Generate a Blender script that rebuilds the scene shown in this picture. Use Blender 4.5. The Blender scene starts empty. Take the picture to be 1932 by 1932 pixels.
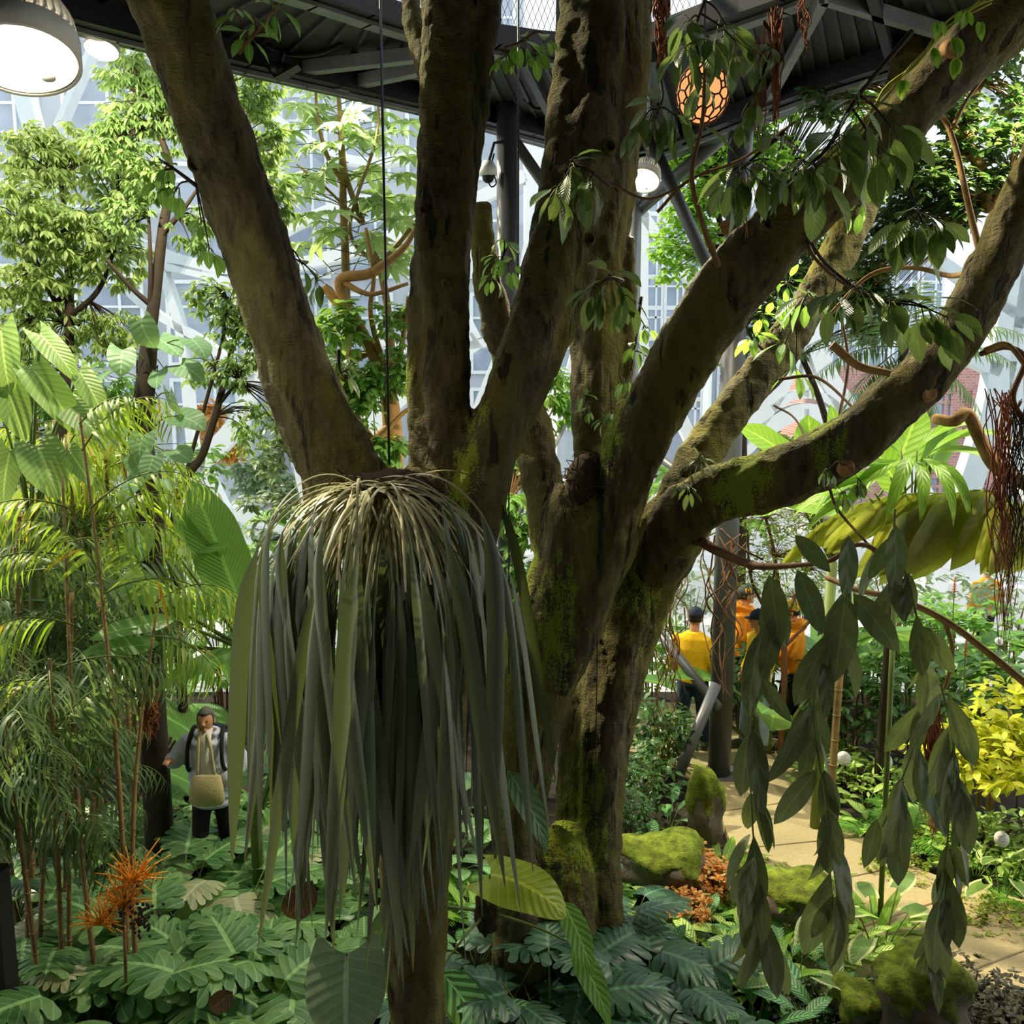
import bpy, math, random
import numpy as np
from mathutils import Vector as V, Matrix

# ---------------------------------------------------------------- camera, sky, sun, exposure
sc = bpy.context.scene
COL = sc.collection
PI = math.pi
F = 1787.0                                   # focal length of the 1932 px wide picture, in pixels
TH = math.radians(8.5)                       # the camera looks a little down from an upper landing
EYE = V((0, 0, 4.5))
RT, UP, FW = V((1, 0, 0)), V((0, math.sin(TH), math.cos(TH))), V((0, math.cos(TH), -math.sin(TH)))
cam_data = bpy.data.cameras.new('camera')
cam = bpy.data.objects.new('camera', cam_data)
COL.objects.link(cam)
cam.location = EYE
cam.rotation_euler = (PI/2 - TH, 0, 0)
cam_data.sensor_width = 36
cam_data.lens = 36*F/1932
cam_data.clip_end = 300
sc.camera = cam

world = bpy.data.worlds.new('sky'); sc.world = world
world.use_nodes = True
_bg = world.node_tree.nodes['Background']
_bg.inputs[0].default_value = (0.90, 0.96, 1.0, 1)
_bg.inputs[1].default_value = 1.7

sun_data = bpy.data.lights.new('sun', 'SUN')
sun_data.energy = 8.5
sun_data.angle = math.radians(1.5)
sun_data.color = (1.0, 0.88, 0.58)
sun = bpy.data.objects.new('sun', sun_data); COL.objects.link(sun)
sun.rotation_euler = V((0.604, -0.489, -0.629)).to_track_quat('-Z', 'Y').to_euler()

sc.view_settings.view_transform = 'Standard'
sc.view_settings.look = 'None'
sc.view_settings.exposure = 0.0
sc.view_settings.gamma = 1.0
sc.view_settings.use_curve_mapping = False
cy = sc.cycles
cy.max_bounces = 6; cy.diffuse_bounces = 3; cy.glossy_bounces = 2; cy.transmission_bounces = 4
cy.transparent_max_bounces = 8
cy.caustics_reflective = False; cy.caustics_refractive = False
cy.use_denoising = True
cy.sample_clamp_indirect = 4.0

# ---------------------------------------------------------------- small tools
R = random.Random(11)
U = R.uniform

def P(x, y, d):
    """the place that lies d metres ahead in the direction of picture point x, y"""
    return EYE + RT*((x-966)/F*d) + UP*((966-y)/F*d) + FW*d

def G(x, y, z=0.0):
    """where the line of sight through x, y meets the level z"""
    v = RT*((x-966)/F) + UP*((966-y)/F) + FW
    return EYE + v*((z-EYE.z)/v.z)

def S(px, d):
    return px*d/F

def lin(h):
    h = h.lstrip('#')
    c = [int(h[i:i+2], 16)/255 for i in (0, 2, 4)]
    return tuple(x/12.92 if x <= 0.04045 else ((x+0.055)/1.055)**2.4 for x in c) + (1,)

def rnd_dir(zmin=-1, zmax=1):
    z = U(zmin, zmax); a = U(0, 2*PI); r = math.sqrt(max(0, 1-z*z))
    return V((r*math.cos(a), r*math.sin(a), z))

def smooth_path(pts, n):
    """Catmull-Rom through rows of pts (any number of columns)"""
    p = np.array(pts, float)
    if len(p) < 3:
        t = np.linspace(0, 1, n)[:, None]
        return p[0]*(1-t) + p[-1]*t
    q = np.vstack([2*p[0]-p[1], p, 2*p[-1]-p[-2]])
    m = len(p)-1
    out = []
    for s in np.linspace(0, m, n):
        i = min(int(s), m-1); t = s-i
        a, b, c, d = q[i], q[i+1], q[i+2], q[i+3]
        out.append(0.5*(2*b + (c-a)*t + (2*a-5*b+4*c-d)*t*t + (3*b-a-3*c+d)*t**3))
    return np.array(out)

# ---------------------------------------------------------------- mesh collector
_tm = {}

def wid(shape, s):
    if shape == 'oval':   return math.sin(PI*min(1, s**0.9))**0.75
    if shape == 'ovate':  return math.sin(PI*s**0.68)**0.85
    if shape == 'obov':   return math.sin(PI*s**1.25)**0.8
    if shape == 'lance':  return math.sin(PI*s**0.75)
    if shape == 'strap':  return min(1, s*6+0.15)*(1-s**5)
    if shape == 'heart':  return math.sin(PI*(0.22+0.78*s))**0.7 if s < 1 else 0
    if shape == 'paddle': return (min(1, s*5+0.05))**0.7*(1-max(0, (s-0.55)/0.45)**2.3)
    return 1

def tmpl(shape='oval', asp=0.4, curl=0.5, fold=0.2, ns=4, nt=1, wave=0.0):
    """leaf of length 1 along +y, z its upper side: verts, loops, totals, uv"""
    k = (shape, asp, curl, fold, ns, nt, wave)
    if k in _tm: return _tm[k]
    vs, uv = [], []
    y = z = 0.0; a = 0.25*curl
    for i in range(ns+1):
        s = i/ns
        w = max(wid(shape, s), 0.0)*asp/2
        for j in range(-nt, nt+1):
            t = j/nt
            back = -0.24*abs(t)**1.5*(1-s)**3 if shape == 'heart' else 0
            wv = wave*math.sin(s*9+abs(t)*2)*abs(t)
            vs.append((t*w, y+back, z+abs(t)*w*fold*2*(1-0.5*abs(t))+wv))
            uv.append((t*0.5+0.5, s))
        a += -curl/ns*1.0
        y += math.cos(a)/ns; z += math.sin(a)/ns
    m = 2*nt+1
    lp, tot = [], []
    for i in range(ns):
        for j in range(m-1):
            lp += [i*m+j, i*m+j+1, (i+1)*m+j+1, (i+1)*m+j]; tot.append(4)
    r = (np.array(vs), np.array(lp), np.array(tot), np.array(uv))
    _tm[k] = r
    return r

def lobed(nl=6, asp=1.0, curl=0.5, cut=0.5, fold=0.08):
    """split leaf (monstera): lobes either side of a midrib, base heart shaped"""
    k = ('lobed', nl, asp, curl, cut, fold)
    if k in _tm: return _tm[k]
    vs, uv, lp, tot = [], [], [], []
    def pt(s, t, sd):
        w = asp/2*max(0.0, math.sin(PI*(0.26+0.72*min(1, max(0, s)))))**0.65
        ang = 0.25*curl-curl*s
        y = s+0.30*t-0.45*t*(1-s)**2
        return (sd*t*w, y*math.cos(ang*0.6), -curl*0.35*y*y+t*w*fold*2-t*t*w*0.35)
    for sd in (-1, 1):
        for l in range(nl):
            c = (l+0.5)/nl*0.86; h = 0.43/nl
            rows = []
            for t, q in ((0, 1), (cut*0.5, 1.02), (cut, 1.0), (cut+0.08, 0.86), (0.86, 0.80), (0.97, 0.52), (1.0, 0.2)):
                r = []
                for e in (-1, 0, 1):
                    s = c+e*h*q
                    vs.append(pt(s, t, sd)); uv.append((0.5+sd*t*0.5, s)); r.append(len(vs)-1)
                rows.append(r)
            for a, b in zip(rows, rows[1:]):
                for e in range(2):
                    f = [a[e], a[e+1], b[e+1], b[e]]
                    lp += f if sd < 0 else f[::-1]; tot.append(4)
    b0 = len(vs)
    for i in range(4):
        s = 0.84+0.2*i/3; w = asp*0.13*(1-i/3)
        for t in (-1, 0, 1):
            p = pt(s, 0, 1); vs.append((t*w, p[1], p[2])); uv.append((0.5+t*0.1, s))
    for i in range(3):
        for j in range(2):
            a = b0+i*3+j; lp += [a, a+1, a+4, a+3]; tot.append(4)
    r = (np.array(vs), np.array(lp), np.array(tot), np.array(uv))
    _tm[k] = r
    return r

def fan_leaf(n=14, span=4.6, asp=0.13, curl=0.7):
    """palmate leaf: n segments round the petiole"""
    k = ('fan', n, span, asp, curl)
    if k in _tm: return _tm[k]
    b = tmpl('lance', asp*2, curl, 0.5, 4, 1)
    vs, lp, tot, uv = [], [], [], []
    o = 0
    for i in range(n):
        a = -span/2+span*i/(n-1)
        l = 1-0.25*abs(a)/(span/2)
        v = b[0]*l
        c, s = math.cos(a), math.sin(a)
        vs.append(np.stack([v[:, 0]*c+v[:, 1]*s, -v[:, 0]*s+v[:, 1]*c, v[:, 2]-0.002*i], 1))
        lp.append(b[1]+o); tot.append(b[2]); uv.append(b[3]); o += len(v)
    r = (np.vstack(vs), np.concatenate(lp), np.concatenate(tot), np.vstack(uv))
    _tm[k] = r
    return r

class MB:
    def __init__(s):
        s.v, s.l, s.t, s.u, s.n = [], [], [], [], 0

    def raw(s, v, l, t, u=None):
        v = np.asarray(v, float)
        s.v.append(v); s.l.append(np.asarray(l, int)+s.n); s.t.append(np.asarray(t, int))
        s.u.append(np.zeros((len(v), 2)) if u is None else np.asarray(u, float)); s.n += len(v)
        return s

    def put(s, tm, pos, d, up, L, W=None):
        """a leaf template at pos, pointing along d, upper side towards up"""
        d = np.array(d, float); d /= np.linalg.norm(d)+1e-9
        up = np.array(up, float)
        x = np.cross(d, up); q = np.linalg.norm(x)
        if q < 1e-4: x = np.cross(d, (0.3, 0.9, 0.1)); q = np.linalg.norm(x)
        x /= q
        z = np.cross(x, d)
        W = L if W is None else W
        M = np.stack([x*W, d*L, z*L])
        s.raw(tm[0] @ M + np.array(pos, float), tm[1], tm[2], tm[3])
        return s

    def tube(s, pts, rad, n=8, cap=True, lobe=0.0, seed=0, seg=None):
        p = np.array(pts, float)
        r = np.array([rad]*len(p) if np.isscalar(rad) else rad, float)
        if seg:
            q = smooth_path(np.column_stack([p, r]), seg); p, r = q[:, :3], q[:, 3]
        m = len(p)
        tg = np.gradient(p, axis=0); tg /= np.linalg.norm(tg, axis=1)[:, None]+1e-9
        x = np.cross(tg[0], (0.31, 0.17, 0.93)); 
        if np.linalg.norm(x) < 0.1: x = np.cross(tg[0], (1, 0.2, 0))
        vs = []
        rs = np.random.RandomState(seed)
        ph = rs.uniform(0, 6.28, 3)
        ang = np.arange(n)*2*PI/n
        for i in range(m):
            x = x-tg[i]*x.dot(tg[i]); x /= np.linalg.norm(x)+1e-9
            y = np.cross(tg[i], x)
            k = 1.0
            if lobe:
                k = 1+lobe*(np.sin(2*ang+ph[0]+i*0.13)+0.7*np.sin(3*ang+ph[1]-i*0.09)+0.45*np.sin(5*ang+ph[2]+i*0.16))
            vs.append(p[i]+(np.outer(np.cos(ang)*k, x)+np.outer(np.sin(ang)*k, y))*r[i])
        lp, tot = [], []
        for i in range(m-1):
            for j in range(n):
                a, b = i*n+j, i*n+(j+1) % n
                lp += [a, b, b+n, a+n]; tot.append(4)
        if cap:
            lp += list(range(n))[::-1]; tot.append(n)
            lp += list(range((m-1)*n, m*n)); tot.append(n)
        uv = [(j/n, i/max(1, m-1)) for i in range(m) for j in range(n)]
        return s.raw(np.vstack(vs), lp, tot, uv)

    def ribbon(s, pts, wd, side, fold=0.25):
        """strap along pts; side gives its flat direction"""
        p = np.array(pts, float); m = len(p)
        tg = np.gradient(p, axis=0); tg /= np.linalg.norm(tg, axis=1)[:, None]+1e-9
        sd = np.array(side, float)
        vs, uv = [], []
        for i in range(m):
            x = sd-tg[i]*sd.dot(tg[i]); x /= np.linalg.norm(x)+1e-9
            z = np.cross(x, tg[i])
            for t in (-1, 0, 1):
                vs.append(p[i]+x*t*wd[i]/2+z*abs(t)*wd[i]*fold); uv.append((t*0.5+0.5, i/(m-1)))
        lp, tot = [], []
        for i in range(m-1):
            for j in range(2):
                a = i*3+j; lp += [a, a+1, a+4, a+3]; tot.append(4)
        return s.raw(vs, lp, tot, uv)

    def box(s, c, sz, rz=0.0, M=None):
        x, y, z = (q/2 for q in sz)
        v = np.array([(i*x, j*y, k*z) for i in (-1, 1) for j in (-1, 1) for k in (-1, 1)])
        if M is not None: v = v @ np.array(M.to_3x3()).T
        elif rz:
            c_, s_ = math.cos(rz), math.sin(rz)
            v = v @ np.array([(c_, s_, 0), (-s_, c_, 0), (0, 0, 1)])
        f = [0, 1, 3, 2, 4, 6, 7, 5, 0, 4, 5, 1, 2, 3, 7, 6, 0, 2, 6, 4, 1, 5, 7, 3]
        return s.raw(v+np.array(c, float), f, [4]*6)

    def bar(s, a, b, w, h, up=(0, 0, 1)):
        """box beam from a to b"""
        a, b = V(a), V(b); d = b-a; L = d.length; d.normalize()
        x = d.cross(V(up)).normalized(); z = x.cross(d)
        M = Matrix((x, d, z)).transposed()
        return s.box((a+b)/2, (w, L, h), M=M)

    def prism(s, poly, d):
        """closed outline (3d points) swept by vector d"""
        p = np.array([tuple(q) for q in poly], float); n = len(p)
        lp = list(range(n))[::-1]+list(range(n, 2*n)); tot = [n, n]
        for i in range(n):
            j = (i+1) % n; lp += [i, j, n+j, n+i]; tot.append(4)
        return s.raw(np.vstack([p, p+np.array(tuple(d))]), lp, tot)

    def ball(s, c, r, nu=12, nv=8, fn=None):
        r = np.array([r]*3 if np.isscalar(r) else r, float)
        vs = []
        for i in range(nv+1):
            a = PI*i/nv
            for j in range(nu):
                b = 2*PI*j/nu
                q = np.array((math.sin(a)*math.cos(b), math.sin(a)*math.sin(b), math.cos(a)))
                vs.append(q*(fn(q) if fn else 1)*r)
        lp, tot = [], []
        for i in range(nv):
            for j in range(nu):
                a, b = i*nu+j, i*nu+(j+1) % nu
                lp += [a, a+nu, b+nu, b]; tot.append(4)
        return s.raw(np.array(vs)+np.array(c, float), lp, tot)

    def lathe(s, prof, n=24, M=None):
        """profile of (radius, z) turned round z; M places it"""
        vs = [(r*math.cos(2*PI*j/n), r*math.sin(2*PI*j/n), z) for r, z in prof for j in range(n)]
        v = np.array(vs)
        if M is not None:
            v = v @ np.array(M.to_3x3()).T + np.array(M.translation)
        lp, tot = [], []
        for i in range(len(prof)-1):
            for j in range(n):
                a, b = i*n+j, i*n+(j+1) % n
                lp += [a, b, b+n, a+n]; tot.append(4)
        return s.raw(v, lp, tot)

    def mesh(s, name, off=(0, 0, 0)):
        v = np.vstack(s.v)-np.array(tuple(off)); l = np.concatenate(s.l); t = np.concatenate(s.t); u = np.vstack(s.u)
        me = bpy.data.meshes.new(name)
        me.vertices.add(len(v)); me.vertices.foreach_set('co', v.astype(np.float32).ravel())
        me.loops.add(len(l)); me.loops.foreach_set('vertex_index', l.astype(np.int32))
        me.polygons.add(len(t))
        me.polygons.foreach_set('loop_start', np.concatenate([[0], np.cumsum(t)[:-1]]).astype(np.int32))
        me.polygons.foreach_set('use_smooth', np.ones(len(t), bool))
        uvl = me.uv_layers.new(name='uv')
        uvl.data.foreach_set('uv', u[l].astype(np.float32).ravel())
        me.update(calc_edges=True); me.validate()
        return me

def root_loc(p):
    o = V((0, 0, 0))
    while p is not None:
        o += p.location; p = p.parent
    return o

def obj(name, mb, mat, parent=None, flat=False, loc=None):
    """link a collector as ONE object (vertices were given in world places)"""
    off = root_loc(parent) if parent is not None else (V(loc) if loc is not None else V((0, 0, 0)))
    me = mb.mesh(name, off)
    if flat: me.polygons.foreach_set('use_smooth', np.zeros(len(me.polygons), bool))
    me.materials.append(mat)
    o = bpy.data.objects.new(name, me); COL.objects.link(o)
    if parent is not None: o.parent = parent
    elif loc is not None: o.location = loc
    return o

def tag(o, label, cat, group=None, kind=None):
    o['label'] = label; o['category'] = cat
    if group: o['group'] = group
    if kind: o['kind'] = kind
    return o

def thing(name, label, cat, loc=(0, 0, 0), group=None):
    o = bpy.data.objects.new(name, None); COL.objects.link(o)
    o.location = V(loc); o.empty_display_size = 0.1
    return tag(o, label, cat, group)

def struct(o):
    o['kind'] = 'structure'; return o

def dup(root, loc, rz=0.0, sc_=1.0, label=None, group=None):
    def cp(o, par):
        c = o.copy(); COL.objects.link(c); c.parent = par
        for ch in kids.get(o.name, []): cp(ch, c)
        return c
    kids = {}
    for ch in root.children_recursive: kids.setdefault(ch.parent.name, []).append(ch)
    r = cp(root, None)
    r.location = V(loc); r.rotation_euler = (0, 0, rz); r.scale = (sc_,)*3
    if label: r['label'] = label
    if group: r['group'] = group
    elif 'group' in r and not group: pass
    return r

# ---------------------------------------------------------------- materials
class NT:
    def __init__(s, name):
        s.m = bpy.data.materials.new(name); s.m.use_nodes = True
        s.t = s.m.node_tree; s.t.nodes.clear()
    def n(s, typ, **kw):
        nd = s.t.nodes.new(typ)
        for k, v in kw.items():
            if k.startswith('i'):
                nd.inputs[int(k[1:])].default_value = v
            else: setattr(nd, k, v)
        return nd
    def l(s, a, b): s.t.links.new(a, b)
    def math(s, op, a, b=None, clamp=False):
        nd = s.n('ShaderNodeMath', operation=op, use_clamp=clamp)
        for i, q in enumerate((a, b)):
            if q is None: continue
            if hasattr(q, 'is_output'): s.l(q, nd.inputs[i])
            else: nd.inputs[i].default_value = q
        return nd.outputs[0]
    def mix(s, fac, a, b, typ='MIX'):
        nd = s.n('ShaderNodeMix', data_type='RGBA', blend_type=typ)
        for i, q in ((0, fac), (6, a), (7, b)):
            if hasattr(q, 'is_output'): s.l(q, nd.inputs[i])
            else: nd.inputs[i].default_value = q
        return nd.outputs[2]
    def out(s, sh):
        o = s.n('ShaderNodeOutputMaterial'); s.l(sh, o.inputs[0]); return s.m
    def noise(s, scale, detail=4, vec=None, rough=0.6):
        nd = s.n('ShaderNodeTexNoise'); nd.inputs['Scale'].default_value = scale
        nd.inputs['Detail'].default_value = detail; nd.inputs['Roughness'].default_value = rough
        if vec is not None: s.l(vec, nd.inputs['Vector'])
        return nd.outputs[0]
    def ramp(s, fac, stops):
        nd = s.n('ShaderNodeValToRGB'); e = nd.color_ramp.elements
        while len(e) < len(stops): e.new(0.5)
        for q, (p, c) in zip(e, stops): q.position = p; q.color = c
        s.l(fac, nd.inputs[0]); return nd.outputs[0]

def plain(name, col, rough=0.6, metal=0.0, spec=0.4, var=0.15, scale=6, bump=0.0):
    t = NT(name); b = t.n('ShaderNodeBsdfPrincipled')
    c = lin(col)
    g = t.n('ShaderNodeNewGeometry')
    nz = t.noise(scale, 4, g.outputs['Position'])
    d = tuple(x*(1-var) for x in c[:3])+(1,); e = tuple(min(1, x*(1+var)) for x in c[:3])+(1,)
    t.l(t.ramp(nz, [(0.3, d), (0.7, e)]), b.inputs['Base Color'])
    b.inputs['Roughness'].default_value = rough; b.inputs['Metallic'].default_value = metal
    b.inputs['Specular IOR Level'].default_value = spec
    if bump:
        bp = t.n('ShaderNodeBump'); bp.inputs['Strength'].default_value = bump; bp.inputs['Distance'].default_value = 0.02
        t.l(t.noise(scale*4, 5, g.outputs['Position']), bp.inputs['Height']); t.l(bp.outputs[0], b.inputs['Normal'])
    return t.out(b.outputs[0])

def glow(name, col, st):
    t = NT(name); e = t.n('ShaderNodeEmission'); e.inputs[0].default_value = lin(col); e.inputs[1].default_value = st
    return t.out(e.outputs[0])

def leafmat(name, c1, c2, trans=0.35, rough=0.42, vein=0.25, nv=9, pat=None, tcol=None, back=0.35, third=None, spec=0.5):
    """leaf: two hues varied leaf by leaf, veins from the leaf's own coordinates, paler underside, light passing through"""
    t = NT(name)
    g = t.n('ShaderNodeNewGeometry'); uv = t.n('ShaderNodeUVMap', uv_map='uv')
    sp = t.n('ShaderNodeSeparateXYZ'); t.l(uv.outputs[0], sp.inputs[0])
    a = t.math('ABSOLUTE', t.math('SUBTRACT', sp.outputs[0], 0.5))
    a = t.math('MULTIPLY', a, 2.0)
    stops = [(0.1, lin(c1)), (0.8, lin(c2))]
    if third: stops = [(0.05, lin(c1)), (0.6, lin(c2)), (0.9, lin(c2)), (0.97, lin(third))]
    col = t.ramp(g.outputs['Random Per Island'], stops)
    # a little mottling
    nz = t.noise(25, 3, g.outputs['Position'])
    col = t.mix(t.math('MULTIPLY', nz, 0.35), col, t.mix(1.0, col, (0.55, 0.6, 0.5, 1), 'MULTIPLY'))
    w = t.math('SINE', t.math('MULTIPLY', t.math('SUBTRACT', sp.outputs[1], t.math('MULTIPLY', a, 0.22)), nv*6.283))
    if pat == 'stripe':      # feathered dark and pale bands either side of the midrib
        k = t.math('GREATER_THAN', w, 0.05)
        edge = t.math('LESS_THAN', a, 0.86)
        k = t.math('MULTIPLY', k, edge)
        pale = tuple(min(1, x*3.2+0.05) for x in lin(c2)[:3])+(1,)
        col = t.mix(t.math('MULTIPLY', k, 0.75), col, pale)
        mid = t.math('LESS_THAN', a, 0.05); col = t.mix(mid, col, pale)
    elif pat == 'pleat':     # fine lengthwise pleats
        k = t.math('SINE', t.math('MULTIPLY', sp.outputs[0], 90.0))
        col = t.mix(t.math('MULTIPLY', t.math('GREATER_THAN', k, 0.2), 0.35), col, tuple(x*0.45 for x in lin(c1)[:3])+(1,))
    elif pat == 'base':
        k = t.math('SUBTRACT', 1.0, t.math('MULTIPLY', sp.outputs[1], 2.3), True)
        col = t.mix(t.math('MULTIPLY', t.math('POWER', k, 0.6), 0.9), col, lin('a39a68'))
    elif pat == 'edge':
        k = t.math('GREATER_THAN', a, 0.72); col = t.mix(t.math('MULTIPLY', k, 0.85), col, lin('d9dba0'))
    elif vein:
        vc = tuple(min(1, x*2.4+0.03) for x in lin(c2)[:3])+(1,)
        m1 = t.math('LESS_THAN', a, 0.07)
        m2 = t.math('GREATER_THAN', w, 0.93)
        col = t.mix(t.math('MULTIPLY', t.math('MAXIMUM', m1, t.math('MULTIPLY', m2, 0.5)), vein*2), col, vc)
    pale = t.mix(0.5, col, (0.42, 0.47, 0.36, 1))
    colb = t.mix(t.math('MULTIPLY', g.outputs['Backfacing'], back), col, pale)
    b = t.n('ShaderNodeBsdfPrincipled')
    t.l(colb, b.inputs['Base Color']); b.inputs['Roughness'].default_value = rough
    b.inputs['Specular IOR Level'].default_value = spec
    tr = t.n('ShaderNodeBsdfTranslucent')
    tc = t.mix(0.6, t.mix(1.0, col, (2.3, 2.4, 1.5, 1), 'MULTIPLY'), lin(tcol) if tcol else (0.32, 0.40, 0.10, 1))
    t.l(tc, tr.inputs[0])
    bp = t.n('ShaderNodeBump'); bp.inputs['Strength'].default_value = 0.25; bp.inputs['Distance'].default_value = 0.006
    t.l(w, bp.inputs['Height']); t.l(bp.outputs[0], b.inputs['Normal'])
    mx = t.n('ShaderNodeMixShader'); mx.inputs[0].default_value = trans
    t.l(b.outputs[0], mx.inputs[1]); t.l(tr.outputs[0], mx.inputs[2])
    return t.out(mx.outputs[0])

def barkmat(name, c1, c2, moss=None, mossy=0.35, spots=(), spotcol='9aa82a', scale=3.0, bump=0.85):
    t = NT(name); g = t.n('ShaderNodeNewGeometry'); pos = g.outputs['Position']
    mp = t.n('ShaderNodeMapping'); mp.inputs['Scale'].default_value = (1, 1, 0.28); t.l(pos, mp.inputs[0])
    n1 = t.noise(scale, 6, mp.outputs[0]); n2 = t.noise(scale*6, 5, mp.outputs[0]); n3 = t.noise(scale*26, 4, pos)
    col = t.mix(t.math('MULTIPLY', n3, 0.55), t.ramp(n2, [(0.3, lin(c1)), (0.68, lin(c2))]), tuple(x*0.5 for x in lin(c1)[:3])+(1,))
    if moss:
        k = t.ramp(t.math('ADD', t.math('MULTIPLY', n1, 0.75), t.math('MULTIPLY', n3, 0.25)),
                   [(0.60-mossy*0.45, (0, 0, 0, 1)), (0.72-mossy*0.3, (1, 1, 1, 1))])
        col = t.mix(t.math('MULTIPLY', k, 0.8), col, lin(moss))
    fz = t.n('ShaderNodeTexNoise'); fz.inputs['Scale'].default_value = 7; fz.inputs['Detail'].default_value = 3; m2 = t.n('ShaderNodeMapping'); m2.inputs['Scale'].default_value = (1.6, 1.6, 0.22); t.l(pos, m2.inputs[0]); t.l(m2.outputs[0], fz.inputs['Vector'])
    crack = t.ramp(fz.outputs[0], [(0.33, (1, 1, 1, 1)), (0.41, (0, 0, 0, 1))])
    col = t.mix(t.math('MULTIPLY', crack, 0.8), col, tuple(x*0.25 for x in lin(c1)[:3])+(1,))
    if spots:
        tot = None
        m3 = t.n('ShaderNodeMapping'); m3.inputs['Scale'].default_value = (1, 1, 0.45); t.l(pos, m3.inputs[0]); flat = m3.outputs[0]
        for p, r in spots:
            vm = t.n('ShaderNodeVectorMath', operation='DISTANCE'); t.l(flat, vm.inputs[0]); vm.inputs[1].default_value = (p[0], p[1], p[2]*0.45)
            q = t.math('SUBTRACT', 1.0, t.math('DIVIDE', vm.outputs['Value'], r), True)
            tot = q if tot is None else t.math('MAXIMUM', tot, q)
        nn = t.math('ADD', t.math('MULTIPLY', t.math('SUBTRACT', n2, 0.5), 1.8), t.math('MULTIPLY', t.math('SUBTRACT', n3, 0.5), 1.6))
        k = t.math('GREATER_THAN', t.math('ADD', tot, nn), 0.5)
        col = t.mix(t.math('MULTIPLY', k, 0.9), col, t.mix(n3, lin('56661c'), lin(spotcol)))
    b = t.n('ShaderNodeBsdfPrincipled'); t.l(col, b.inputs['Base Color'])
    b.inputs['Roughness'].default_value = 0.85; b.inputs['Specular IOR Level'].default_value = 0.2
    bp = t.n('ShaderNodeBump'); bp.inputs['Strength'].default_value = bump; bp.inputs['Distance'].default_value = 0.03
    m4 = t.n('ShaderNodeMapping'); m4.inputs['Scale'].default_value = (1, 1, 3.2); t.l(pos, m4.inputs[0]); n4 = t.noise(22, 4, m4.outputs[0])
    h = t.math('ADD', t.math('ADD', t.math('MULTIPLY', n2, 0.8), t.math('MULTIPLY', n3, 0.5)), t.math('MULTIPLY', n4, 0.9))
    h = t.math('SUBTRACT', h, t.math('MULTIPLY', crack, 0.7))
    t.l(h, bp.inputs['Height']); t.l(bp.outputs[0], b.inputs['Normal'])
    return t.out(b.outputs[0])

M = {}
M['white'] = plain('white_steel', 'e4e8ea', 0.45, var=0.04)
M['dark_steel'] = plain('dark_steel', '222327', 0.5, 0.3, var=0.2)
M['grey_steel'] = plain('grey_steel', '5a5b60', 0.45, 0.2, var=0.12)
M['pale_steel'] = plain('pale_steel', '9a9da2', 0.45, 0.2, var=0.1)
M['panel'] = plain('deck_panel', '2b2b30', 0.6, 0.2, var=0.25, scale=3)
M['bar'] = plain('galvanised_bar', '77797c', 0.5, 0.3, var=0.2)
M['cable'] = plain('black_cable', '17171a', 0.5, var=0.1)
M['lamp'] = plain('lamp_shell', 'd8d5ca', 0.5, var=0.06)
M['lens'] = glow('lamp_light', 'fff4df', 9)
M['lantern'] = glow('lantern_light', 'ffb06c', 1.1)
M['weave'] = plain('lantern_weave', '45200c', 0.7)
M['soil'] = plain('soil', '241a12', 0.95, var=0.5, scale=8, bump=0.8)
M['stone'] = plain('stone', '6a6052', 0.9, var=0.4, scale=5, bump=0.7)
M['moss'] = plain('moss', '6c7a1c', 0.95, var=0.55, scale=14, bump=1.0)
M['path'] = plain('path_aggregate', '9a8b66', 0.85, var=0.12, scale=30, bump=0.25)
M['joint'] = plain('path_joint', '7a6c50', 0.9)
M['concrete'] = plain('pale_floor', 'd8d6d2', 0.7, var=0.06)
M['brick'] = None
M['tag'] = plain('tag_disc', 'd6d6d0', 0.5, var=0.03)
M['ink'] = plain('tag_print', '55555a', 0.6)
M['twig'] = plain('twig', '6b4a2a', 0.8, var=0.3, scale=12)
M['twig_dark'] = plain('dark_twig', '2e2418', 0.85, var=0.3, scale=12)
M['stemgreen'] = plain('green_stem', '5c6e2c', 0.6, var=0.25)
M['cane'] = plain('cane', '8a7048', 0.65, var=0.35, scale=9)
M['tan_branch'] = plain('tan_branch', 'a07c48', 0.8, var=0.3, scale=10, bump=0.3)
M['root'] = plain('aerial_root', '8a5230', 0.85, var=0.35, scale=12)
M['orange'] = plain('orange_stalk', 'f59a1c', 0.6, var=0.2)
M['berry'] = plain('dark_berry', '2a1c14', 0.4)
M['nest'] = plain('dead_moss', '3f3018', 0.95, var=0.5, scale=30, bump=1.0)
M['cut'] = plain('cut_wood', 'a07848', 0.8, var=0.2, scale=20)
# leaves
M['L_fine'] = leafmat('fine_leaf', '76914e', 'a6b878', 0.45, vein=0)
M['L_fine2'] = leafmat('fine_leaf_dark', '5c7e44', '8ca866', 0.45, vein=0)
M['L_sunyel'] = leafmat('sun_tone_leaf', 'a5b52a', 'd2cf3c', 0.45, vein=0.1, tcol='c9c21a')  # sunlight on the right edge shrub, put into the leaf colour
M['L_umb'] = leafmat('umbrella_leaf', '76985e', 'a8c288', 0.45, vein=0.15)
M['L_dark'] = leafmat('dark_gloss_leaf', '274a1e', '3f6a2a', 0.3, 0.35)
M['L_fig'] = leafmat('fig_leaf', '31481f', '4a6a2c', 0.3, 0.38, vein=0.25, nv=10, third='7d9a3a', back=0.6)
M['L_vine'] = leafmat('vine_leaf', '3c4a2c', '5a6642', 0.22, 0.5, vein=0.18, nv=3, third='6f7d2a', back=0.5)
M['L_mid'] = leafmat('mid_leaf', '4a7d30', '7aa848', 0.4)
M['L_bright'] = leafmat('bright_leaf', '63a024', '93c23a', 0.4)
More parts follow.
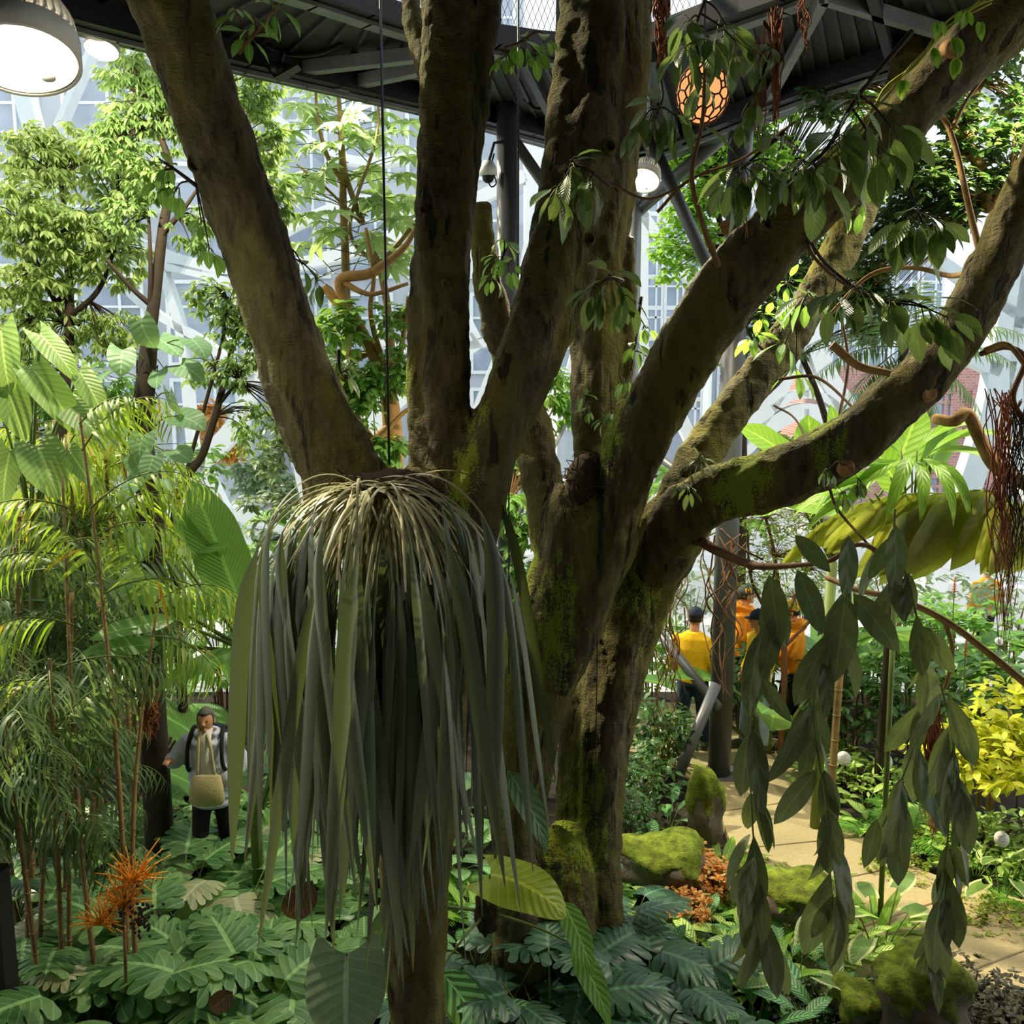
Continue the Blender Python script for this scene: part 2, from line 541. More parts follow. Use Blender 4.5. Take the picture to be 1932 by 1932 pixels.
M['L_palm'] = leafmat('palm_leaflet', '37522e', '6b8a58', 0.3, vein=0)
M['L_palmb'] = leafmat('lit_tone_leaflet', '4f7d2c', '9ab84e', 0.42, vein=0, tcol='a9b81e', third='c9962a')  # brighter copy of the palm leaflet, sunlight put into its colour
M['L_palmy'] = leafmat('sun_tone_leaflet', '6f9a34', 'a9bf52', 0.42, vein=0, tcol='b9c11e', third='c98a2a')  # yellower copy of the palm leaflet, sun on the fronds painted in
M['L_bana'] = leafmat('banana_leaf', '44792f', '6f9f48', 0.4, nv=28, vein=0.2)
M['L_philo'] = leafmat('philodendron_leaf', '6f9a4c', '93b566', 0.3, nv=12, vein=0.3)
M['L_heart'] = leafmat('heart_leaf', '5f8a60', '86ad80', 0.3, 0.4, nv=6, vein=0.15)
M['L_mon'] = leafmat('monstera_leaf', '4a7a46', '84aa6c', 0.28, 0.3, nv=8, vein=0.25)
M['L_mond'] = leafmat('shade_tone_monstera_leaf', '2f5240', '4a7052', 0.22, 0.38, nv=8, vein=0.25)  # darker copy of the monstera leaf, shade put into its colour
M['L_monp'] = leafmat('monstera_pale_leaf', 'a8ad84', 'c3c59c', 0.28, 0.4, nv=8, vein=0.2)
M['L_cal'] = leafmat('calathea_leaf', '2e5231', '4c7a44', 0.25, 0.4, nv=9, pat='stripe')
M['L_calb'] = leafmat('lit_tone_calathea_leaf', '4f8232', '86ad48', 0.3, 0.4, nv=9, pat='stripe')  # lighter copy of the calathea leaf, sun put into its colour
M['L_fern'] = leafmat('fern_leaf', '4d8a2e', '7fb546', 0.4, vein=0)
M['L_pleat'] = leafmat('pleated_leaf', 'a0a64a', 'c6c676', 0.5, pat='pleat', tcol='aab02a')
M['L_edge'] = leafmat('pale_edged_leaf', '4a7a34', '7a9a4a', 0.35, pat='edge')
M['L_strap'] = leafmat('strap_leaf', '1f2d19', '3b4a2f', 0.12, 0.45, vein=0.12, nv=1, third='4a8028', back=0.3, pat='base')
M['L_petiole'] = leafmat('dry_strap', 'b0a878', 'd8caa0', 0.15, 0.6, vein=0)
M['L_lime'] = leafmat('lime_leaf', '93a524', 'a9b832', 0.4, nv=10, vein=0.25, tcol='b5c41e')
M['L_beg'] = leafmat('begonia_leaf', 'c4742e', 'e0b468', 0.35, vein=0, tcol='d98a3a')
M['L_brown'] = leafmat('dead_leaf', '4a3620', '5e4628', 0.1, 0.7, tcol='5a3a1a')
M['L_small'] = leafmat('creeping_leaf', '6c8422', '94a32e', 0.35, vein=0)
M['L_purp'] = leafmat('dusky_leaf', '3a3426', '55503a', 0.2, vein=0)
M['L_grey'] = leafmat('grey_green_leaf', '6f8468', '8fa084', 0.3, vein=0.2)

# ---------------------------------------------------------------- the setting
def plank(name, c, sz, mat, kind=True):
    o = obj(name, MB().box(c, sz), mat, flat=True)
    return struct(o) if kind else o

plank('floor', (0, 24, -0.36), (70, 56, 0.2), M['concrete'])
# planting bed with uneven soil
mb = MB()
nx, ny = 60, 44
vs = []
for j in range(ny+1):
    for i in range(nx+1):
        x, y = -10+20*i/nx, 2+11*j/ny
        q = 0.09*math.sin(x*1.7+y)*math.sin(y*1.3-x*0.6)
        vs.append((x, y, -0.02+0.06*q-0.02))
f = []
for j in range(ny):
    for i in range(nx):
        a = j*(nx+1)+i; f += [a, a+1, a+nx+2, a+nx+1]
mb.raw(vs, f, [4]*(nx*ny))
struct(obj('floor_planting_bed', mb, M['soil']))
plank('wall_back', (0, -2.2, 5), (26, 0.4, 11), plain('dark_wall', '23271c', 0.95, var=0.5))
plank('floor_landing', (0, -1.0, 2.8), (8, 2.2, 0.2), M['grey_steel'])
plank('shade_ceiling', (0, 2.2, 7.9), (26, 9.0, 0.25), M['panel'])  # unseen slab, carried out over the fig to keep fronts dark

# path of pale aggregate, bending away past the visitors
left = [G(1600, 2050), G(1560, 1900), G(1450, 1720), G(1372, 1580), G(1335, 1480), G(1180, 1420), G(1020, 1392)]
right = [G(2420, 1860), G(1990, 1722), G(1745, 1650), G(1600, 1560), G(1490, 1432), G(1400, 1345), G(1050, 1318)]
Lp = smooth_path([tuple(p) for p in left], 40); Rp = smooth_path([tuple(p) for p in right], 40)
mb = MB(); vs = []
for a, b in zip(Lp, Rp):
    vs += [(a[0], a[1], -0.12), (a[0], a[1], 0.035), (b[0], b[1], 0.035), (b[0], b[1], -0.12)]
lp = []
for i in range(39):
    for j in range(3):
        a = i*4+j; lp += [a, a+4, a+5, a+1]
mb.raw(vs, lp, [4]*(39*3))
path = struct(obj('floor_path', mb, M['path'], flat=True))
for k in (5, 10, 14, 18, 22, 27, 33):
    a, b = Lp[k], Rp[k]
    struct(obj('joint', MB().bar((a[0], a[1], 0.036), (b[0], b[1], 0.036), 0.018, 0.006), M['joint'], path))

# white steel lattice of the glasshouse and its panes
def beam(name, pts, w, d=18.0, depth=0.35, n=24, parent=None):
    p = smooth_path([(x, y, (w[i] if not np.isscalar(w) else w)) for i, (x, y) in enumerate(pts)], n)
    tg = np.gradient(p[:, :2], axis=0); tg /= np.linalg.norm(tg, axis=1)[:, None]+1e-9
    nm = np.stack([-tg[:, 1], tg[:, 0]], 1)
    a = p[:, :2]+nm*p[:, 2:]/2; b = p[:, :2]-nm*p[:, 2:]/2
    m = MB(); n_ = len(p)
    v = [tuple(P(x, y, d)) for x, y in a]+[tuple(P(x, y, d)) for x, y in b]
    v2 = [(q[0], q[1]+depth, q[2]) for q in v]
    lp = []
    for i in range(n_-1):
        A, B = i, n_+i
        lp += [A, A+1, B+1, B]; o = 2*n_
        lp += [o+B, o+B+1, o+A+1, o+A]
        lp += [A, o+A, o+A+1, A+1]; lp += [B+1, o+B+1, o+B, B]
    m.raw(v+v2, lp, [4]*(4*(n_-1)))
    return struct(obj(name, m, M['white'], parent, flat=True))

BEAMS = [
 ([(1560, 380), (1526, 450), (1512, 560), (1500, 660), (1470, 730), (1420, 800), (1330, 890), (1290, 1010), (1240, 1120)], [30, 32, 34, 34, 38, 42, 46, 40, 40]),
 ([(1480, 400), (1522, 480), (1530, 560), (1545, 660), (1580, 740), (1640, 820), (1730, 920), (1790, 1040)], [24, 28, 34, 34, 38, 42, 46, 46]),
 ([(1380, 870), (1450, 808), (1522, 776), (1595, 808), (1680, 900)], 30),
 ([(1458, 772), (1490, 750), (1522, 744), (1556, 750), (1592, 776)], 16),
 ([(1522, 772), (1524, 1130)], 9), ([(1520, 640), (1522, 750)], 9),
 ([(1965, 400), (1910, 600), (1880, 760), (1838, 900), (1780, 1060), (1760, 1130)], [50, 50, 46, 44, 44, 44]),
 ([(1945, 480), (1918, 700), (1935, 880), (1990, 1000)], 26),
 ([(1700, -20), (1780, 90), (1860, 165), (1980, 280)], 18), ([(1860, 165), (1880, 300), (1965, 400)], 18),
 ([(1500, 250), (1550, 370), (1590, 470), (1650, 560), (1760, 640), (1890, 700)], 26), ([(1590, 400), (1650, 420), (1760, 480), (1900, 580), (1990, 640)], 22),
 ([(1212, 180), (1208, 600), (1214, 860), (1200, 1130)], [34, 30, 40, 40]), ([(1100, 560), (1180, 640), (1240, 700), (1320, 860)], 24),
 ([(940, 100), (975, 190), (1012, 320), (1004, 480), (960, 640), (900, 800), (860, 1000)], [40, 40, 44, 38, 34, 34, 40]),
 ([(-80, 330), (120, 395), (300, 478), (430, 506), (600, 490), (800, 420), (990, 330)], 24), ([(-80, 540), (165, 512), (290, 500), (440, 536), (600, 610), (780, 660), (960, 640)], 16),
 ([(300, 500), (340, 640), (362, 860), (400, 968)], 15), ([(120, 400), (250, 560), (390, 650), (470, 712), (560, 690), (600, 610)], 14),
 ([(10, 20), (45, 200), (90, 330), (165, 512)], [34, 30, 22, 18]), ([(230, -40), (160, 110), (92, 270), (60, 390)], 11),
 ([(440, 536), (468, 640), (466, 740), (445, 800), (375, 872), (250, 950), (60, 985), (-80, 980)], [16, 18, 24, 34, 36, 34, 30, 40]), ([(200, 962), (395, 965), (500, 984), (640, 1030), (860, 1000)], 24), ([(375, 872), (470, 1040), (560, 1020), (640, 1030)], 14),
 ([(560, 690), (560, 860), (590, 1000)], 18), ([(-80, 1060), (140, 1045), (400, 968)], 18),
 ([(540, 1130), (640, 900), (700, 800), (770, 730), (900, 640)], [46, 46, 46, 40, 34]), ([(430, 160), (560, 250), (660, 300), (780, 290), (970, 190)], 16), ([(430, 506), (560, 420), (680, 380), (780, 420), (900, 640)], 16),
 ([(1004, 480), (1050, 560), (1090, 640), (1080, 760), (1214, 860)], 20), ([(1210, 400), (1300, 520), (1420, 570), (1512, 560)], 20),
 ([(1212, 300), (1330, 420), (1480, 430), (1560, 380), (1700, 200), (1780, 90)], 20), ([(860, 1000), (950, 1060), (1080, 1040), (1214, 1000)], 26), ([(1290, 1010), (1400, 1000), (1500, 1010), (1790, 1040)], 16)]
for i, (p, w) in enumerate(BEAMS): beam('trim_%d' % (i+1), p, w)

t = NT('thin_glass')
tr = t.n('ShaderNodeBsdfTransparent'); tr.inputs[0].default_value = (0.93, 0.96, 0.97, 1)
gl = t.n('ShaderNodeBsdfGlossy'); gl.inputs[1].default_value = 0.03
mx = t.n('ShaderNodeMixShader'); mx.inputs[0].default_value = 0.06
t.l(tr.outputs[0], mx.inputs[1]); t.l(gl.outputs[0], mx.inputs[2])
M['glass'] = t.out(mx.outputs[0])
plan = [(-15, 13), (-9.5, 17.6), (-3.2, 19.3), (3.2, 19.3), (9.5, 17.6), (15, 13)]
for i, (a, b) in enumerate(zip(plan, plan[1:])):
    c = ((a[0]+b[0])/2, (a[1]+b[1])/2, 6.5)
    L = math.hypot(b[0]-a[0], b[1]-a[1])
    w = MB().box(c, (L, 0.02, 13), rz=math.atan2(b[1]-a[1], b[0]-a[0]))
    struct(obj('window_%d' % (i+1), w, M['glass'], flat=True))
    struct(obj('trim_base_%d' % (i+1), MB().box((c[0], c[1], 0.05), (L, 0.3, 0.8), rz=math.atan2(b[1]-a[1], b[0]-a[0])), M['white'], flat=True))

# buildings across the street
def facade(name, label, x0, x1, y, h, wallmat, cols, rows, ww, wh, z0, paneM, frameM, sill=False):
    b = thing(name, label, 'building', ((x0+x1)/2, y, 0))
    obj('wall', MB().box(((x0+x1)/2, y+3, h/2-0.1), (x1-x0, 6, h)), wallmat, b, flat=True)
    proto = None
    for r in range(rows):
        for c in range(cols):
            x = x0+(x1-x0)*(c+0.5)/cols; z = z0+(h-z0)*(r+0.45)/rows
            if proto is None:
                m = MB()
                for sx in (-1, 1): m.box((x+sx*ww/2, y-0.03, z), (0.12, 0.16, wh))
                for sz in (-1, 1): m.box((x, y-0.03, z+sz*wh/2), (ww+0.12, 0.16, 0.12))
                m.box((x+ww*0.16, y-0.03, z), (0.09, 0.14, wh))
                m.box((x, y-0.03, z+wh*0.2), (ww, 0.14, 0.08))
                if sill: m.box((x, y-0.1, z-wh/2-0.12), (ww+0.5, 0.4, 0.2))
                proto = (obj('window', m, frameM, b, flat=True), None, x, z)
                pn = obj('pane', MB().box((x, y-0.01, z), (ww, 0.06, wh)), paneM, proto[0], flat=True)
                proto = (proto[0], pn, x, z)
            else:
                o = proto[0].copy(); COL.objects.link(o); o.parent = b; o.location = (x-proto[2], 0, z-proto[3])
                q = proto[1].copy(); COL.objects.link(q); q.parent = o
    return b
M['office'] = plain('office_wall', 'b4b8c2', 0.6, var=0.12, scale=0.6)
M['tower'] = plain('tower_wall', 'aab4c2', 0.5, var=0.08, scale=0.5)
M['pane'] = plain('window_pane', '98a4b6', 0.2, var=0.3, scale=0.7, spec=0.6)
M['panel2'] = plain('pale_pane', '95a6ba', 0.2, var=0.2, scale=0.7, spec=0.6)
t = NT('brick_wall'); bk = t.n('ShaderNodeTexBrick'); g = t.n('ShaderNodeNewGeometry'); mp = t.n('ShaderNodeMapping')
mp.inputs['Rotation'].default_value = (PI/2, 0, 0)
t.l(g.outputs['Position'], mp.inputs[0]); t.l(mp.outputs[0], bk.inputs[0])
bk.inputs['Color1'].default_value = lin('c08c88'); bk.inputs['Color2'].default_value = lin('ab7672'); bk.inputs['Mortar'].default_value = lin('c9b4ae')
bk.inputs['Scale'].default_value = 3.0
b = t.n('ShaderNodeBsdfPrincipled'); t.l(bk.outputs[0], b.inputs['Base Color']); b.inputs['Roughness'].default_value = 0.9
M['brick'] = t.out(b.outputs[0])
facade('office_building', 'blue grey office block with white framed windows behind the fine leaved trees', -26, -8.5, 31, 17, M['office'], 6, 5, 2.1, 2.6, 1.5, M['pane'], M['white'])
facade('office_building', 'slate coloured office block behind the umbrella leaved tree', -8.2, 0.4, 34, 17.5, M['office'], 4, 5, 1.5, 2.7, 1.0, M['pane'], M['white'])
facade('glass_tower', 'pale glass tower seen beside the white lamp post column', 2.0, 8.4, 42, 12.5, M['tower'], 7, 8, 0.78, 1.25, 2, M['panel2'], M['white'])
facade('glass_tower', 'pale glass tower rising above the red brick building', 9.8, 20.5, 46, 14.4, M['tower'], 9, 8, 1.0, 1.4, 3, M['panel2'], M['white'])
facade('brick_building', 'red brick building with pale sills outside the glass at right', 9.9, 16.2, 29, 4.75, M['brick'], 5, 2, 0.62, 1.05, -0.4, M['pane'], M['brick'], True)

# ---------------------------------------------------------------- overhead walkway
ZD = 7.1
far = [(-350, -118), (60, -2), (440, 98), (790, 182), (1020, 246), (1150, 284), (1245, 280), (1390, 222), (1510, 172), (1690, 112), (1960, 30), (2250, -60)]
near = [(150, -240), (330, -100), (600, -8), (780, 52), (940, 82), (1075, 98), (1190, 92), (1330, 45), (1480, -5), (1640, -75), (1850, -160), (2100, -260)]
fp = [G(x, y, ZD) for x, y in far]; npn = [G(x, y, ZD) for x, y in near]
FPT = smooth_path([tuple(p) for p in fp], 67); NPT = smooth_path([tuple(p) for p in npn], 67)
walk = thing('elevated_walkway', 'dark steel walkway overhead crossing behind the big fig tree', 'walkway', fp[5])
mb = MB()
v = [tuple(p) for p in FPT]+[tuple(p) for p in NPT]
v = v+[(x, y, z+0.12) for x, y, z in v]
lp = []
n = 67
for i in range(n-1):
    lp += [i, i+1, n+i+1, n+i]; lp += [2*n+n+i, 2*n+n+i+1, 2*n+i+1, 2*n+i]
mb.raw(v, lp, [4]*(2*(n-1)))
obj('deck_panel', mb, M['panel'], walk, flat=True)
mb = MB()
for i in range(n-1):                       # corrugation of the underside
    for k in range(1):
        t0 = (i+k*0.5+0.25)
        i0 = int(t0); fr = t0-i0
        a = FPT[i0]*(1-fr)+FPT[i0+1]*fr; b = NPT[i0]*(1-fr)+NPT[i0+1]*fr
        mb.bar((a[0], a[1], ZD-0.02), (b[0], b[1], ZD-0.01), 0.03, 0.03)
obj('corrugation', mb, M['dark_steel'], walk, flat=True)
def run(name, pts, w, h, mat, dz=0.0):
    m = MB()
    for a, b in zip(pts, pts[1:]):
        d = (V(b)-V(a)).normalized()*0.01
        m.bar(V(a)+V((0, 0, dz))-d, V(b)+V((0, 0, dz))+d, w, h)
    return obj(name, m, mat, walk, flat=True)
run('edge_beam', FPT[::3], 0.16, 0.34, M['dark_steel'], 0.02)
run('edge_beam', NPT[::3], 0.14, 0.15, M['panel'], 0.05)
run('flange', NPT[::3]*0.94+FPT[::3]*0.06, 0.12, 0.03, M['bar'], -0.045)
run('inner_beam', FPT[::3]*0.8+NPT[::3]*0.2, 0.10, 0.2, M['dark_steel'], -0.08)
run('conduit', FPT[::2]*0.86+NPT[::2]*0.14, 0.035, 0.035, M['bar'], -0.2)
for i, (ta, tb) in enumerate(((13, 21), (15, 23), (19, 19), (26, 26), (33, 33), (38, 38), (44, 51), (54, 54), (58, 51), (61, 61))):
    a, b = FPT[ta], NPT[tb]
    obj('cross_bar', MB().bar((a[0], a[1], ZD-0.1), (b[0], b[1], ZD-0.1), 0.10 if i < 2 else 0.07, 0.10), M['bar'] if i in (0, 1, 6, 8) else M['dark_steel'], walk, flat=True)
# railing with a diamond net along the near edge
rail = NPT[14:56]
run('handrail', [tuple(p) for p in rail[::2]], 0.05, 0.05, M['dark_steel'], 1.15)
for i in range(0, 42, 5):
    p = rail[i]
    obj('railing_post', MB().box((p[0], p[1], ZD+0.6), (0.05, 0.05, 1.1)), M['dark_steel'], walk, flat=True)
mb = MB()
for i in range(41):
    for k in range(8):
        for sgn in (0, 1):
            a, b = rail[i], rail[i+1]
            for h in range(2):
                qa = a*(1-h*0.5)+b*h*0.5; qb = a*(0.5-h*0.5)+b*(0.5+h*0.5)
                z0 = ZD+0.12+k*0.125; z1 = z0+0.125
                if sgn: z0, z1 = z1, z0
                mb.tube([(qa[0], qa[1], z0), (qb[0], qb[1], z1)], 0.003, 3, cap=False)
obj('net', mb, M['bar'], walk)
# cable loops slung under the deck
def cable_path(px, d, r, name, parent=None, mat=None, n=30, sides=6):
    p = [tuple(P(x, y, dd)) for (x, y), dd in zip(px, [d]*len(px) if np.isscalar(d) else d)]
    return obj(name, MB().tube(p, r, sides, seg=n), mat or M['cable'], parent)
cable_path([(480, 60), (520, 95), (590, 103), (650, 80), (700, 48)], 7.6, 0.018, 'cable', walk)
cable_path([(440, 75), (560, 108), (640, 118), (740, 140), (800, 150)], 8.3, 0.014, 'cable', walk, M['bar'])
cable_path([(925, 165), (985, 185), (1010, 205), (1040, 200)], 9.2, 0.016, 'cable', walk)

# steel columns
def column(label, px, py, d, r, z0, z1, mat, braces=()):
    p = P(px, py, d)
    c = thing('steel_column', label, 'column', (p.x, p.y, z0))
    obj('shaft', MB().lathe([(0, 0), (r, 0), (r, z1-z0), (0, z1-z0)], 20, Matrix.Translation((p.x, p.y, z0))), mat, c)
    obj('base_plate', MB().box((p.x, p.y, z0+0.02), (r*3.4, r*3.4, 0.04)), mat, c, flat=True)
    for a, b, rr in braces:
        A = P(a[0], a[1], a[2]); B = P(b[0], b[1], b[2])
        obj('brace', MB().tube([A, B], rr, 12), mat, c)
    return c
column('dark grey round steel column between the vertical trunk and the leaning limb', 957, 300, 9.4, 0.105, 0, ZD, M['grey_steel'], [((962, 254, 9.4), (1195, 590, 11.5), 0.06)])
column('light grey steel column behind the right fig limbs, lit by the lamp', 1195, 500, 11.5, 0.09, 0, 6.6, M['pale_steel'], [((957, 999, 9.4), (1195, 551, 11.5), 0.05)])
column('dark steel column with slanted braces next to the people in yellow', 1372, 1000, 10.2, 0.125, 0, ZD, M['grey_steel'],
       [((1197, 1135, 11.5), (1355, 1335, 10.2), 0.055), ((1352, 1290, 10.2), (1278, 1466, 10.0), 0.06), ((1232, 275, 10.2), (1376, 590, 10.2), 0.07), ((1392, 232, 10.2), (1196, 404, 11.5), 0.08), ((1197, 828, 11.5), (1372, 956, 10.2), 0.05)])

# hanging wires
def wire(label, a, b, d, r=0.006, z1=None):
    p, q = P(a[0], a[1], d), P(b[0], b[1], d)
    q = V((p.x, p.y, q.z))
    return tag(obj('hanging_wire', MB().tube([p, q], r, 6), M['cable'], loc=q), label, 'wire', 'plumb wires by the fig tree')
wire('black hanging wire between the left leaning limb and the vertical trunk', (717, -30), (731, 890), 6.6, 0.010)
wire('black hanging wire beside the dark column, right of the vertical trunk', (978, -30), (960, 620), 7.0, 0.008)
wire('thin wire dangling in front of the third trunk at the right', (1128, 1160), (1108, 1560), 6.5, 0.004)
wire('thin wire hanging in the gap left of the twisted trunk', (960, 900), (940, 1290), 6.3, 0.005)

# floodlight hung from the walkway edge
fl = thing('floodlight', 'small black triangular floodlight under the walkway edge at left', 'lamp', P(525, 120, 7.6))
c = P(525, 125, 7.6)
obj('housing', MB().prism([P(490, 110, 7.5), P(562, 122, 7.5), P(517, 147, 7.5)], (0, 0.14, 0)), M['cable'], fl, flat=True)
obj('lens', MB().lathe([(0, -0.02), (0.045, -0.02), (0.05, 0), (0, 0.0)], 18, Matrix.Translation(P(522, 127, 7.48)) @ Matrix.Rotation(PI/2, 4, 'X')), M['dark_steel'], fl)
obj('bracket', MB().bar(P(533, 98, 7.55), P(528, 116, 7.55), 0.04, 0.04, (0, 1, 0)), M['cable'], fl, flat=True)

# grow lamps
def lamp(label, px, py, d, r, tilt, spot=0, aim=None, glowpart=True, top=1.0):
    p = P(px, py, d)
    L = thing('grow_lamp', label, 'lamp', p, 'grow lamps')
    Mx = Matrix.Translation(p) @ Matrix.Rotation(tilt[0], 4, 'X') @ Matrix.Rotation(tilt[1], 4, 'Y')
    obj('rim', MB().lathe([(r*0.93, -0.01), (r, -0.01), (r*1.0, r*0.42), (r*0.9, r*0.5), (r*0.86, r*0.4), (r*0.93, 0.0)], 40, Mx), M['lamp'], L)
    m = MB()
    for k in range(36):
        a = 2*PI*k/36
        Q = Mx @ Matrix.Rotation(a, 4, 'Z')
        prof = [(r*0.92, r*0.48), (r*0.86, r*0.8), (r*0.7, r*1.12), (r*0.45, r*1.3)]
        for (x0, z0), (x1, z1) in zip(prof, prof[1:]):
            m.bar(Q @ V((x0, 0, z0)), Q @ V((x1, 0, z1)), r*0.045, r*0.12, Q.to_3x3() @ V((0, 0, 1)))
    obj('fins', m, M['lamp'], L, flat=True)
    obj('core', MB().lathe([(0, r*0.45), (r*0.72, r*0.45), (r*0.64, r*0.9), (r*0.35, r*1.32), (r*0.3, r*1.5), (0, r*1.5)], 28, Mx), M['lamp'], L)
    obj('light_disc', MB().lathe([(0, 0.012), (r*0.9, 0.012), (r*0.9, 0.03), (0, 0.03)], 36, Mx), M['lens'], L)
    obj('sensor', MB().lathe([(0, -0.02), (r*0.13, -0.02), (r*0.14, 0.012), (0, 0.012)], 16, Mx @ Matrix.Translation((r*0.25, r*0.45, 0))), M['lamp'], L)
    q = Mx @ V((0, 0, r*1.5))
    if spot:
        ld = bpy.data.lights.new('lamp_beam', 'SPOT'); ld.energy = spot; ld.color = (1.0, 0.9, 0.66); ld.spot_size = math.radians(150); ld.spot_blend = 0.6; ld.shadow_soft_size = r*0.8
        lo = bpy.data.objects.new('lamp_beam', ld); COL.objects.link(lo); lo.parent = L
        lo.location = Mx @ V((0, 0, -0.04))-V(p)
        dv = (aim-(Mx @ V((0, 0, 0)))).normalized() if aim is not None else Mx.to_3x3() @ V((0, 0, -1))
        lo.rotation_euler = dv.to_track_quat('-Z', 'Y').to_euler()
    obj('hanger', MB().tube([q, q+V((0, 0, 1.2))], 0.012, 8), M['pale_steel'], L)
    return L
lamp('large ribbed grow lamp glowing in the top left corner', 42, 112, 3.6, 0.21, (math.radians(-20), math.radians(-9)), 110, P(120, 1800, 6.5))
lamp('smaller ribbed grow lamp just right of the large corner lamp', 192, 92, 7.2, 0.13, (math.radians(-20), math.radians(3)), 700, P(60, 420, 8.8))
lamp('ribbed grow lamp peeking from behind the right trunk, glaring white', 1214, 340, 7.9, 0.14, (math.radians(-34), math.radians(12)), 900, P(1400, 1700, 7.6))
lamp('added grow lamp out of view beyond the right edge, lighting the shrub', 2060, 60, 7.4, 0.15, (math.radians(-10), math.radians(-8)), 900, P(1850, 1400, 8.4))  # added lamp, never in view, brightens the shrub at the right edge
lamp('glowing lamp half hidden under the walkway edge above the umbrella tree', 652, 160, 9.6, 0.17, (math.radians(-12), 0), 350, P(1000, 1150, 6.8))

# egg shaped lantern with a woven net
p = P(1326, 176, 6.2)
lan = thing('lantern', 'glowing peach egg shaped lantern in a dark woven net under the leaves', 'lantern', p)
rx, rz_ = S(48, 6.2), S(56, 6.2)
obj('shade', MB().ball(p, (rx, rx, rz_), 32, 20, lambda q: 1-0.06*(q[2] < 0)*q[2]*q[2]), M['lantern'], lan)
rs = np.random.RandomState(4)
pts = rs.normal(size=(96, 3)); pts /= np.linalg.norm(pts, axis=1)[:, None]
for _ in range(5):                        # spread the cells evenly
    d = pts[:, None]-pts[None]; q = (d**2).sum(-1)+np.eye(96)
    pts += 0.006*(d/(q**1.5)[..., None]).sum(1)/3; pts /= np.linalg.norm(pts, axis=1)[:, None]
from mathutils.geometry import delaunay_2d_cdt
bm_ = __import__('bmesh').new()
for q in pts: bm_.verts.new(q)
__import__('bmesh').ops.convex_hull(bm_, input=bm_.verts)
m = MB()
for e in bm_.edges:
    if len(e.link_faces) == 2:
        a, b = (f.calc_center_median().normalized() for f in e.link_faces)
        k = V((rx*1.02, rx*1.02, rz_*1.02))
        mid = ((a+b)/2).normalized()
        m.tube([p+a*k, p+mid*k, p+b*k], 0.0062, 5, cap=False)
bm_.free()
obj('woven_net', m, M['weave'], lan)
obj('cord', MB().tube([p+V((0, 0, rz_)), p+V((0.0, 0, 1.2))], 0.006, 6), M['cable'], lan)

# dome camera on a bracket
p = P(921, 330, 9.3)
cm = thing('security_camera', 'white dome camera with looped black lead beside the dark column', 'camera', p)
obj('housing', MB().lathe([(0, 0.14), (0.05, 0.13), (0.085, 0.06), (0.09, 0), (0.07, -0.01), (0, -0.01)], 20, Matrix.Translation(p)), M['white'], cm)
obj('dome', MB().ball(p+V((0, 0, -0.02)), 0.06, 16, 10), M['cable'], cm)
obj('bracket', MB().tube([p+V((0, 0, 0.1)), p+V((0.06, 0, 0.3)), p+V((0.19, 0.06, 0.33))], 0.015, 8), M['dark_steel'], cm)
obj('lead', MB().tube([p+V((0.03, -0.04, 0.05)), p+V((0.08, -0.05, -0.08)), p+V((0.03, -0.05, -0.12)), p+V((0.0, -0.03, -0.02)), p+V((0.06, 0, 0.2))], 0.008, 6, seg=20), M['cable'], cm)

# ---------------------------------------------------------------- the big fig trees in front
def limb(mb, pts, seg=None, n=26, lobe=0.07, seed=0):
    """pts: picture x, y, distance, width in px -> fluted limb"""
    p = [tuple(P(x, y, d))+(S(w, d)/2,) for x, y, d, w in pts]
    L = sum((V(a[:3])-V(b[:3])).length for a, b in zip(p, p[1:]))
    q = smooth_path(p, seg or max(10, int(L*14)))
    return mb.tube(q[:, :3], q[:, 3], n, lobe=lobe, seed=seed)

def remeshed(o, vox, it=5, fac=0.5, disp=0.0, dscale=0.3):
    m = o.modifiers.new('join', 'REMESH'); m.mode = 'VOXEL'; m.voxel_size = vox; m.use_smooth_shade = True
    s = o.modifiers.new('soften', 'SMOOTH'); s.iterations = it; s.factor = fac
    if disp:
        tx = bpy.data.textures.new('knots', 'CLOUDS'); tx.noise_scale = dscale; tx.noise_depth = 3
        dm = o.modifiers.new('knots', 'DISPLACE'); dm.texture = tx; dm.strength = disp; dm.mid_level = 0.5; dm.texture_coords = 'GLOBAL'
    return o

spots1 = [(P(872, 880, 5.5), 0.17), (P(868, 935, 5.5), 0.15), (P(905, 790, 5.6), 0.15), (P(845, 970, 5.4), 0.12), (P(925, 700, 5.7), 0.10), (P(855, 840, 5.5), 0.10), (P(770, 720, 5.8), 0.12)]
spots2 = [(P(1062, 1160, 6.6), 0.30), (P(1048, 1215, 6.6), 0.26), (P(1160, 850, 6.4), 0.25), (P(1185, 760, 6.4), 0.16), (P(1390, 905, 6.1), 0.32), (P(1345, 930, 6.1), 0.26), (P(960, 1235, 6.7), 0.25), (P(1195, 1130, 7.0), 0.3), (P(1560, 840, 5.9), 0.2), (P(1075, 1560, 7.0), 0.4), (P(1055, 1640, 7.0), 0.3), (P(1010, 1090, 6.7), 0.2)]
M['bark1'] = barkmat('fig_bark', '352f20', '746a4c', '666222', 0.38, spots1)
M['bark2'] = barkmat('fig_bark_mossy', '352f20', '746a4c', '6c6822', 0.40, spots2)

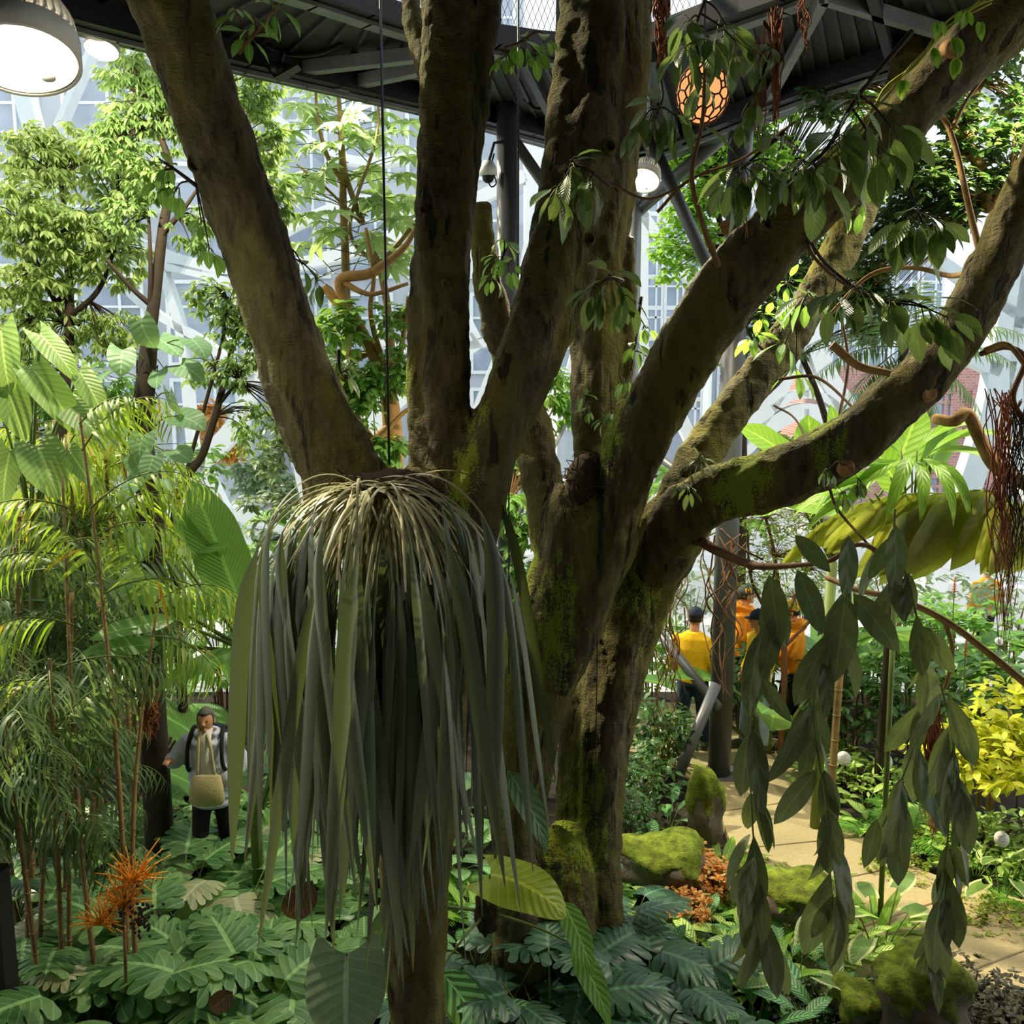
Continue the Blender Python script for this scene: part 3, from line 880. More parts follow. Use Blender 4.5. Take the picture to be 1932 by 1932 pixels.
f1 = thing('fig_tree', 'tall fig with one trunk and three great limbs, strap leaved clump at its fork', 'tree', (P(790, 1930, 5.5).x, P(790, 1930, 5.5).y, 0))
mb = MB()
limb(mb, [(790, 2120, 5.55, 112), (788, 1900, 5.55, 96), (785, 1600, 5.55, 135), (790, 1300, 5.55, 190), (800, 1100, 5.6, 215), (800, 960, 5.65, 200), (800, 900, 5.7, 120)], seed=1, lobe=0.09)
limb(mb, [(770, 1090, 5.6, 170), (700, 985, 5.6, 150), (640, 880, 5.6, 140), (575, 740, 5.55, 130), (535, 620, 5.5, 125), (475, 440, 5.4, 134), (405, 240, 5.2, 142), (340, 40, 5.05, 148), (290, -120, 5.0, 150)], seed=2, lobe=0.09)
limb(mb, [(585, 690, 5.66, 40), (470, 500, 5.5, 66), (425, 420, 5.45, 62), (380, 300, 5.35, 40)], seed=5)
limb(mb, [(820, 1060, 5.7, 140), (832, 900, 5.75, 112), (830, 750, 5.8, 114), (832, 600, 5.85, 120), (838, 450, 5.85, 122), (855, 250, 5.9, 120), (868, 60, 5.95, 128), (872, -110, 6.0, 132)], seed=3, lobe=0.12)
limb(mb, [(840, 210, 6.0, 40), (806, 130, 6.15, 46), (778, 20, 6.3, 42), (770, -80, 6.35, 42)], seed=4)
limb(mb, [(830, 1130, 5.65, 150), (880, 1010, 5.65, 105), (905, 900, 5.65, 118), (950, 780, 5.7, 118), (1000, 660, 5.75, 126), (1048, 520, 5.85, 134), (1085, 380, 5.95, 128), (1105, 200, 6.05, 120), (1118, 50, 6.1, 112), (1122, -110, 6.15, 112)], seed=6, lobe=0.11)
limb(mb, [(1120, 480, 5.95, 70), (1150, 330, 6.05, 74), (1168, 180, 6.1, 70), (1180, 20, 6.15, 62), (1182, -110, 6.2, 60)], seed=7)
limb(mb, [(865, 770, 5.75, 60), (858, 840, 5.7, 70), (850, 930, 5.65, 80)], seed=8)
trunk1 = remeshed(obj('trunk', mb, M['bark1'], f1), 0.019, 2, 0.5, 0.05, 0.14)

# cut branch scars and knots
def scar(par, x, y, d, px, dirv, name='branch_scar', hollow=True):
    p = P(x, y, d); r = S(px, d)/2; q = V(dirv).normalized()
    Mx = Matrix.Translation(p) @ q.to_track_quat('Z', 'Y').to_matrix().to_4x4()
    o = obj(name, MB().lathe([(r*1.6, -r*1.2), (r*1.25, -r*0.3), (r*1.15, r*0.1), (r*0.9, r*0.16), (r*0.8, r*(-0.35 if hollow else 0.1)), (0, r*(-0.5 if hollow else 0.12))], 18, Mx), M['bark1'] if hollow else M['cut'], par)
    return o
scar(f1, 372, 305, 5.12, 38, (-0.35, -1, 0.05))
scar(f1, 517, 390, 5.3, 16, (0.9, -0.5, 0.1))
scar(f1, 826, 84, 5.75, 22, (-0.3, -1, 0)); scar(f1, 842, 535, 5.62, 12, (0, -1, -0.2)); scar(f1, 800, 395, 5.68, 16, (-0.5, -1, 0))
scar(f1, 1112, 450, 5.75, 18, (0.1, -1, 0.1)); scar(f1, 1150, 275, 5.85, 22, (0.2, -1, 0.2)); scar(f1, 652, 712, 5.45, 10, (0.8, -0.6, 0.1))

f2 = thing('fig_tree', 'twin stemmed mossy fig with long limbs spreading to the upper right', 'tree', (P(1060, 1700, 7.0).x, P(1060, 1700, 7.0).y, 0))
mb = MB()
limb(mb, [(985, 1900, 7.0, 150), (985, 1700, 7.0, 120), (985, 1560, 6.95, 98), (992, 1420, 6.9, 112), (1010, 1300, 6.8, 142), (1050, 1190, 6.75, 160), (1085, 1090, 6.7, 160), (1110, 1000, 6.7, 190), (1125, 930, 6.7, 170)], seed=11, lobe=0.1)
limb(mb, [(1070, 1130, 6.75, 110), (1040, 1000, 6.8, 92), (1022, 900, 6.85, 80), (1000, 790, 6.9, 76), (965, 680, 6.9, 66), (935, 590, 6.85, 56), (915, 490, 6.8, 46), (905, 385, 6.8, 40)], seed=12)
limb(mb, [(1140, 1050, 6.65, 130), (1165, 940, 6.5, 110), (1205, 840, 6.4, 112), (1255, 740, 6.3, 108), (1315, 630, 6.1, 116), (1390, 520, 5.9, 124), (1480, 425, 5.75, 118), (1600, 320, 5.6, 116), (1700, 220, 5.5, 116), (1800, 120, 5.4, 118), (1900, 40, 5.3, 116), (2010, -60, 5.2, 116)], seed=13, lobe=0.09)
limb(mb, [(1115, 960, 7.0, 60), (1118, 860, 7.1, 72), (1124, 760, 7.15, 96), (1126, 640, 7.15, 104), (1134, 520, 7.1, 96), (1150, 400, 7.05, 90), (1172, 250, 7.0, 80), (1186, 100, 7.0, 74), (1190, -100, 7.0, 70)], seed=14, lobe=0.12)
limb(mb, [(1168, 800, 7.15, 34), (1178, 680, 7.15, 36), (1182, 560, 7.12, 40), (1180, 450, 7.1, 40)], seed=24)
limb(mb, [(1105, 1900, 7.2, 170), (1112, 1720, 7.2, 120), (1125, 1560, 7.2, 96), (1138, 1400, 7.2, 112), (1165, 1260, 7.15, 124), (1205, 1130, 7.1, 128), (1240, 1040, 7.05, 126), (1280, 970, 6.9, 110)], seed=15, lobe=0.12)
limb(mb, [(1085, 1640, 7.25, 60), (1080, 1500, 7.3, 58), (1090, 1380, 7.3, 70), (1120, 1250, 7.25, 60), (1165, 1130, 7.2, 50)], seed=25, lobe=0.1)
limb(mb, [(1235, 1070, 7.0, 120), (1290, 980, 6.7, 108), (1350, 935, 6.4, 96), (1430, 912, 6.2, 104), (1520, 880, 6.0, 106), (1610, 826, 5.9, 108), (1690, 755, 5.8, 104), (1775, 670, 5.7, 102), (1845, 560, 5.6, 102), (1900, 450, 5.5, 100), (1965, 330, 5.4, 100), (2030, 220, 5.3, 100)], seed=16, lobe=0.09)
limb(mb, [(1270, 985, 6.9, 96), (1305, 890, 7.0, 84), (1360, 800, 7.1, 78), (1430, 710, 7.2, 80), (1510, 600, 7.3, 70), (1580, 480, 7.4, 66), (1640, 350, 7.5, 62), (1690, 220, 7.5, 66), (1725, 100, 7.5, 72), (1760, -80, 7.5, 78)], seed=17)
limb(mb, [(1060, 1760, 7.0, 130), (1062, 1660, 7.0, 110), (1068, 1590, 7.05, 80), (1072, 1550, 7.1, 40)], seed=18)
trunk2 = remeshed(obj('trunk', mb, M['bark2'], f2), 0.02, 2, 0.5, 0.055, 0.15)
scar(f2, 1450, 420, 5.6, 22, (0.1, -1, 0.1)); scar(f2, 1368, 425, 5.7, 18, (-0.6, -0.8, 0.3), hollow=False)
scar(f2, 1802, 92, 5.2, 30, (0, -1, 0), hollow=False); scar(f2, 1600, 887, 5.75, 22, (0, -1, -0.2), hollow=False)
scar(f2, 1755, 742, 5.62, 26, (0.3, -1, 0), hollow=False); scar(f2, 1558, 385, 5.6, 18, (0.3, -1, 0.2))
scar(f2, 1500, 848, 5.95, 24, (-0.2, -0.4, 1), hollow=True)

# nest like clump of dead moss in the fork
m = MB()
rs = random.Random(3)
c = P(1108, 915, 6.45)
for i in range(420):
    q = V((rs.gauss(0, 1), rs.gauss(0, 1), rs.gauss(0, 1))); q.normalize(); q *= rs.uniform(0.6, 1.0)
    b = c+V((q.x*S(50, 6.4), q.y*0.12, q.z*S(72, 6.4)))
    t1 = V((rs.uniform(-1, 1), rs.uniform(-1, 1), rs.uniform(-1.2, 0.5)))*0.05
    t2 = V((rs.uniform(-1, 1), rs.uniform(-1, 1), rs.uniform(-1.5, 0.3)))*0.05
    m.tube([b, b+t1, b+t1+t2], [0.004, 0.0035, 0.002], 4, cap=False)
m.ball(c, (S(42, 6.4), 0.11, S(62, 6.4)), 14, 10)
tag(obj('moss_clump', m, M['nest'], loc=c), 'brown clump of dead moss wedged in the fork of the mossy fig', 'moss')

# twigs of the fig and its drooping sprays of leaves
def whorl(mb, st, p, axis, n, L, droop=0.5, pet=0.35, tm=None, asp=0.42):
    """leaves on petioles round a twig tip"""
    axis = V(axis).normalized()
    a0 = U(0, 6.28)
    x = axis.cross(V((0.2, 0.3, 0.9))).normalized(); y = axis.cross(x)
    for k in range(n):
        a = a0+k*2.4
        out = (x*math.cos(a)+y*math.sin(a))
        b = V(p)-axis*U(0, 0.1)*1.2*L/0.2*0.5
        d = (out*U(0.7, 1.0)+axis*U(0.1, 0.7)+V((0, 0, -droop*U(0.4, 1.3)))).normalized()
        l = L*U(0.65, 1.12)
        e = b+d*l*pet+V((0, 0, -0.01))
        st.tube([b, b+d*l*pet*0.5+V((0, 0, 0.006)), e], 0.0028, 4, cap=False)
        d2 = (d+V((0, 0, -droop*U(0.5, 1.5)))).normalized()
        up = V((U(-.5, .5), U(-.5, .5), 1.0)) if abs(d2.z) < 0.8 else V((out.x, out.y, 0.2))
        mb.put(tmpl('oval', asp, U(0.1, 0.9), U(0.1, 0.3), 6, 1, 0.012) if tm is None else tm, e, d2, up, l)

def spray(par, pts, tips, n=9, L=0.2, r=0.012, mat='L_fig', droop=0.5, twigmat='twig_dark', asp=0.42, pet=0.35):
    """a twig through pts (x, y, d) and side twigs ending at tips, whorls of leaves on each"""
    st = MB()
    path = smooth_path([tuple(P(*q)) for q in pts], 16)
    st.tube(path, np.linspace(r, r*0.45, 16), 7)
    for (x, y, d, k) in tips:
        e = P(x, y, d)
        i = int(np.argmin(((path-np.array(e))**2).sum(1)))
        b = V(path[max(0, i-2)])
        mid = (b+e)/2+V((U(-.02, .02), U(-.02, .02), 0.02))
        st.tube([b, mid, e], [r*0.5, r*0.4, r*0.3], 6, seg=6)
        lf, pe = MB(), MB()
        whorl(lf, pe, e, (e-b) if (e-b).length > 0.02 else rnd_dir(), k or n, L, droop, pet, None, asp)
        s = obj('leaf_spray', lf, M[mat], par)
        obj('petioles', pe, M['stemgreen'], s)
    obj('twig', st, M[twigmat], par)
D = 5.2
spray(f1, [(1150, 350, 5.5), (1110, 320, D), (1075, 310, D)], [(1075, 305, D, 12), (1110, 340, D, 9), (1050, 360, 5.1, 6)], L=0.20, droop=0.7)
spray(f1, [(1175, 530, 5.6), (1150, 525, 5.2), (1120, 545, D)], [(1150, 520, D, 10), (1118, 545, D, 7), (1180, 560, D, 6)], L=0.20, droop=0.7)
spray(f2, [(1480, 250, 5.0), (1420, 300, 5.0), (1390, 330, 4.9)], [(1400, 310, 4.8, 8), (1450, 300, 4.8, 7), (1370, 330, 4.9, 6)], L=0.22, droop=0.6)
spray(f2, [(1720, 60, 5.0), (1620, 180, 4.9), (1560, 280, 4.8), (1500, 330, 4.8)], [(1620, 200, 4.7, 8), (1570, 270, 4.7, 9), (1500, 300, 4.7, 10), (1680, 240, 4.8, 7), (1660, 290, 4.8, 7), (1540, 320, 4.6, 6)], L=0.24, r=0.016, droop=0.55)
spray(f2, [(1700, 300, 5.2), (1720, 370, 5.0), (1740, 420, 4.9)], [(1735, 405, 4.9, 9), (1780, 425, 4.9, 7), (1700, 425, 5.0, 6)], L=0.22, droop=0.8)
spray(f2, [(1520, 440, 5.6), (1560, 500, 5.2), (1640, 560, 5.0), (1700, 575, 4.9)], [(1620, 545, 4.9, 9), (1690, 570, 4.9, 8), (1570, 560, 5.0, 6), (1750, 580, 4.9, 8), (1790, 600, 4.9, 6)], L=0.22, droop=0.6)
spray(f2, [(1330, 0, 5.4), (1310, 60, 5.3), (1320, 110, 5.2)], [(1300, 40, 5.3, 8), (1340, 70, 5.2, 8), (1290, 90, 5.2, 7), (1370, 50, 5.4, 6), (1400, 90, 5.4, 6), (1330, 160, 5.3, 4)], L=0.2, droop=0.7)
spray(f2, [(1240, 120, 5.6), (1250, 180, 5.5), (1240, 215, 5.4)], [(1240, 200, 5.4, 9), (1215, 225, 5.4, 7), (1275, 220, 5.4, 6)], L=0.2, droop=0.8)
spray(f2, [(1440, 40, 5.6), (1460, 75, 5.6), (1450, 110, 5.5)], [(1450, 85, 5.5, 6), (1430, 120, 5.6, 5), (1400, 230, 5.7, 7), (1420, 190, 5.6, 5)], L=0.15, droop=0.8)
spray(f2, [(1500, 600, 6.6), (1520, 560, 6.3), (1535, 540, 6.2)], [(1520, 560, 6.1, 7), (1480, 650, 6.6, 4), (1500, 700, 6.8, 4)], L=0.2, mat='L_mid')
spray(f2, [(1590, 880, 5.8), (1580, 870, 5.6), (1560, 890, 5.5)], [(1560, 885, 5.5, 7), (1620, 905, 5.5, 7), (1590, 930, 5.5, 4)], L=0.085, r=0.005, droop=1.0, asp=0.55)
spray(f2, [(1300, 900, 6.5), (1310, 870, 6.3), (1330, 860, 6.2)], [(1320, 862, 6.2, 7), (1280, 905, 6.2, 6), (1300, 920, 6.2, 6)], L=0.11, r=0.005, droop=0.3, asp=0.35)
spray(f2, [(1560, 300, 6.9), (1620, 360, 6.9), (1650, 380, 6.8)], [(1640, 350, 6.8, 4), (1620, 390, 6.8, 4), (1590, 390, 6.8, 3), (1660, 340, 6.8, 3)], L=0.15, mat='L_bright')
spray(f1, [(450, 100, 5.0), (500, 40, 4.9), (540, -10, 4.8)], [(470, 60, 4.9, 5), (520, 10, 4.8, 6), (480, 30, 4.9, 4), (440, 10, 4.9, 5)], L=0.13, mat='L_mid', twigmat='twig')
spray(f1, [(1010, 60, 5.8), (980, 80, 5.7), (950, 90, 5.7)], [(985, 75, 5.7, 7), (1010, 100, 5.7, 6), (955, 105, 5.7, 6), (1030, 70, 5.7, 4)], L=0.13, mat='L_bright', twigmat='twig', asp=0.5)
spray(f1, [(945, 560, 6.6), (940, 510, 6.3), (955, 470, 6.2)], [(935, 480, 6.2, 7), (950, 450, 6.2, 6), (925, 520, 6.2, 6), (960, 500, 6.2, 5)], L=0.12, mat='L_mid', asp=0.5)
spray(f1, [(370, 350, 5.2), (330, 320, 5.2), (300, 300, 5.2)], [(310, 310, 5.2, 7), (330, 360, 5.2, 6), (380, 420, 5.4, 7), (395, 470, 5.4, 6), (300, 340, 5.2, 4)], L=0.12, mat='L_mid', asp=0.55)
spray(f1, [(520, 400, 5.5), (540, 440, 5.6), (550, 500, 5.6)], [(545, 520, 5.7, 8), (570, 500, 5.8, 7), (600, 530, 5.9, 8), (540, 480, 5.6, 6)], L=0.15, mat='L_dark')
spray(f1, [(640, 660, 5.7), (640, 690, 5.8), (650, 720, 5.9)], [(640, 670, 5.9, 8), (655, 700, 5.9, 7)], L=0.13, mat='L_dark')
spray(f2, [(1210, 560, 6.7), (1200, 640, 6.7), (1190, 700, 6.7)], [(1200, 650, 6.6, 7), (1220, 620, 6.7, 6), (1180, 720, 6.7, 6), (1230, 680, 6.7, 5)], L=0.13, mat='L_mid')
spray(f2, [(1170, 820, 6.8), (1140, 780, 6.6), (1110, 760, 6.5)], [(1110, 770, 6.5, 6), (1140, 790, 6.5, 6), (1160, 770, 6.5, 5), (1100, 745, 6.5, 4)], L=0.09, mat='L_mid', r=0.004)
spray(f2, [(1440, 660, 6.9), (1420, 640, 6.8), (1400, 600, 6.8)], [(1440, 590, 6.8, 7), (1470, 560, 6.8, 8), (1420, 630, 6.8, 7), (1490, 530, 6.9, 7)], L=0.15, mat='L_bright')
# bare twigs of the right hand fig
def twig(par, pts, r0, r1, mat='twig', n=24, name='twig'):
    p = [tuple(P(*q)) for q in pts]
    return obj(name, MB().tube(p, np.linspace(r0, r1, len(p)), 8, seg=n), M[mat], par)
twig(f2, [(1355, 500, 5.6), (1325, 420, 5.3), (1305, 330, 5.2), (1325, 230, 5.2), (1330, 120, 5.2)], 0.018, 0.008)
twig(f2, [(1240, 400, 5.5), (1300, 340, 5.4), (1400, 300, 5.3), (1500, 230, 5.2)], 0.010, 0.007)
twig(f2, [(1150, 345, 5.6), (1220, 375, 5.5), (1290, 350, 5.4)], 0.010, 0.006)
twig(f2, [(1520, 450, 5.7), (1540, 490, 5.4), (1600, 540, 5.2), (1700, 580, 5.0)], 0.012, 0.007)
twig(f2, [(1590, 610, 6.6), (1600, 690, 6.5), (1585, 780, 6.3), (1585, 800, 6.0)], 0.010, 0.012)
twig(f2, [(1470, 715, 6.7), (1540, 712, 6.5), (1600, 760, 6.2), (1620, 790, 5.9)], 0.013, 0.007)
twig(f2, [(1460, 765, 6.6), (1500, 790, 6.4), (1530, 850, 6.1)], 0.008, 0.006)
twig(f2, [(1570, 650, 5.7), (1620, 690, 5.7), (1680, 705, 5.65)], 0.03, 0.022, 'tan_branch')
twig(f2, [(1560, 600, 6.2), (1640, 520, 6.2), (1720, 505, 6.0), (1790, 520, 5.8), (1822, 515, 5.6)], 0.012, 0.018, 'tan_branch')
twig(f2, [(1860, 660, 5.6), (1900, 650, 5.4), (1935, 690, 5.3)], 0.018, 0.014, 'tan_branch')
twig(f2, [(1850, 480, 5.6), (1830, 400, 5.8), (1800, 270, 6.0), (1770, 215, 6.0), (1700, 215, 5.6)], 0.022, 0.014, 'tan_branch')
twig(f2, [(1798, 240, 6.0), (1830, 180, 6.2), (1900, 90, 6.4)], 0.016, 0.010, 'tan_branch')
twig(f2, [(1560, 900, 5.9), (1580, 960, 5.6), (1640, 1030, 5.3), (1700, 1110, 5.1)], 0.010, 0.006)
twig(f1, [(705, 905, 5.5), (740, 893, 5.5), (790, 884, 5.6)], 0.02, 0.008, 'cane')

# ---------------------------------------------------------------- strap leaved clump hanging from the fork
cr = P(718, 930, 5.12)
ep = thing('strap_leaf_clump', 'large clump of long hanging strap leaves at the fork of the left fig', 'plant', cr)
rs = random.Random(21)
m = MB(); m.ball(cr+V((0.05, 0.14, -0.03)), (0.28, 0.2, 0.14), 16, 10, lambda q: 1+0.12*math.sin(q[0]*9+q[1]*7))
for i in range(260):
    b = cr+V((rs.uniform(-0.28, 0.34), rs.uniform(-0.05, 0.25), rs.uniform(-0.15, 0.09)))
    m.tube([b, b+V((rs.uniform(-.07, .07), rs.uniform(-.07, .02), rs.uniform(-.09, .03)))], 0.004, 4, cap=False)
obj('root_mass', m, M['nest'], ep)
proto = []
def strap(c0, az, el, pl, bl, w, tw):
    d = V((math.cos(az)*math.cos(el), math.sin(az)*math.cos(el), math.sin(el)))
    p = V(c0); pts = [tuple(p)]; wd = [0.018]
    n1 = 9
    for i in range(n1):
        d = (d+V((0, 0, -1))*(0.10+0.13*i/n1)).normalized(); p = p+d*pl/n1
        pts.append(tuple(p)); wd.append(0.017-0.005*i/n1)
    n2 = 12; lean = V((rs.uniform(-.16, .16), rs.uniform(-.1, .1), 0))
    for i in range(n2):
        f = (i+1)/n2
        d = (d*0.8+(V((0, 0, -1))+lean)*0.75).normalized(); p = p+d*bl/n2
        pts.append(tuple(p))
        wd.append(w*min(1, 0.3+f*4)*(1-max(0, (f-0.55)/0.45)**1.6)+0.003)
    sd = V((math.cos(az+PI/2+tw), math.sin(az+PI/2+tw), 0))
    mm = MB()
    q = smooth_path(np.column_stack([np.array(pts), wd]), 34)
    mm.ribbon(q[:, :3], q[:, 3], sd, 0.28)
    return mm
cs = [cr+V((-0.06, 0, 0.02)), cr+V((0.06, -0.02, 0.01))]
rest = MB()
for i in range(165):
    az = rs.choice((rs.uniform(PI, 2*PI), rs.uniform(0.95*PI, 2.05*PI), rs.uniform(-0.15, PI+0.15)) if i % 4 else (rs.uniform(1.15*PI, 1.85*PI),))
    el = rs.uniform(-0.75, 0.6)
    pl = rs.uniform(0.55, 1.05)*(1-(0.36 if math.cos(az) < 0 else 0.2)*abs(math.cos(az)))
    end = rs.uniform(1.7, 2.5)-0.45*abs(math.cos(az))*rs.random()
    bl = max(0.8, end-pl*0.62)
    mm = strap(cs[i % 2]+V((rs.uniform(-.07, .07), rs.uniform(-.05, .05), 0)), az, el, pl, bl, rs.uniform(0.045, 0.09), rs.uniform(-0.9, 0.9))
    if i % 5 < 3: obj('strap_leaf', mm, M['L_strap'], ep)
    else: rest.raw(mm.v[0], mm.l[0], mm.t[0], mm.u[0])
ro = obj('strap_leaves', rest, M['L_strap'], ep); ro['kind'] = 'stuff'
m = MB()
for i in range(130):                        # dry old petioles over the top
    az = rs.uniform(PI*0.95, 2.05*PI); d = V((math.cos(az), math.sin(az)*0.8, rs.uniform(-0.5, 0.35))).normalized(); p = cs[i % 2]+V((rs.uniform(-.08, .08), 0, rs.uniform(-.02, .03)))
    L_ = rs.uniform(0.3, 0.8); pts = [tuple(p)]
    for k in range(9):
        d = (d+V((0, 0, -0.21))).normalized(); p = p+d*L_/9; pts.append(tuple(p))
    m.ribbon(pts, np.linspace(0.024, 0.010, 10), V((math.cos(az+PI/2), math.sin(az+PI/2), 0.2)), 0.3)
obj('dry_straps', m, M['L_petiole'], ep)

# ---------------------------------------------------------------- trees and climbers behind the figs
def bunch(mb, c, k, L, droop, asp=0.32, shape='lance', ns=3, axis=None):
    axis = V(axis) if axis is not None else rnd_dir(-0.2, 1)
    for i in range(k):
        o = rnd_dir(-0.5, 0.6)
        d = (o+axis*0.5+V((0, 0, -droop))).normalized()
        mb.put(tmpl(shape, asp, U(0.2, 1.0), 0.15, ns, 1), V(c)+o*L*0.15, d, V((U(-.6, .6), U(-.6, .6), 1)), L*U(0.6, 1.15))

def tree(name, label, limbs, clusters, L, leaf, bark, k=9, droop=0.6, asp=0.32, shape='lance', group=None, ns=3, zb=None, twigr=0.006):
    """limbs: lists of (x, y, d, width px), the first is the stem and is carried on down to the soil; clusters: (x, y, d, rx, ry, bunches)"""
    b = P(*limbs[0][0][:3])
    g = V((b.x, b.y, -0.08 if zb is None else zb))
    t = thing(name, label, 'tree' if name.endswith('tree') else 'shrub', g, group)
    m = MB(); nodes = []
    w0 = S(limbs[0][0][3], limbs[0][0][2])/2
    first = [tuple(g)+(w0*1.15,)]+[tuple(P(x, y, d))+(S(w, d)/2,) for x, y, d, w in limbs[0]]
    for i, lb in enumerate(limbs):
        q = first if i == 0 else [tuple(P(x, y, d))+(S(w, d)/2,) for x, y, d, w in lb]
        s = smooth_path(q, 8*len(q))
        m.tube(s[:, :3], np.maximum(s[:, 3], 0.004), 9, lobe=0.05, seed=i)
        nodes += [V(r[:3]) for r in s]
    obj('trunk', m, bark, t)
    A = np.array([tuple(v) for v in nodes])
    f, tw = MB(), MB()
    for (x, y, d, rx, ry, n) in clusters:
        c = P(x, y, d); rx_, ry_ = S(rx, d), S(ry, d)
        hub = nodes[int(np.argmin(((A-np.array(c))**2).sum(1)))]
        for i in range(int(n*2.3)):
            o = rnd_dir(); q = U(0.2, 1)**0.6
            e = c+V((o.x*rx_, o.y*min(rx_, ry_)*0.9, o.z*ry_))*q
            if i % 4 == 0:
                mid = (hub+e)/2+V((0, 0, 0.05))
                tw.tube([hub, mid, e], [twigr*1.4, twigr, twigr*0.5], 4, cap=False, seg=5)
            bunch(f, e, k, L, droop, asp, shape, ns, axis=(e-c)*(0.6/max(rx_, 0.1))+V((0, 0, 0.3)))
    if tw.n: obj('twigs', tw, bark, t)
    obj('foliage', f, leaf, t)
    return t

BT, BD = M['tan_branch'], M['twig_dark']
tree('feathery_tree', 'light green fine leaved tree under the corner grow lamp',
     [[(105, 1000, 9.2, 26), (115, 800, 9.2, 24), (130, 640, 9.2, 20), (128, 480, 9.2, 15), (115, 340, 9.2, 9)],
      [(130, 620, 9.2, 12), (80, 520, 9.1, 8), (40, 420, 9.0, 6)], [(130, 600, 9.2, 12), (190, 540, 9.0, 9), (230, 420, 9, 6)], [(120, 560, 9.2, 10), (60, 600, 9, 7)]],
     [(60, 290, 9.0, 80, 60, 44), (140, 300, 9.2, 90, 70, 46), (30, 400, 8.8, 70, 80, 44), (130, 430, 9.0, 110, 90, 66), (230, 330, 9.0, 70, 80, 36),
      (60, 520, 9, 80, 80, 44), (200, 480, 9.1, 80, 70, 36), (110, 620, 9.2, 90, 70, 40), (30, 640, 9.0, 60, 60, 18), (215, 620, 9.2, 70, 50, 22)], 0.115, M['L_fine'], BD, 12, 0.85)
tree('feathery_tree', 'fine leaved tree with slim dark trunk just left of the leaning fig limb',
     [[(285, 1250, 8.6, 34), (275, 900, 8.6, 34), (272, 720, 8.6, 30), (292, 560, 8.6, 24), (306, 440, 8.6, 20), (322, 330, 8.6, 15), (300, 250, 8.5, 10), (270, 190, 8.4, 7)],
      [(308, 440, 8.6, 12), (350, 390, 8.5, 8), (390, 330, 8.4, 5)], [(290, 580, 8.6, 12), (250, 545, 8.5, 9), (200, 490, 8.4, 6)], [(283, 600, 8.6, 11), (284, 500, 8.5, 8), (280, 400, 8.5, 5)]],
     [(235, 130, 8.3, 50, 45, 28), (290, 150, 8.4, 50, 50, 26), (250, 220, 8.4, 70, 50, 36), (330, 230, 8.6, 50, 60, 22), (210, 270, 8.4, 50, 50, 24), (270, 330, 8.5, 60, 60, 26),
      (240, 410, 8.5, 50, 50, 18), (480, 170, 8.8, 50, 60, 28), (500, 260, 8.8, 40, 60, 24), (510, 370, 8.8, 40, 60, 24), (360, 430, 8.6, 40, 50, 14)], 0.10, M['L_fine2'], BD, 12, 0.85)
tree('feathery_tree', 'sparse dark twigged tree in front of the white lattice, left of the fig',
     [[(330, 1000, 9.4, 18), (385, 850, 9.4, 15), (418, 740, 9.4, 13), (440, 650, 9.4, 11), (470, 560, 9.4, 7)], [(415, 760, 9.4, 8), (450, 720, 9.3, 5)], [(335, 950, 9.4, 8), (420, 640, 9.3, 6), (430, 560, 9.3, 5)]],
     [(440, 600, 9.3, 50, 60, 26), (395, 560, 9.3, 40, 40, 14), (445, 700, 9.3, 40, 40, 18), (380, 690, 9.4, 40, 40, 10), (495, 640, 9.4, 40, 60, 20), (560, 780, 9.5, 60, 60, 14), (470, 800, 9.5, 50, 50, 14)], 0.12, M['L_fine2'], BD, 8, 0.7)
tree('tan_branched_tree', 'tree with thick ochre crooked branches behind the hanging wire',
     [[(745, 1100, 9.4, 40), (742, 900, 9.4, 38), (735, 760, 9.4, 34), (700, 660, 9.4, 26), (650, 590, 9.4, 22), (610, 540, 9.3, 14)],
      [(742, 800, 9.4, 20), (690, 850, 9.2, 16), (680, 900, 9.2, 14)], [(690, 640, 9.4, 22), (640, 535, 9.3, 20), (700, 515, 9.3, 18), (760, 470, 9.3, 12), (790, 420, 9.3, 8)],
      [(650, 535, 9.3, 12), (700, 555, 9.2, 9), (770, 535, 9.2, 7)], [(740, 760, 9.4, 14), (760, 640, 9.3, 10), (770, 560, 9.3, 7)], [(735, 720, 9.4, 14), (700, 600, 9.3, 10), (705, 520, 9.3, 8), (690, 430, 9.3, 6)], [(700, 850, 9.2, 9), (760, 780, 9.2, 9), (790, 770, 9.2, 7)]],
     [(640, 620, 9.2, 50, 50, 22), (690, 720, 9.2, 60, 40, 26), (620, 700, 9.3, 40, 50, 18), (740, 690, 9.2, 40, 50, 16), (660, 780, 9.2, 60, 40, 16), (730, 850, 9.2, 50, 30, 12), (750, 600, 9.3, 40, 40, 10), (620, 790, 9.5, 60, 60, 18)], 0.14, M['L_mid'], BT, 7, 0.5, 0.45, 'oval')
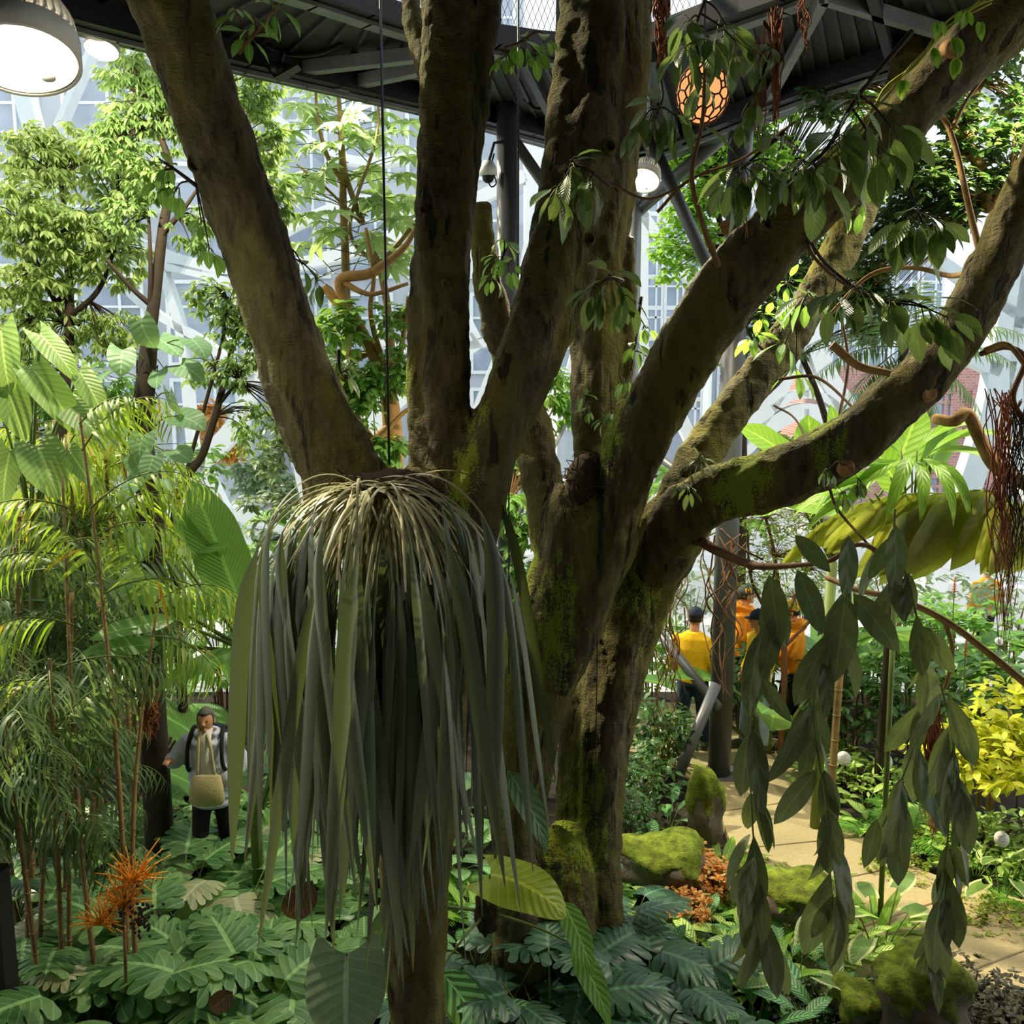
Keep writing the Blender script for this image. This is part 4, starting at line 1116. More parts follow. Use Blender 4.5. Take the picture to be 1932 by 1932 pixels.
# umbrella leaved tree: leaves are palmate
ut = thing('umbrella_tree', 'tall tree with big palmate leaves between the leaning limb and vertical trunk', 'tree', (P(655, 900, 10).x, P(655, 900, 10).y, -0.08))
m = MB()
g = ut.location
limbs = [[(655, 900, 10, 20), (655, 700, 10, 18), (652, 500, 10, 16), (648, 400, 10, 15), (645, 300, 10, 12), (640, 200, 10, 8), (632, 140, 10, 6)], [(652, 350, 10, 12), (620, 300, 10, 9), (600, 230, 9.9, 7), (595, 160, 9.9, 5)], [(684, 420, 10, 12), (665, 370, 10, 11), (650, 320, 10, 11), (644, 250, 10, 9)], [(690, 440, 10, 13), (720, 520, 9.9, 14), (735, 620, 9.9, 16), (742, 760, 9.9, 18)],
         [(646, 250, 10, 7), (690, 200, 9.9, 6), (730, 160, 9.9, 4)], [(680, 420, 10, 6), (610, 350, 9.9, 5), (560, 310, 9.8, 4)], [(715, 500, 9.9, 12), (760, 450, 9.9, 9), (800, 400, 9.9, 8)], [(710, 500, 9.9, 9), (660, 430, 9.9, 7), (710, 260, 9.9, 6), (712, 160, 9.9, 5)]]
for i, lb in enumerate(limbs):
    q = [tuple(P(x, y, d))+(S(w, d)/2,) for x, y, d, w in lb]
    if i == 0: q = [tuple(g)+(0.07,)]+q
    s = smooth_path(q, 8*len(q)); m.tube(s[:, :3], s[:, 3], 9, seed=i)
obj('trunk', m, M['cane'], ut)
spots = [(560, 200), (600, 180), (640, 165), (690, 160), (740, 170), (780, 190), (560, 235), (610, 225), (665, 215), (720, 215), (770, 230), (540, 290), (585, 275), (640, 270), (700, 260), (755, 280), (785, 300), (560, 330), (615, 320), (700, 320), (760, 330), (540, 370), (590, 365), (720, 370), (770, 370), (570, 410), (630, 400), (690, 395), (750, 415), (785, 420), (610, 450), (700, 455), (770, 480), (560, 460), (520, 330), (740, 500), (650, 240), (620, 140), (580, 145), (700, 130)]
st = MB()
for (x, y) in spots+[(a+U(-22, 22), b+U(-20, 20)) for a, b in spots]:
    d = U(9.5, 10.4); e = P(x, y, d)
    hub = P(U(620, 700), y+U(-10, 60), 10)
    st.tube([hub, (hub+e)/2+V((0, 0, .05)), e], [0.006, 0.005, 0.004], 4, cap=False, seg=5)
    o = V((e.x-hub.x, U(-.8, .3), -0.15)).normalized()
    obj('leaf', MB().put(fan_leaf(9, 5.3, 0.17, 0.7), e, o, (o.x*0.3, -U(0.3, 1.0), 0.9), U(0.24, 0.36)), M['L_umb'], ut)
obj('petioles', st, M['stemgreen'], ut)

tree('round_leaved_tree', 'bright green tree seen under the walkway, right of the lantern',
     [[(1400, 1000, 12, 18), (1395, 700, 12, 18), (1370, 480, 12, 14), (1340, 340, 12, 8)], [(1380, 520, 12, 8), (1450, 380, 12, 5)]],
     [(1300, 300, 12, 60, 40, 40), (1370, 280, 12, 60, 40, 40), (1340, 370, 12, 70, 50, 36), (1420, 240, 12, 60, 40, 36), (1290, 400, 12, 50, 40, 22), (1500, 180, 12, 70, 50, 44), (1580, 150, 12, 70, 40, 40), (1640, 200, 12, 60, 50, 30), (1460, 300, 12, 60, 50, 30), (1270, 480, 12, 50, 60, 24), (1350, 460, 12, 50, 40, 18)], 0.13, M['L_bright'], BD, 8, 0.4, 0.5, 'oval')
tree('glossy_tree', 'dark glossy leaved tree with speckled tan trunk near the right edge',
     [[(2080, 900, 8.2, 34), (2010, 760, 8.2, 34), (1985, 640, 8.2, 30)], [(1905, 330, 8.0, 26), (1865, 390, 8.0, 26), (1850, 320, 8.0, 22), (1800, 240, 8.0, 18), (1740, 215, 8.0, 10)], [(1985, 660, 8.2, 30), (1970, 560, 8.1, 28), (1920, 400, 8.0, 24)], [(1800, 240, 8, 10), (1860, 150, 8, 8), (1900, 90, 8, 6)]],
     [(1690, 300, 8.2, 50, 50, 34), (1760, 330, 8.0, 60, 60, 44), (1700, 400, 8.2, 50, 50, 36), (1840, 250, 8.0, 60, 50, 36), (1900, 300, 8.0, 50, 60, 30), (1800, 400, 8.1, 50, 50, 30), (1870, 110, 8, 60, 60, 34), (1800, 200, 8, 50, 40, 18), (1650, 480, 8.4, 50, 50, 30), (1600, 540, 8.6, 60, 40, 30), (1660, 560, 8.6, 60, 40, 26), (1600, 130, 8.4, 70, 30, 30), (1850, 350, 8, 40, 40, 20), (1920, 200, 8, 40, 60, 22), (1560, 190, 8.4, 50, 40, 24)], 0.10, M['L_dark'], BT, 8, 0.3, 0.5, 'oval')
tree('glossy_tree', 'small dark leaved tree between the two right hand limbs',
     [[(1600, 1050, 10.5, 14), (1560, 800, 10.5, 12), (1500, 640, 10.5, 10), (1480, 560, 10.5, 6)]],
     [(1480, 520, 10.4, 40, 40, 22), (1530, 480, 10.4, 50, 40, 26), (1440, 600, 10.4, 40, 50, 22), (1500, 640, 10.5, 30, 40, 12), (1640, 620, 10.4, 40, 30, 14), (1580, 570, 10.4, 50, 30, 18), (1400, 660, 10.4, 30, 60, 16)], 0.13, M['L_dark'], BD, 7, 0.4, 0.5, 'oval')
tree('twiggy_shrub', 'twiggy shrub with tiny yellow green leaves below the right hand limb',
     [[(1480, 1250, 11, 12), (1470, 1130, 11, 10), (1460, 1040, 11, 7), (1440, 960, 11, 5)], [(1475, 1180, 11, 8), (1520, 1080, 11, 6), (1540, 980, 11, 4)], [(1475, 1200, 11, 8), (1420, 1100, 11, 6), (1410, 1000, 11, 4)], [(1480, 1220, 11, 7), (1560, 1140, 11, 5)]],
     [(1440, 980, 11, 50, 50, 60), (1510, 980, 11, 50, 50, 60), (1480, 1050, 11, 70, 50, 70), (1420, 1080, 11, 40, 50, 34), (1540, 1080, 11, 50, 40, 40), (1500, 1130, 11, 60, 30, 26)], 0.05, M['L_small'], M['twig'], 7, 0.1, 0.5, 'oval', ns=2, twigr=0.004)
tree('leafy_shrub', 'leafy shrub in the gap between the two mossy fig stems and the wire',
     [[(985, 1400, 9.5, 20), (980, 1200, 9.5, 16), (975, 1050, 9.5, 12), (960, 950, 9.5, 8)]],
     [(960, 960, 9.5, 50, 40, 14), (990, 1100, 9.5, 40, 60, 20), (960, 1200, 9.5, 50, 60, 26), (990, 1020, 9.5, 30, 40, 8), (1010, 780, 10, 40, 60, 8), (1050, 740, 10, 40, 60, 14), (1000, 880, 9.8, 40, 40, 8)], 0.16, M['L_mid'], M['twig'], 7, 0.7, 0.38, 'oval')

# ---------------------------------------------------------------- plant kinds, built at the origin, then set out
def frond(lf, st, b, d, L, n, ll, asp=0.09, droop=0.9, arch=1.1, hang=0.6):
    """feather leaf: rachis from b, leaflets either side"""
    p = V(b); d = V(d).normalized(); pts = [tuple(p)]; ds = [d.copy()]
    for i in range(14):
        d = (d+V((0, 0, -1))*arch/14*(0.4+i/10)).normalized(); p = p+d*L/14; pts.append(tuple(p)); ds.append(d.copy())
    st.tube(pts, np.linspace(0.008, 0.002, 15), 5, cap=False)
    P_ = np.array(pts)
    for k in range(n):
        s = 0.18+0.82*k/(n-1); i = min(13, int(s*14)); f = s*14-i
        q = V(P_[i]*(1-f)+P_[i+1]*f); dd = ds[i]
        sd = dd.cross(V((0, 0, 1)))
        if sd.length < 0.1: sd = V((1, 0, 0))
        sd.normalize()
        for e in (-1, 1):
            v = (sd*e*0.9+dd*U(0.45, 0.75)+V((0, 0, -hang*U(0.3, 1.0)))).normalized()
            up = dd.cross(sd)*-1
            if up.z < 0: up = -up
            l = ll*U(0.8, 1.1)*(0.55+0.9*math.sin(PI*min(1, 0.15+s*0.85)))*0.72
            lf.put(tmpl('lance', asp, droop*U(0.7, 1.3), 0.2, 5, 1), q, v, up+V((0, 0, 0.3)), l)

def rosette(kind, nm, cat, mat, n, L, pet, tm, el0=0.2, el1=1.2, droop=0.35, W=None, pr=0.008, partname='leaf', stemmat='stemgreen', top=0.0):
    t = thing(nm, 'x', cat)
    st = MB()
    for i in range(n):
        az = i*2.39996+U(-0.3, 0.3); q = (i+0.5)/n
        el = el1*(1-q)+el0*q
        d = V((math.cos(az)*math.cos(el), math.sin(az)*math.cos(el), math.sin(el)))
        l = L*U(0.75, 1.15); pl = pet*U(0.7, 1.2)
        b = V((math.cos(az)*0.03, math.sin(az)*0.03, top))
        e = b+d*pl
        if pl > 0.03: st.tube([b, b+d*pl*0.5+V((0, 0, 0.04*pl)), e], [pr, pr*0.8, pr*0.6], 6, seg=5)
        o = V((math.cos(az), math.sin(az), 0))
        ld = (o*U(0.7, 1)+V((0, 0, math.sin(el)*0.8-droop*U(0.4, 1.2)))).normalized()
        up = (V((0, 0, 1))+o*0.35+V((U(-.2, .2), U(-.2, .2), 0))).normalized()
        if abs(ld.z) > 0.85: up = -o if ld.z > 0 else o
        obj(partname, MB().put(R.choice(tm) if isinstance(tm, list) else tm, e, ld, up, l, W and W*l), M[mat] if isinstance(mat, str) else M[R.choice(mat)], t)
    if st.n: obj('stems', st, M[stemmat], t)
    return t

def k_monstera(mat='L_mon', n=9, L=0.50, pet=0.55):
    return rosette('m', 'monstera', 'plant', mat, n, L, pet, [lobed(5, 1.05, 0.4, 0.5), lobed(6, 1.0, 0.7, 0.58), lobed(5, 1.1, 0.5, 0.42)], 0.35, 1.15, 0.5)
def k_philo(mat='L_mon', n=13, L=0.30, pet=0.36):
    return rosette('p', 'philodendron', 'plant', mat, n, L, pet, [tmpl('heart', 0.8, 0.5, 0.06, 7, 2, 0.01), tmpl('heart', 0.72, 0.8, 0.1, 7, 2, 0.015)], 0.3, 1.2, 0.45)
def k_bigphilo():
    return rosette('p', 'giant_philodendron', 'plant', 'L_philo', 9, 0.55, 0.7, [tmpl('heart', 0.55, 0.5, 0.05, 10, 2, 0.012)], 0.4, 1.2, 0.75)
def k_calathea(mat='L_cal', n=14, L=0.30, pet=0.24):
    return rosette('c', 'calathea', 'plant', mat, n, L, pet, [tmpl('oval', 0.42, 0.6, 0.1, 8, 2), tmpl('oval', 0.36, 0.9, 0.15, 8, 2)], 0.15, 1.2, 0.25)
def k_nest(mat='L_bright', n=12, L=0.55):
    return rosette('n', 'nest_fern', 'fern', mat, n, L, 0.04, [tmpl('lance', 0.17, 0.7, 0.25, 9, 1, 0.012), tmpl('lance', 0.2, 1.0, 0.25, 9, 1, 0.015)], 0.5, 1.3, 0.0)
def k_aloc(mat='L_edge', n=6, L=0.3):
    return rosette('a', 'arrow_leaf_plant', 'plant', mat, n, L, 0.5, [tmpl('heart', 0.6, 0.6, 0.1, 8, 2, 0.02)], 0.7, 1.3, 0.6)
def k_banana(n=7, L=1.2):
    return rosette('b', 'banana_plant', 'plant', 'L_bana', n, L, 0.9, [tmpl('paddle', 0.3, 0.5, 0.12, 12, 2, 0.01), tmpl('paddle', 0.34, 0.9, 0.12, 12, 2, 0.012)], 0.6, 1.35, -0.1, pr=0.03)
def k_fan(n=11):
    return rosette('f', 'fan_palm', 'palm', 'L_mid', n, 0.38, 0.55, [fan_leaf(9, 3.6, 0.11, 0.9), fan_leaf(8, 4.0, 0.12, 1.1)], 0.3, 1.2, 0.5, top=0.2)
def k_straps(mat='L_bright', n=26, L=0.5, nm='strap_leaf_plant'):
    t = thing(nm, 'x', 'plant'); f = MB()
    for i in range(n):
        az = i*2.4; el = U(0.4, 1.4); d = V((math.cos(az)*math.cos(el), math.sin(az)*math.cos(el), math.sin(el))); p = V((0, 0, 0)); pts = [tuple(p)]
        l = L*U(0.7, 1.2)
        for k in range(9):
            d = (d+V((0, 0, -0.27))).normalized(); p = p+d*l/9; pts.append(tuple(p))
        f.ribbon(pts, [0.012]+[0.024]*6+[0.017, 0.011, 0.002], V((math.cos(az+PI/2), math.sin(az+PI/2), 0)), 0.25)
    obj('foliage', f, M[mat], t); return t
def k_fern(mat='L_fern', n=11, L=0.5):
    t = thing('fern', 'x', 'fern'); f, st = MB(), MB()
    for i in range(n):
        az = i*2.4; el = U(0.5, 1.2)
        frond(f, st, (0, 0, 0), (math.cos(az)*math.cos(el), math.sin(az)*math.cos(el), math.sin(el)), L*U(0.8, 1.15), 16, L*0.26, 0.24, 0.3, 1.2, 0.15)
    obj('fronds', f, M[mat], t); obj('stems', st, M['stemgreen'], t); return t
def k_shrub(mat='L_mid', L=0.15, h=1.2, w=0.5, n=60, k=7, asp=0.42, shape='oval', stems=6, nm='leafy_shrub', bark='twig', droop=0.4):
    t = thing(nm, 'x', 'shrub'); f, st = MB(), MB()
    for i in range(stems):
        az = U(0, 6.28); e = V((math.cos(az)*w*0.6*U(.3, 1), math.sin(az)*w*0.6*U(.3, 1), h*U(0.6, 0.95)))
        st.tube([(0.06*math.cos(az), 0.06*math.sin(az), -0.1), e*0.5+V((0, 0, .06)), e], [0.014, 0.010, 0.004], 6, seg=7)
    for i in range(n):
        o = rnd_dir(-0.9, 1); q = U(0.4, 1)
        bunch(f, V((o.x*w*q, o.y*w*q, h*0.6+o.z*h*0.42*q)), k, L, droop, asp, shape, 4, axis=V((o.x, o.y, max(0, o.z)+0.3)))
    obj('stems', st, M[bark], t); obj('foliage', f, M[mat], t); return t
def k_cane(h=2.9, stems=5, mat='L_palm', n=8, L=0.95):
    t = thing('bamboo_palm', 'x', 'palm'); f = MB(); rr = MB(); 
    for i in range(stems):
        az = i*2.4+U(-.4, .4); b = V((math.cos(az)*0.22*U(.4, 1), math.sin(az)*0.22*U(.4, 1), -0.1)); hh = h*U(0.72, 1.08)
        e = b*1.9+V((U(-.1, .1), U(-.1, .1), hh)); m = MB()
        m.tube([b, e], [0.022, 0.015], 8, seg=16)
        for q in range(int(hh/0.17)):
            z = 0.1+q*0.17; c = b.lerp(e, z/hh); m.tube([c+V((0, 0, -0.006)), c+V((0, 0, 0.006))], 0.026, 8)
        obj('cane', m, M['cane'], t)
        for k in range(n):
            a2 = az+k*2.2+U(-.5, .5); el = U(0.25, 1.1); c = b.lerp(e, U(0.62, 1.0))
            frond(f, rr, c, (math.cos(a2)*math.cos(el), math.sin(a2)*math.cos(el), math.sin(el)), L*U(0.6, 1.15), 15, 0.42, 0.058, 1.7, 1.7, 1.2)
    obj('fronds', f, M[mat], t); obj('frond_stalks', rr, M['stemgreen'], t); return t

PROTO = {}
def setout(kind, fn, rows, group=None, z=-0.05):
    """rows: (x, y of the foot in the picture, scale, turn, label[, height])"""
    first = None
    for r in rows:
        x, y, s, rz, label = r[:5]
        p = G(x, y, 0)
        zz = r[5] if len(r) > 5 else z
        loc = (p.x, p.y, zz)
        if first is None and kind not in PROTO:
            o = fn(); o.location = loc; o.rotation_euler = (0, 0, rz); o.scale = (s,)*3; o['label'] = label
            if group: o['group'] = group
            PROTO[kind] = o; first = o
        else:
            o = dup(PROTO[kind], loc, rz, s, label, group)
            if group is None and 'group' in o: del o['group']

# ground cover at the lower left
setout('mon', k_monstera, [
 (430, 1790, 1.0, 0.3, 'green split leaved monstera below the hanging strap leaves'),
 (300, 1870, 1.0, 1.9, 'green monstera behind the lowest bamboo palm canes, lower left'),
 (560, 1850, 0.95, 3.3, 'monstera beside the bare dark soil, left of the round grey leaf'),
 (170, 1960, 1.05, 4.1, 'big light green monstera filling the bottom left corner'),
 (480, 1960, 1.0, 2.2, 'monstera at the very bottom edge, left of the first fig trunk'),
 (600, 1690, 0.9, 5.1, 'monstera in the shade right behind the hanging strap leaf tips'),
 (340, 1740, 0.9, 0.9, 'monstera by the orange palm flower stalks'),
 (60, 1800, 1.0, 2.8, 'monstera next to the dark post at the left edge')])
setout('monp', lambda: k_monstera('L_monp', 7, 0.46, 0.62), [
 (425, 1720, 1.0, 4.4, 'pale cream green monstera with deeply cut leaves in the left bed'),
 (50, 1900, 0.9, 5.6, 'pale worn monstera leaf rosette near the lower left corner'),
 (545, 1730, 0.75, 1.2, 'small pale monstera half hidden behind hanging strap leaf ends')])
setout('philo', lambda: k_philo('L_mon', 15), [
 (420, 1640, 1.15, 0.0, 'light green heart leaved carpet plant in front of the seated visitor'),
 (520, 1600, 1.15, 1.0, 'heart leaved philodendron behind the strap leaves, left'),
 (330, 1660, 1.05, 2.0, 'heart leaved philodendron among the bamboo palm canes'),
 (620, 1560, 1.1, 3.0, 'heart leaved philodendron behind the thickest hanging strap leaves'),
 (470, 1530, 1.1, 4.0, 'heart leaved philodendron farther back beside the visitor'),
 (230, 1640, 1.0, 5.0, 'heart leaved philodendron around the foot of the tall cane stems'),
 (700, 1700, 1.0, 0.5, 'heart leaved philodendron left of the first fig trunk'),
 (690, 1830, 0.9, 1.7, 'heart leaved philodendron just left of the fig foot, low'),
 (120, 1600, 1.1, 2.9, 'heart leaved philodendron by the dark post, left side'),
 (590, 1930, 0.8, 4.4, 'dark leaved philodendron at the bottom beside bare soil')])
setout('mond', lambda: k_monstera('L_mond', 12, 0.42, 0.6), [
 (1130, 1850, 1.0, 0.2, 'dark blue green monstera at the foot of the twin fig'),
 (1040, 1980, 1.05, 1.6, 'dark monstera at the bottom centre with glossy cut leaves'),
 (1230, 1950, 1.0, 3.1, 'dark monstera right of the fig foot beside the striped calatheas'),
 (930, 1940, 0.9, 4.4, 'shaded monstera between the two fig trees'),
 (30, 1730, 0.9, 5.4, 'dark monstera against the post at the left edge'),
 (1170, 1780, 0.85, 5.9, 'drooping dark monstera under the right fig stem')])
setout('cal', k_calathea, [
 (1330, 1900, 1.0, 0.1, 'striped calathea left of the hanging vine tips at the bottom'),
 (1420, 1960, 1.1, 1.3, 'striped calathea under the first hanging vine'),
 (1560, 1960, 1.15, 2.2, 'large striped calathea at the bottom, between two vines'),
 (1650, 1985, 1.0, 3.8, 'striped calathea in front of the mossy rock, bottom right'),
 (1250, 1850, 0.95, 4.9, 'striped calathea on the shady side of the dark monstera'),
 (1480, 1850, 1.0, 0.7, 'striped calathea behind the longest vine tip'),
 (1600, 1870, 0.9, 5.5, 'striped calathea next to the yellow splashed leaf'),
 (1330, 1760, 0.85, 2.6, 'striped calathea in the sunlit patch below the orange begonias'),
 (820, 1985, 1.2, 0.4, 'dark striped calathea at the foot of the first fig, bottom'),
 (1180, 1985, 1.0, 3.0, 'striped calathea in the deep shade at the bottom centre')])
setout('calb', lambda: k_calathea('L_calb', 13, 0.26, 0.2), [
 (1270, 1730, 0.95, 0.4, 'striped calathea coloured as sunlit beneath the orange begonias'),
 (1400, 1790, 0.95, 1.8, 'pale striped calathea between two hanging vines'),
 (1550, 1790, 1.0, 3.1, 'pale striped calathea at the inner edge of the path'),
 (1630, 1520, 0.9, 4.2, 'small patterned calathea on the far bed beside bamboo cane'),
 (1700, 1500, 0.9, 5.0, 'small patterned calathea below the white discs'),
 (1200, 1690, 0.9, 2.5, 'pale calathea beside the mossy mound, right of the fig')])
setout('nest', k_nest, [
 (1360, 1640, 1.0, 0.5, 'bright nest fern with upright leaves next to the mossy boulder'),
 (1500, 1730, 1.25, 1.9, 'bright nest fern with one long arching leaf by the path'),
 (1430, 1870, 1.0, 3.5, 'bright nest fern behind the leftmost vine tip'),
 (1650, 1760, 0.9, 4.6, 'nest fern leaning over the path edge'),
 (900, 1740, 0.9, 0.2, 'lit nest fern seen between the two fig trunks')])
setout('aloc', k_aloc, [
 (1660, 1800, 1.05, 0.9, 'ruffled pale edged arrow leaf plant beside the path'),
 (1500, 1900, 0.9, 2.8, 'pale edged arrow leaf plant under the second vine'),
 (1890, 1690, 0.9, 4.0, 'bright arrow leaf plant on the far bed by a white disc')])
setout('fern', k_fern, [
 (1640, 1570, 0.9, 0.3, 'light green fern at the corner of the far bed'),
 (1720, 1580, 1.0, 2.0, 'bright fern below the hanging brown roots'),
 (1800, 1620, 0.8, 3.6, 'fern on the far bed at the path border'),
 (250, 1560, 1.0, 1.1, 'yellow green fern left of the seated visitor'),
 (880, 1700, 0.9, 4.4, 'fern in the sunny gap behind the first fig trunk')])
setout('straps', k_straps, [
 (300, 1480, 1.2, 0.0, 'spidery pale strap leaved plant beside the dark mossy trunk', 1.0),
 (360, 1520, 1.0, 1.2, 'strap leaved tuft left of the seated visitor'),
 (480, 1560, 1.3, 2.2, 'strap leaved tuft in front of the seated visitor', 0.1),
 (560, 1400, 1.2, 3.0, 'strap leaved tuft behind the hanging clump', 0.6)])
# bamboo palms at the left
setout('cane', k_cane, [
 (85, 1900, 0.95, 0.3, 'bamboo palm with tan canes and dark drooping leaflets, nearest the post'),
 (60, 1760, 1.15, 1.9, 'bamboo palm at the left edge with grey drooping fronds'),
 (130, 1640, 1.25, 3.0, 'tall bamboo palm in front of the light philodendron leaves')])
setout('canes', lambda: k_cane(3.5, 5, 'L_palmy', 8, 1.0), [
 (240, 1560, 1.18, 0.9, 'bamboo palm coloured yellow as sunlit beside the upright banana leaf'),
 (170, 1480, 1.2, 2.6, 'bamboo palm coloured sunlit yellow green below the climbing heart leaves')])
setout('banana', k_banana, [
 (480, 1560, 1.0, 0.5, 'banana plant behind the seated visitor with broad upright leaves'),
 (300, 1440, 0.9, 2.3, 'banana plant behind the mossy dark trunk'),
 (1450, 1420, 1.0, 1.2, 'banana plant behind the people in yellow'),
 (1720, 1380, 1.1, 4.0, 'banana plant behind the pleated palm at right'),
 (1560, 1350, 1.0, 5.2, 'low banana plant behind the twiggy shrub')])
setout('fanp', k_fan, [
 (470, 1400, 1.6, 0.5, 'fan palm left of the first fig fork, in front of the lattice', 1.6),
 (430, 1450, 1.3, 2.0, 'fan palm below the white diagonal beam', 1.0),
 (1310, 1330, 1.5, 3.0, 'fan palm between the low limb and the dark column', 2.0)])
# shrubs that close the view between the trunks
setout('sm', lambda: k_shrub('L_mid', 0.17, 1.5, 0.6, 70), [
 (560, 1330, 1.3, 0.1, 'leafy green shrub behind the hanging clump, far left of the twin fig'),
 (930, 1340, 1.1, 1.1, 'leafy green shrub right behind the gap between both figs'),
 (1230, 1330, 1.0, 2.1, 'leafy green shrub right of the rear fig stem, by the pale floor'),
 (1640, 1330, 1.1, 3.1, 'leafy green shrub right of the people in yellow'),
 (1800, 1360, 1.2, 4.1, 'leafy green shrub under the brown aerial roots'),
 (30, 1330, 1.2, 5.1, 'leafy green shrub at the far left edge'),
 (640, 1440, 1.0, 0.7, 'low leafy shrub hidden behind the strap leaf clump')])
setout('sd', lambda: k_shrub('L_dark', 0.2, 1.5, 0.6, 60, 6, 0.42, stems=8), [
 (1600, 1440, 0.9, 0.3, 'dark leaved shrub on woody canes behind the white discs'),
 (1720, 1450, 0.95, 1.3, 'dark leaved shrub behind the hanging brown root bundle'),
 (1850, 1450, 1.0, 2.3, 'dark leaved shrub at the right edge below the tan branch'),
 (1240, 1480, 0.7, 3.3, 'dark narrow leaved shrub beside the rear fig stem'),
 (100, 1420, 1.1, 4.3, 'dark leaved shrub behind the left bamboo palms'),
 (1560, 1400, 0.9, 5.0, 'dark leaved shrub next to the person in the orange hood')])
setout('sg', lambda: k_shrub('L_grey', 0.15, 1.6, 0.7, 70, 7, 0.36), [
 (700, 1250, 1.2, 0.1, 'grey green shrub far behind the first fig trunk'),
 (480, 1240, 1.3, 1.1, 'grey green shrub far behind the banana leaf'),
 (180, 1260, 1.3, 2.1, 'grey green shrub far behind the bamboo palms'),
 (1900, 1250, 1.2, 3.1, 'grey green shrub far back at the right edge'),
 (1500, 1230, 1.1, 4.1, 'grey green shrub far behind the twiggy shrub'),
 (330, 1230, 1.2, 0.8, 'grey green shrub far behind the dark mossy trunk')])

# ---------------------------------------------------------------- people
def ring_body(mb, rings, n=20):
    """rings (x, y, z, rx, ry) joined into a closed form"""
    vs = [(x+rx*math.cos(2*PI*j/n), y+ry*math.sin(2*PI*j/n), z) for x, y, z, rx, ry in rings for j in range(n)]
    lp, tot = [], []
    m = len(rings)
    for i in range(m-1):
        for j in range(n):
            a, b = i*n+j, i*n+(j+1) % n; lp += [a, b, b+n, a+n]; tot.append(4)
    lp += list(range(n))[::-1]; tot.append(n); lp += list(range((m-1)*n, m*n)); tot.append(n)
    return mb.raw(vs, lp, tot)

SKIN = plain('skin', 'c68f6c', 0.55, var=0.05); HAIRM = plain('dark_hair', '1d1714', 0.7); GREYH = plain('grey_hair', '55524c', 0.7, var=0.3, scale=40)
def cloth(n, c): return plain(n, c, 0.9, var=0.12, scale=14, bump=0.35)
C_YEL, C_ORA, C_NAVY, C_BLK, C_JEAN, C_LJEAN = cloth('yellow_jersey', 'e8b414'), cloth('orange_hoodie', 'ee9418'), cloth('navy_cloth', '22283a'), cloth('black_cloth', '17171a'), cloth('dark_denim', '2c3a55'), cloth('light_denim', '8fa3b5')
C_PUFF, C_CREAM, C_WHITE, C_GREY, C_CAPG = cloth('lilac_grey_puffer', 'bcc2d6'), cloth('cream_canvas', 'b5a97a'), cloth('white_top', 'd8d6cc'), cloth('grey_shoe', '5a5a5c'), cloth('grey_cap', '4a4b52')

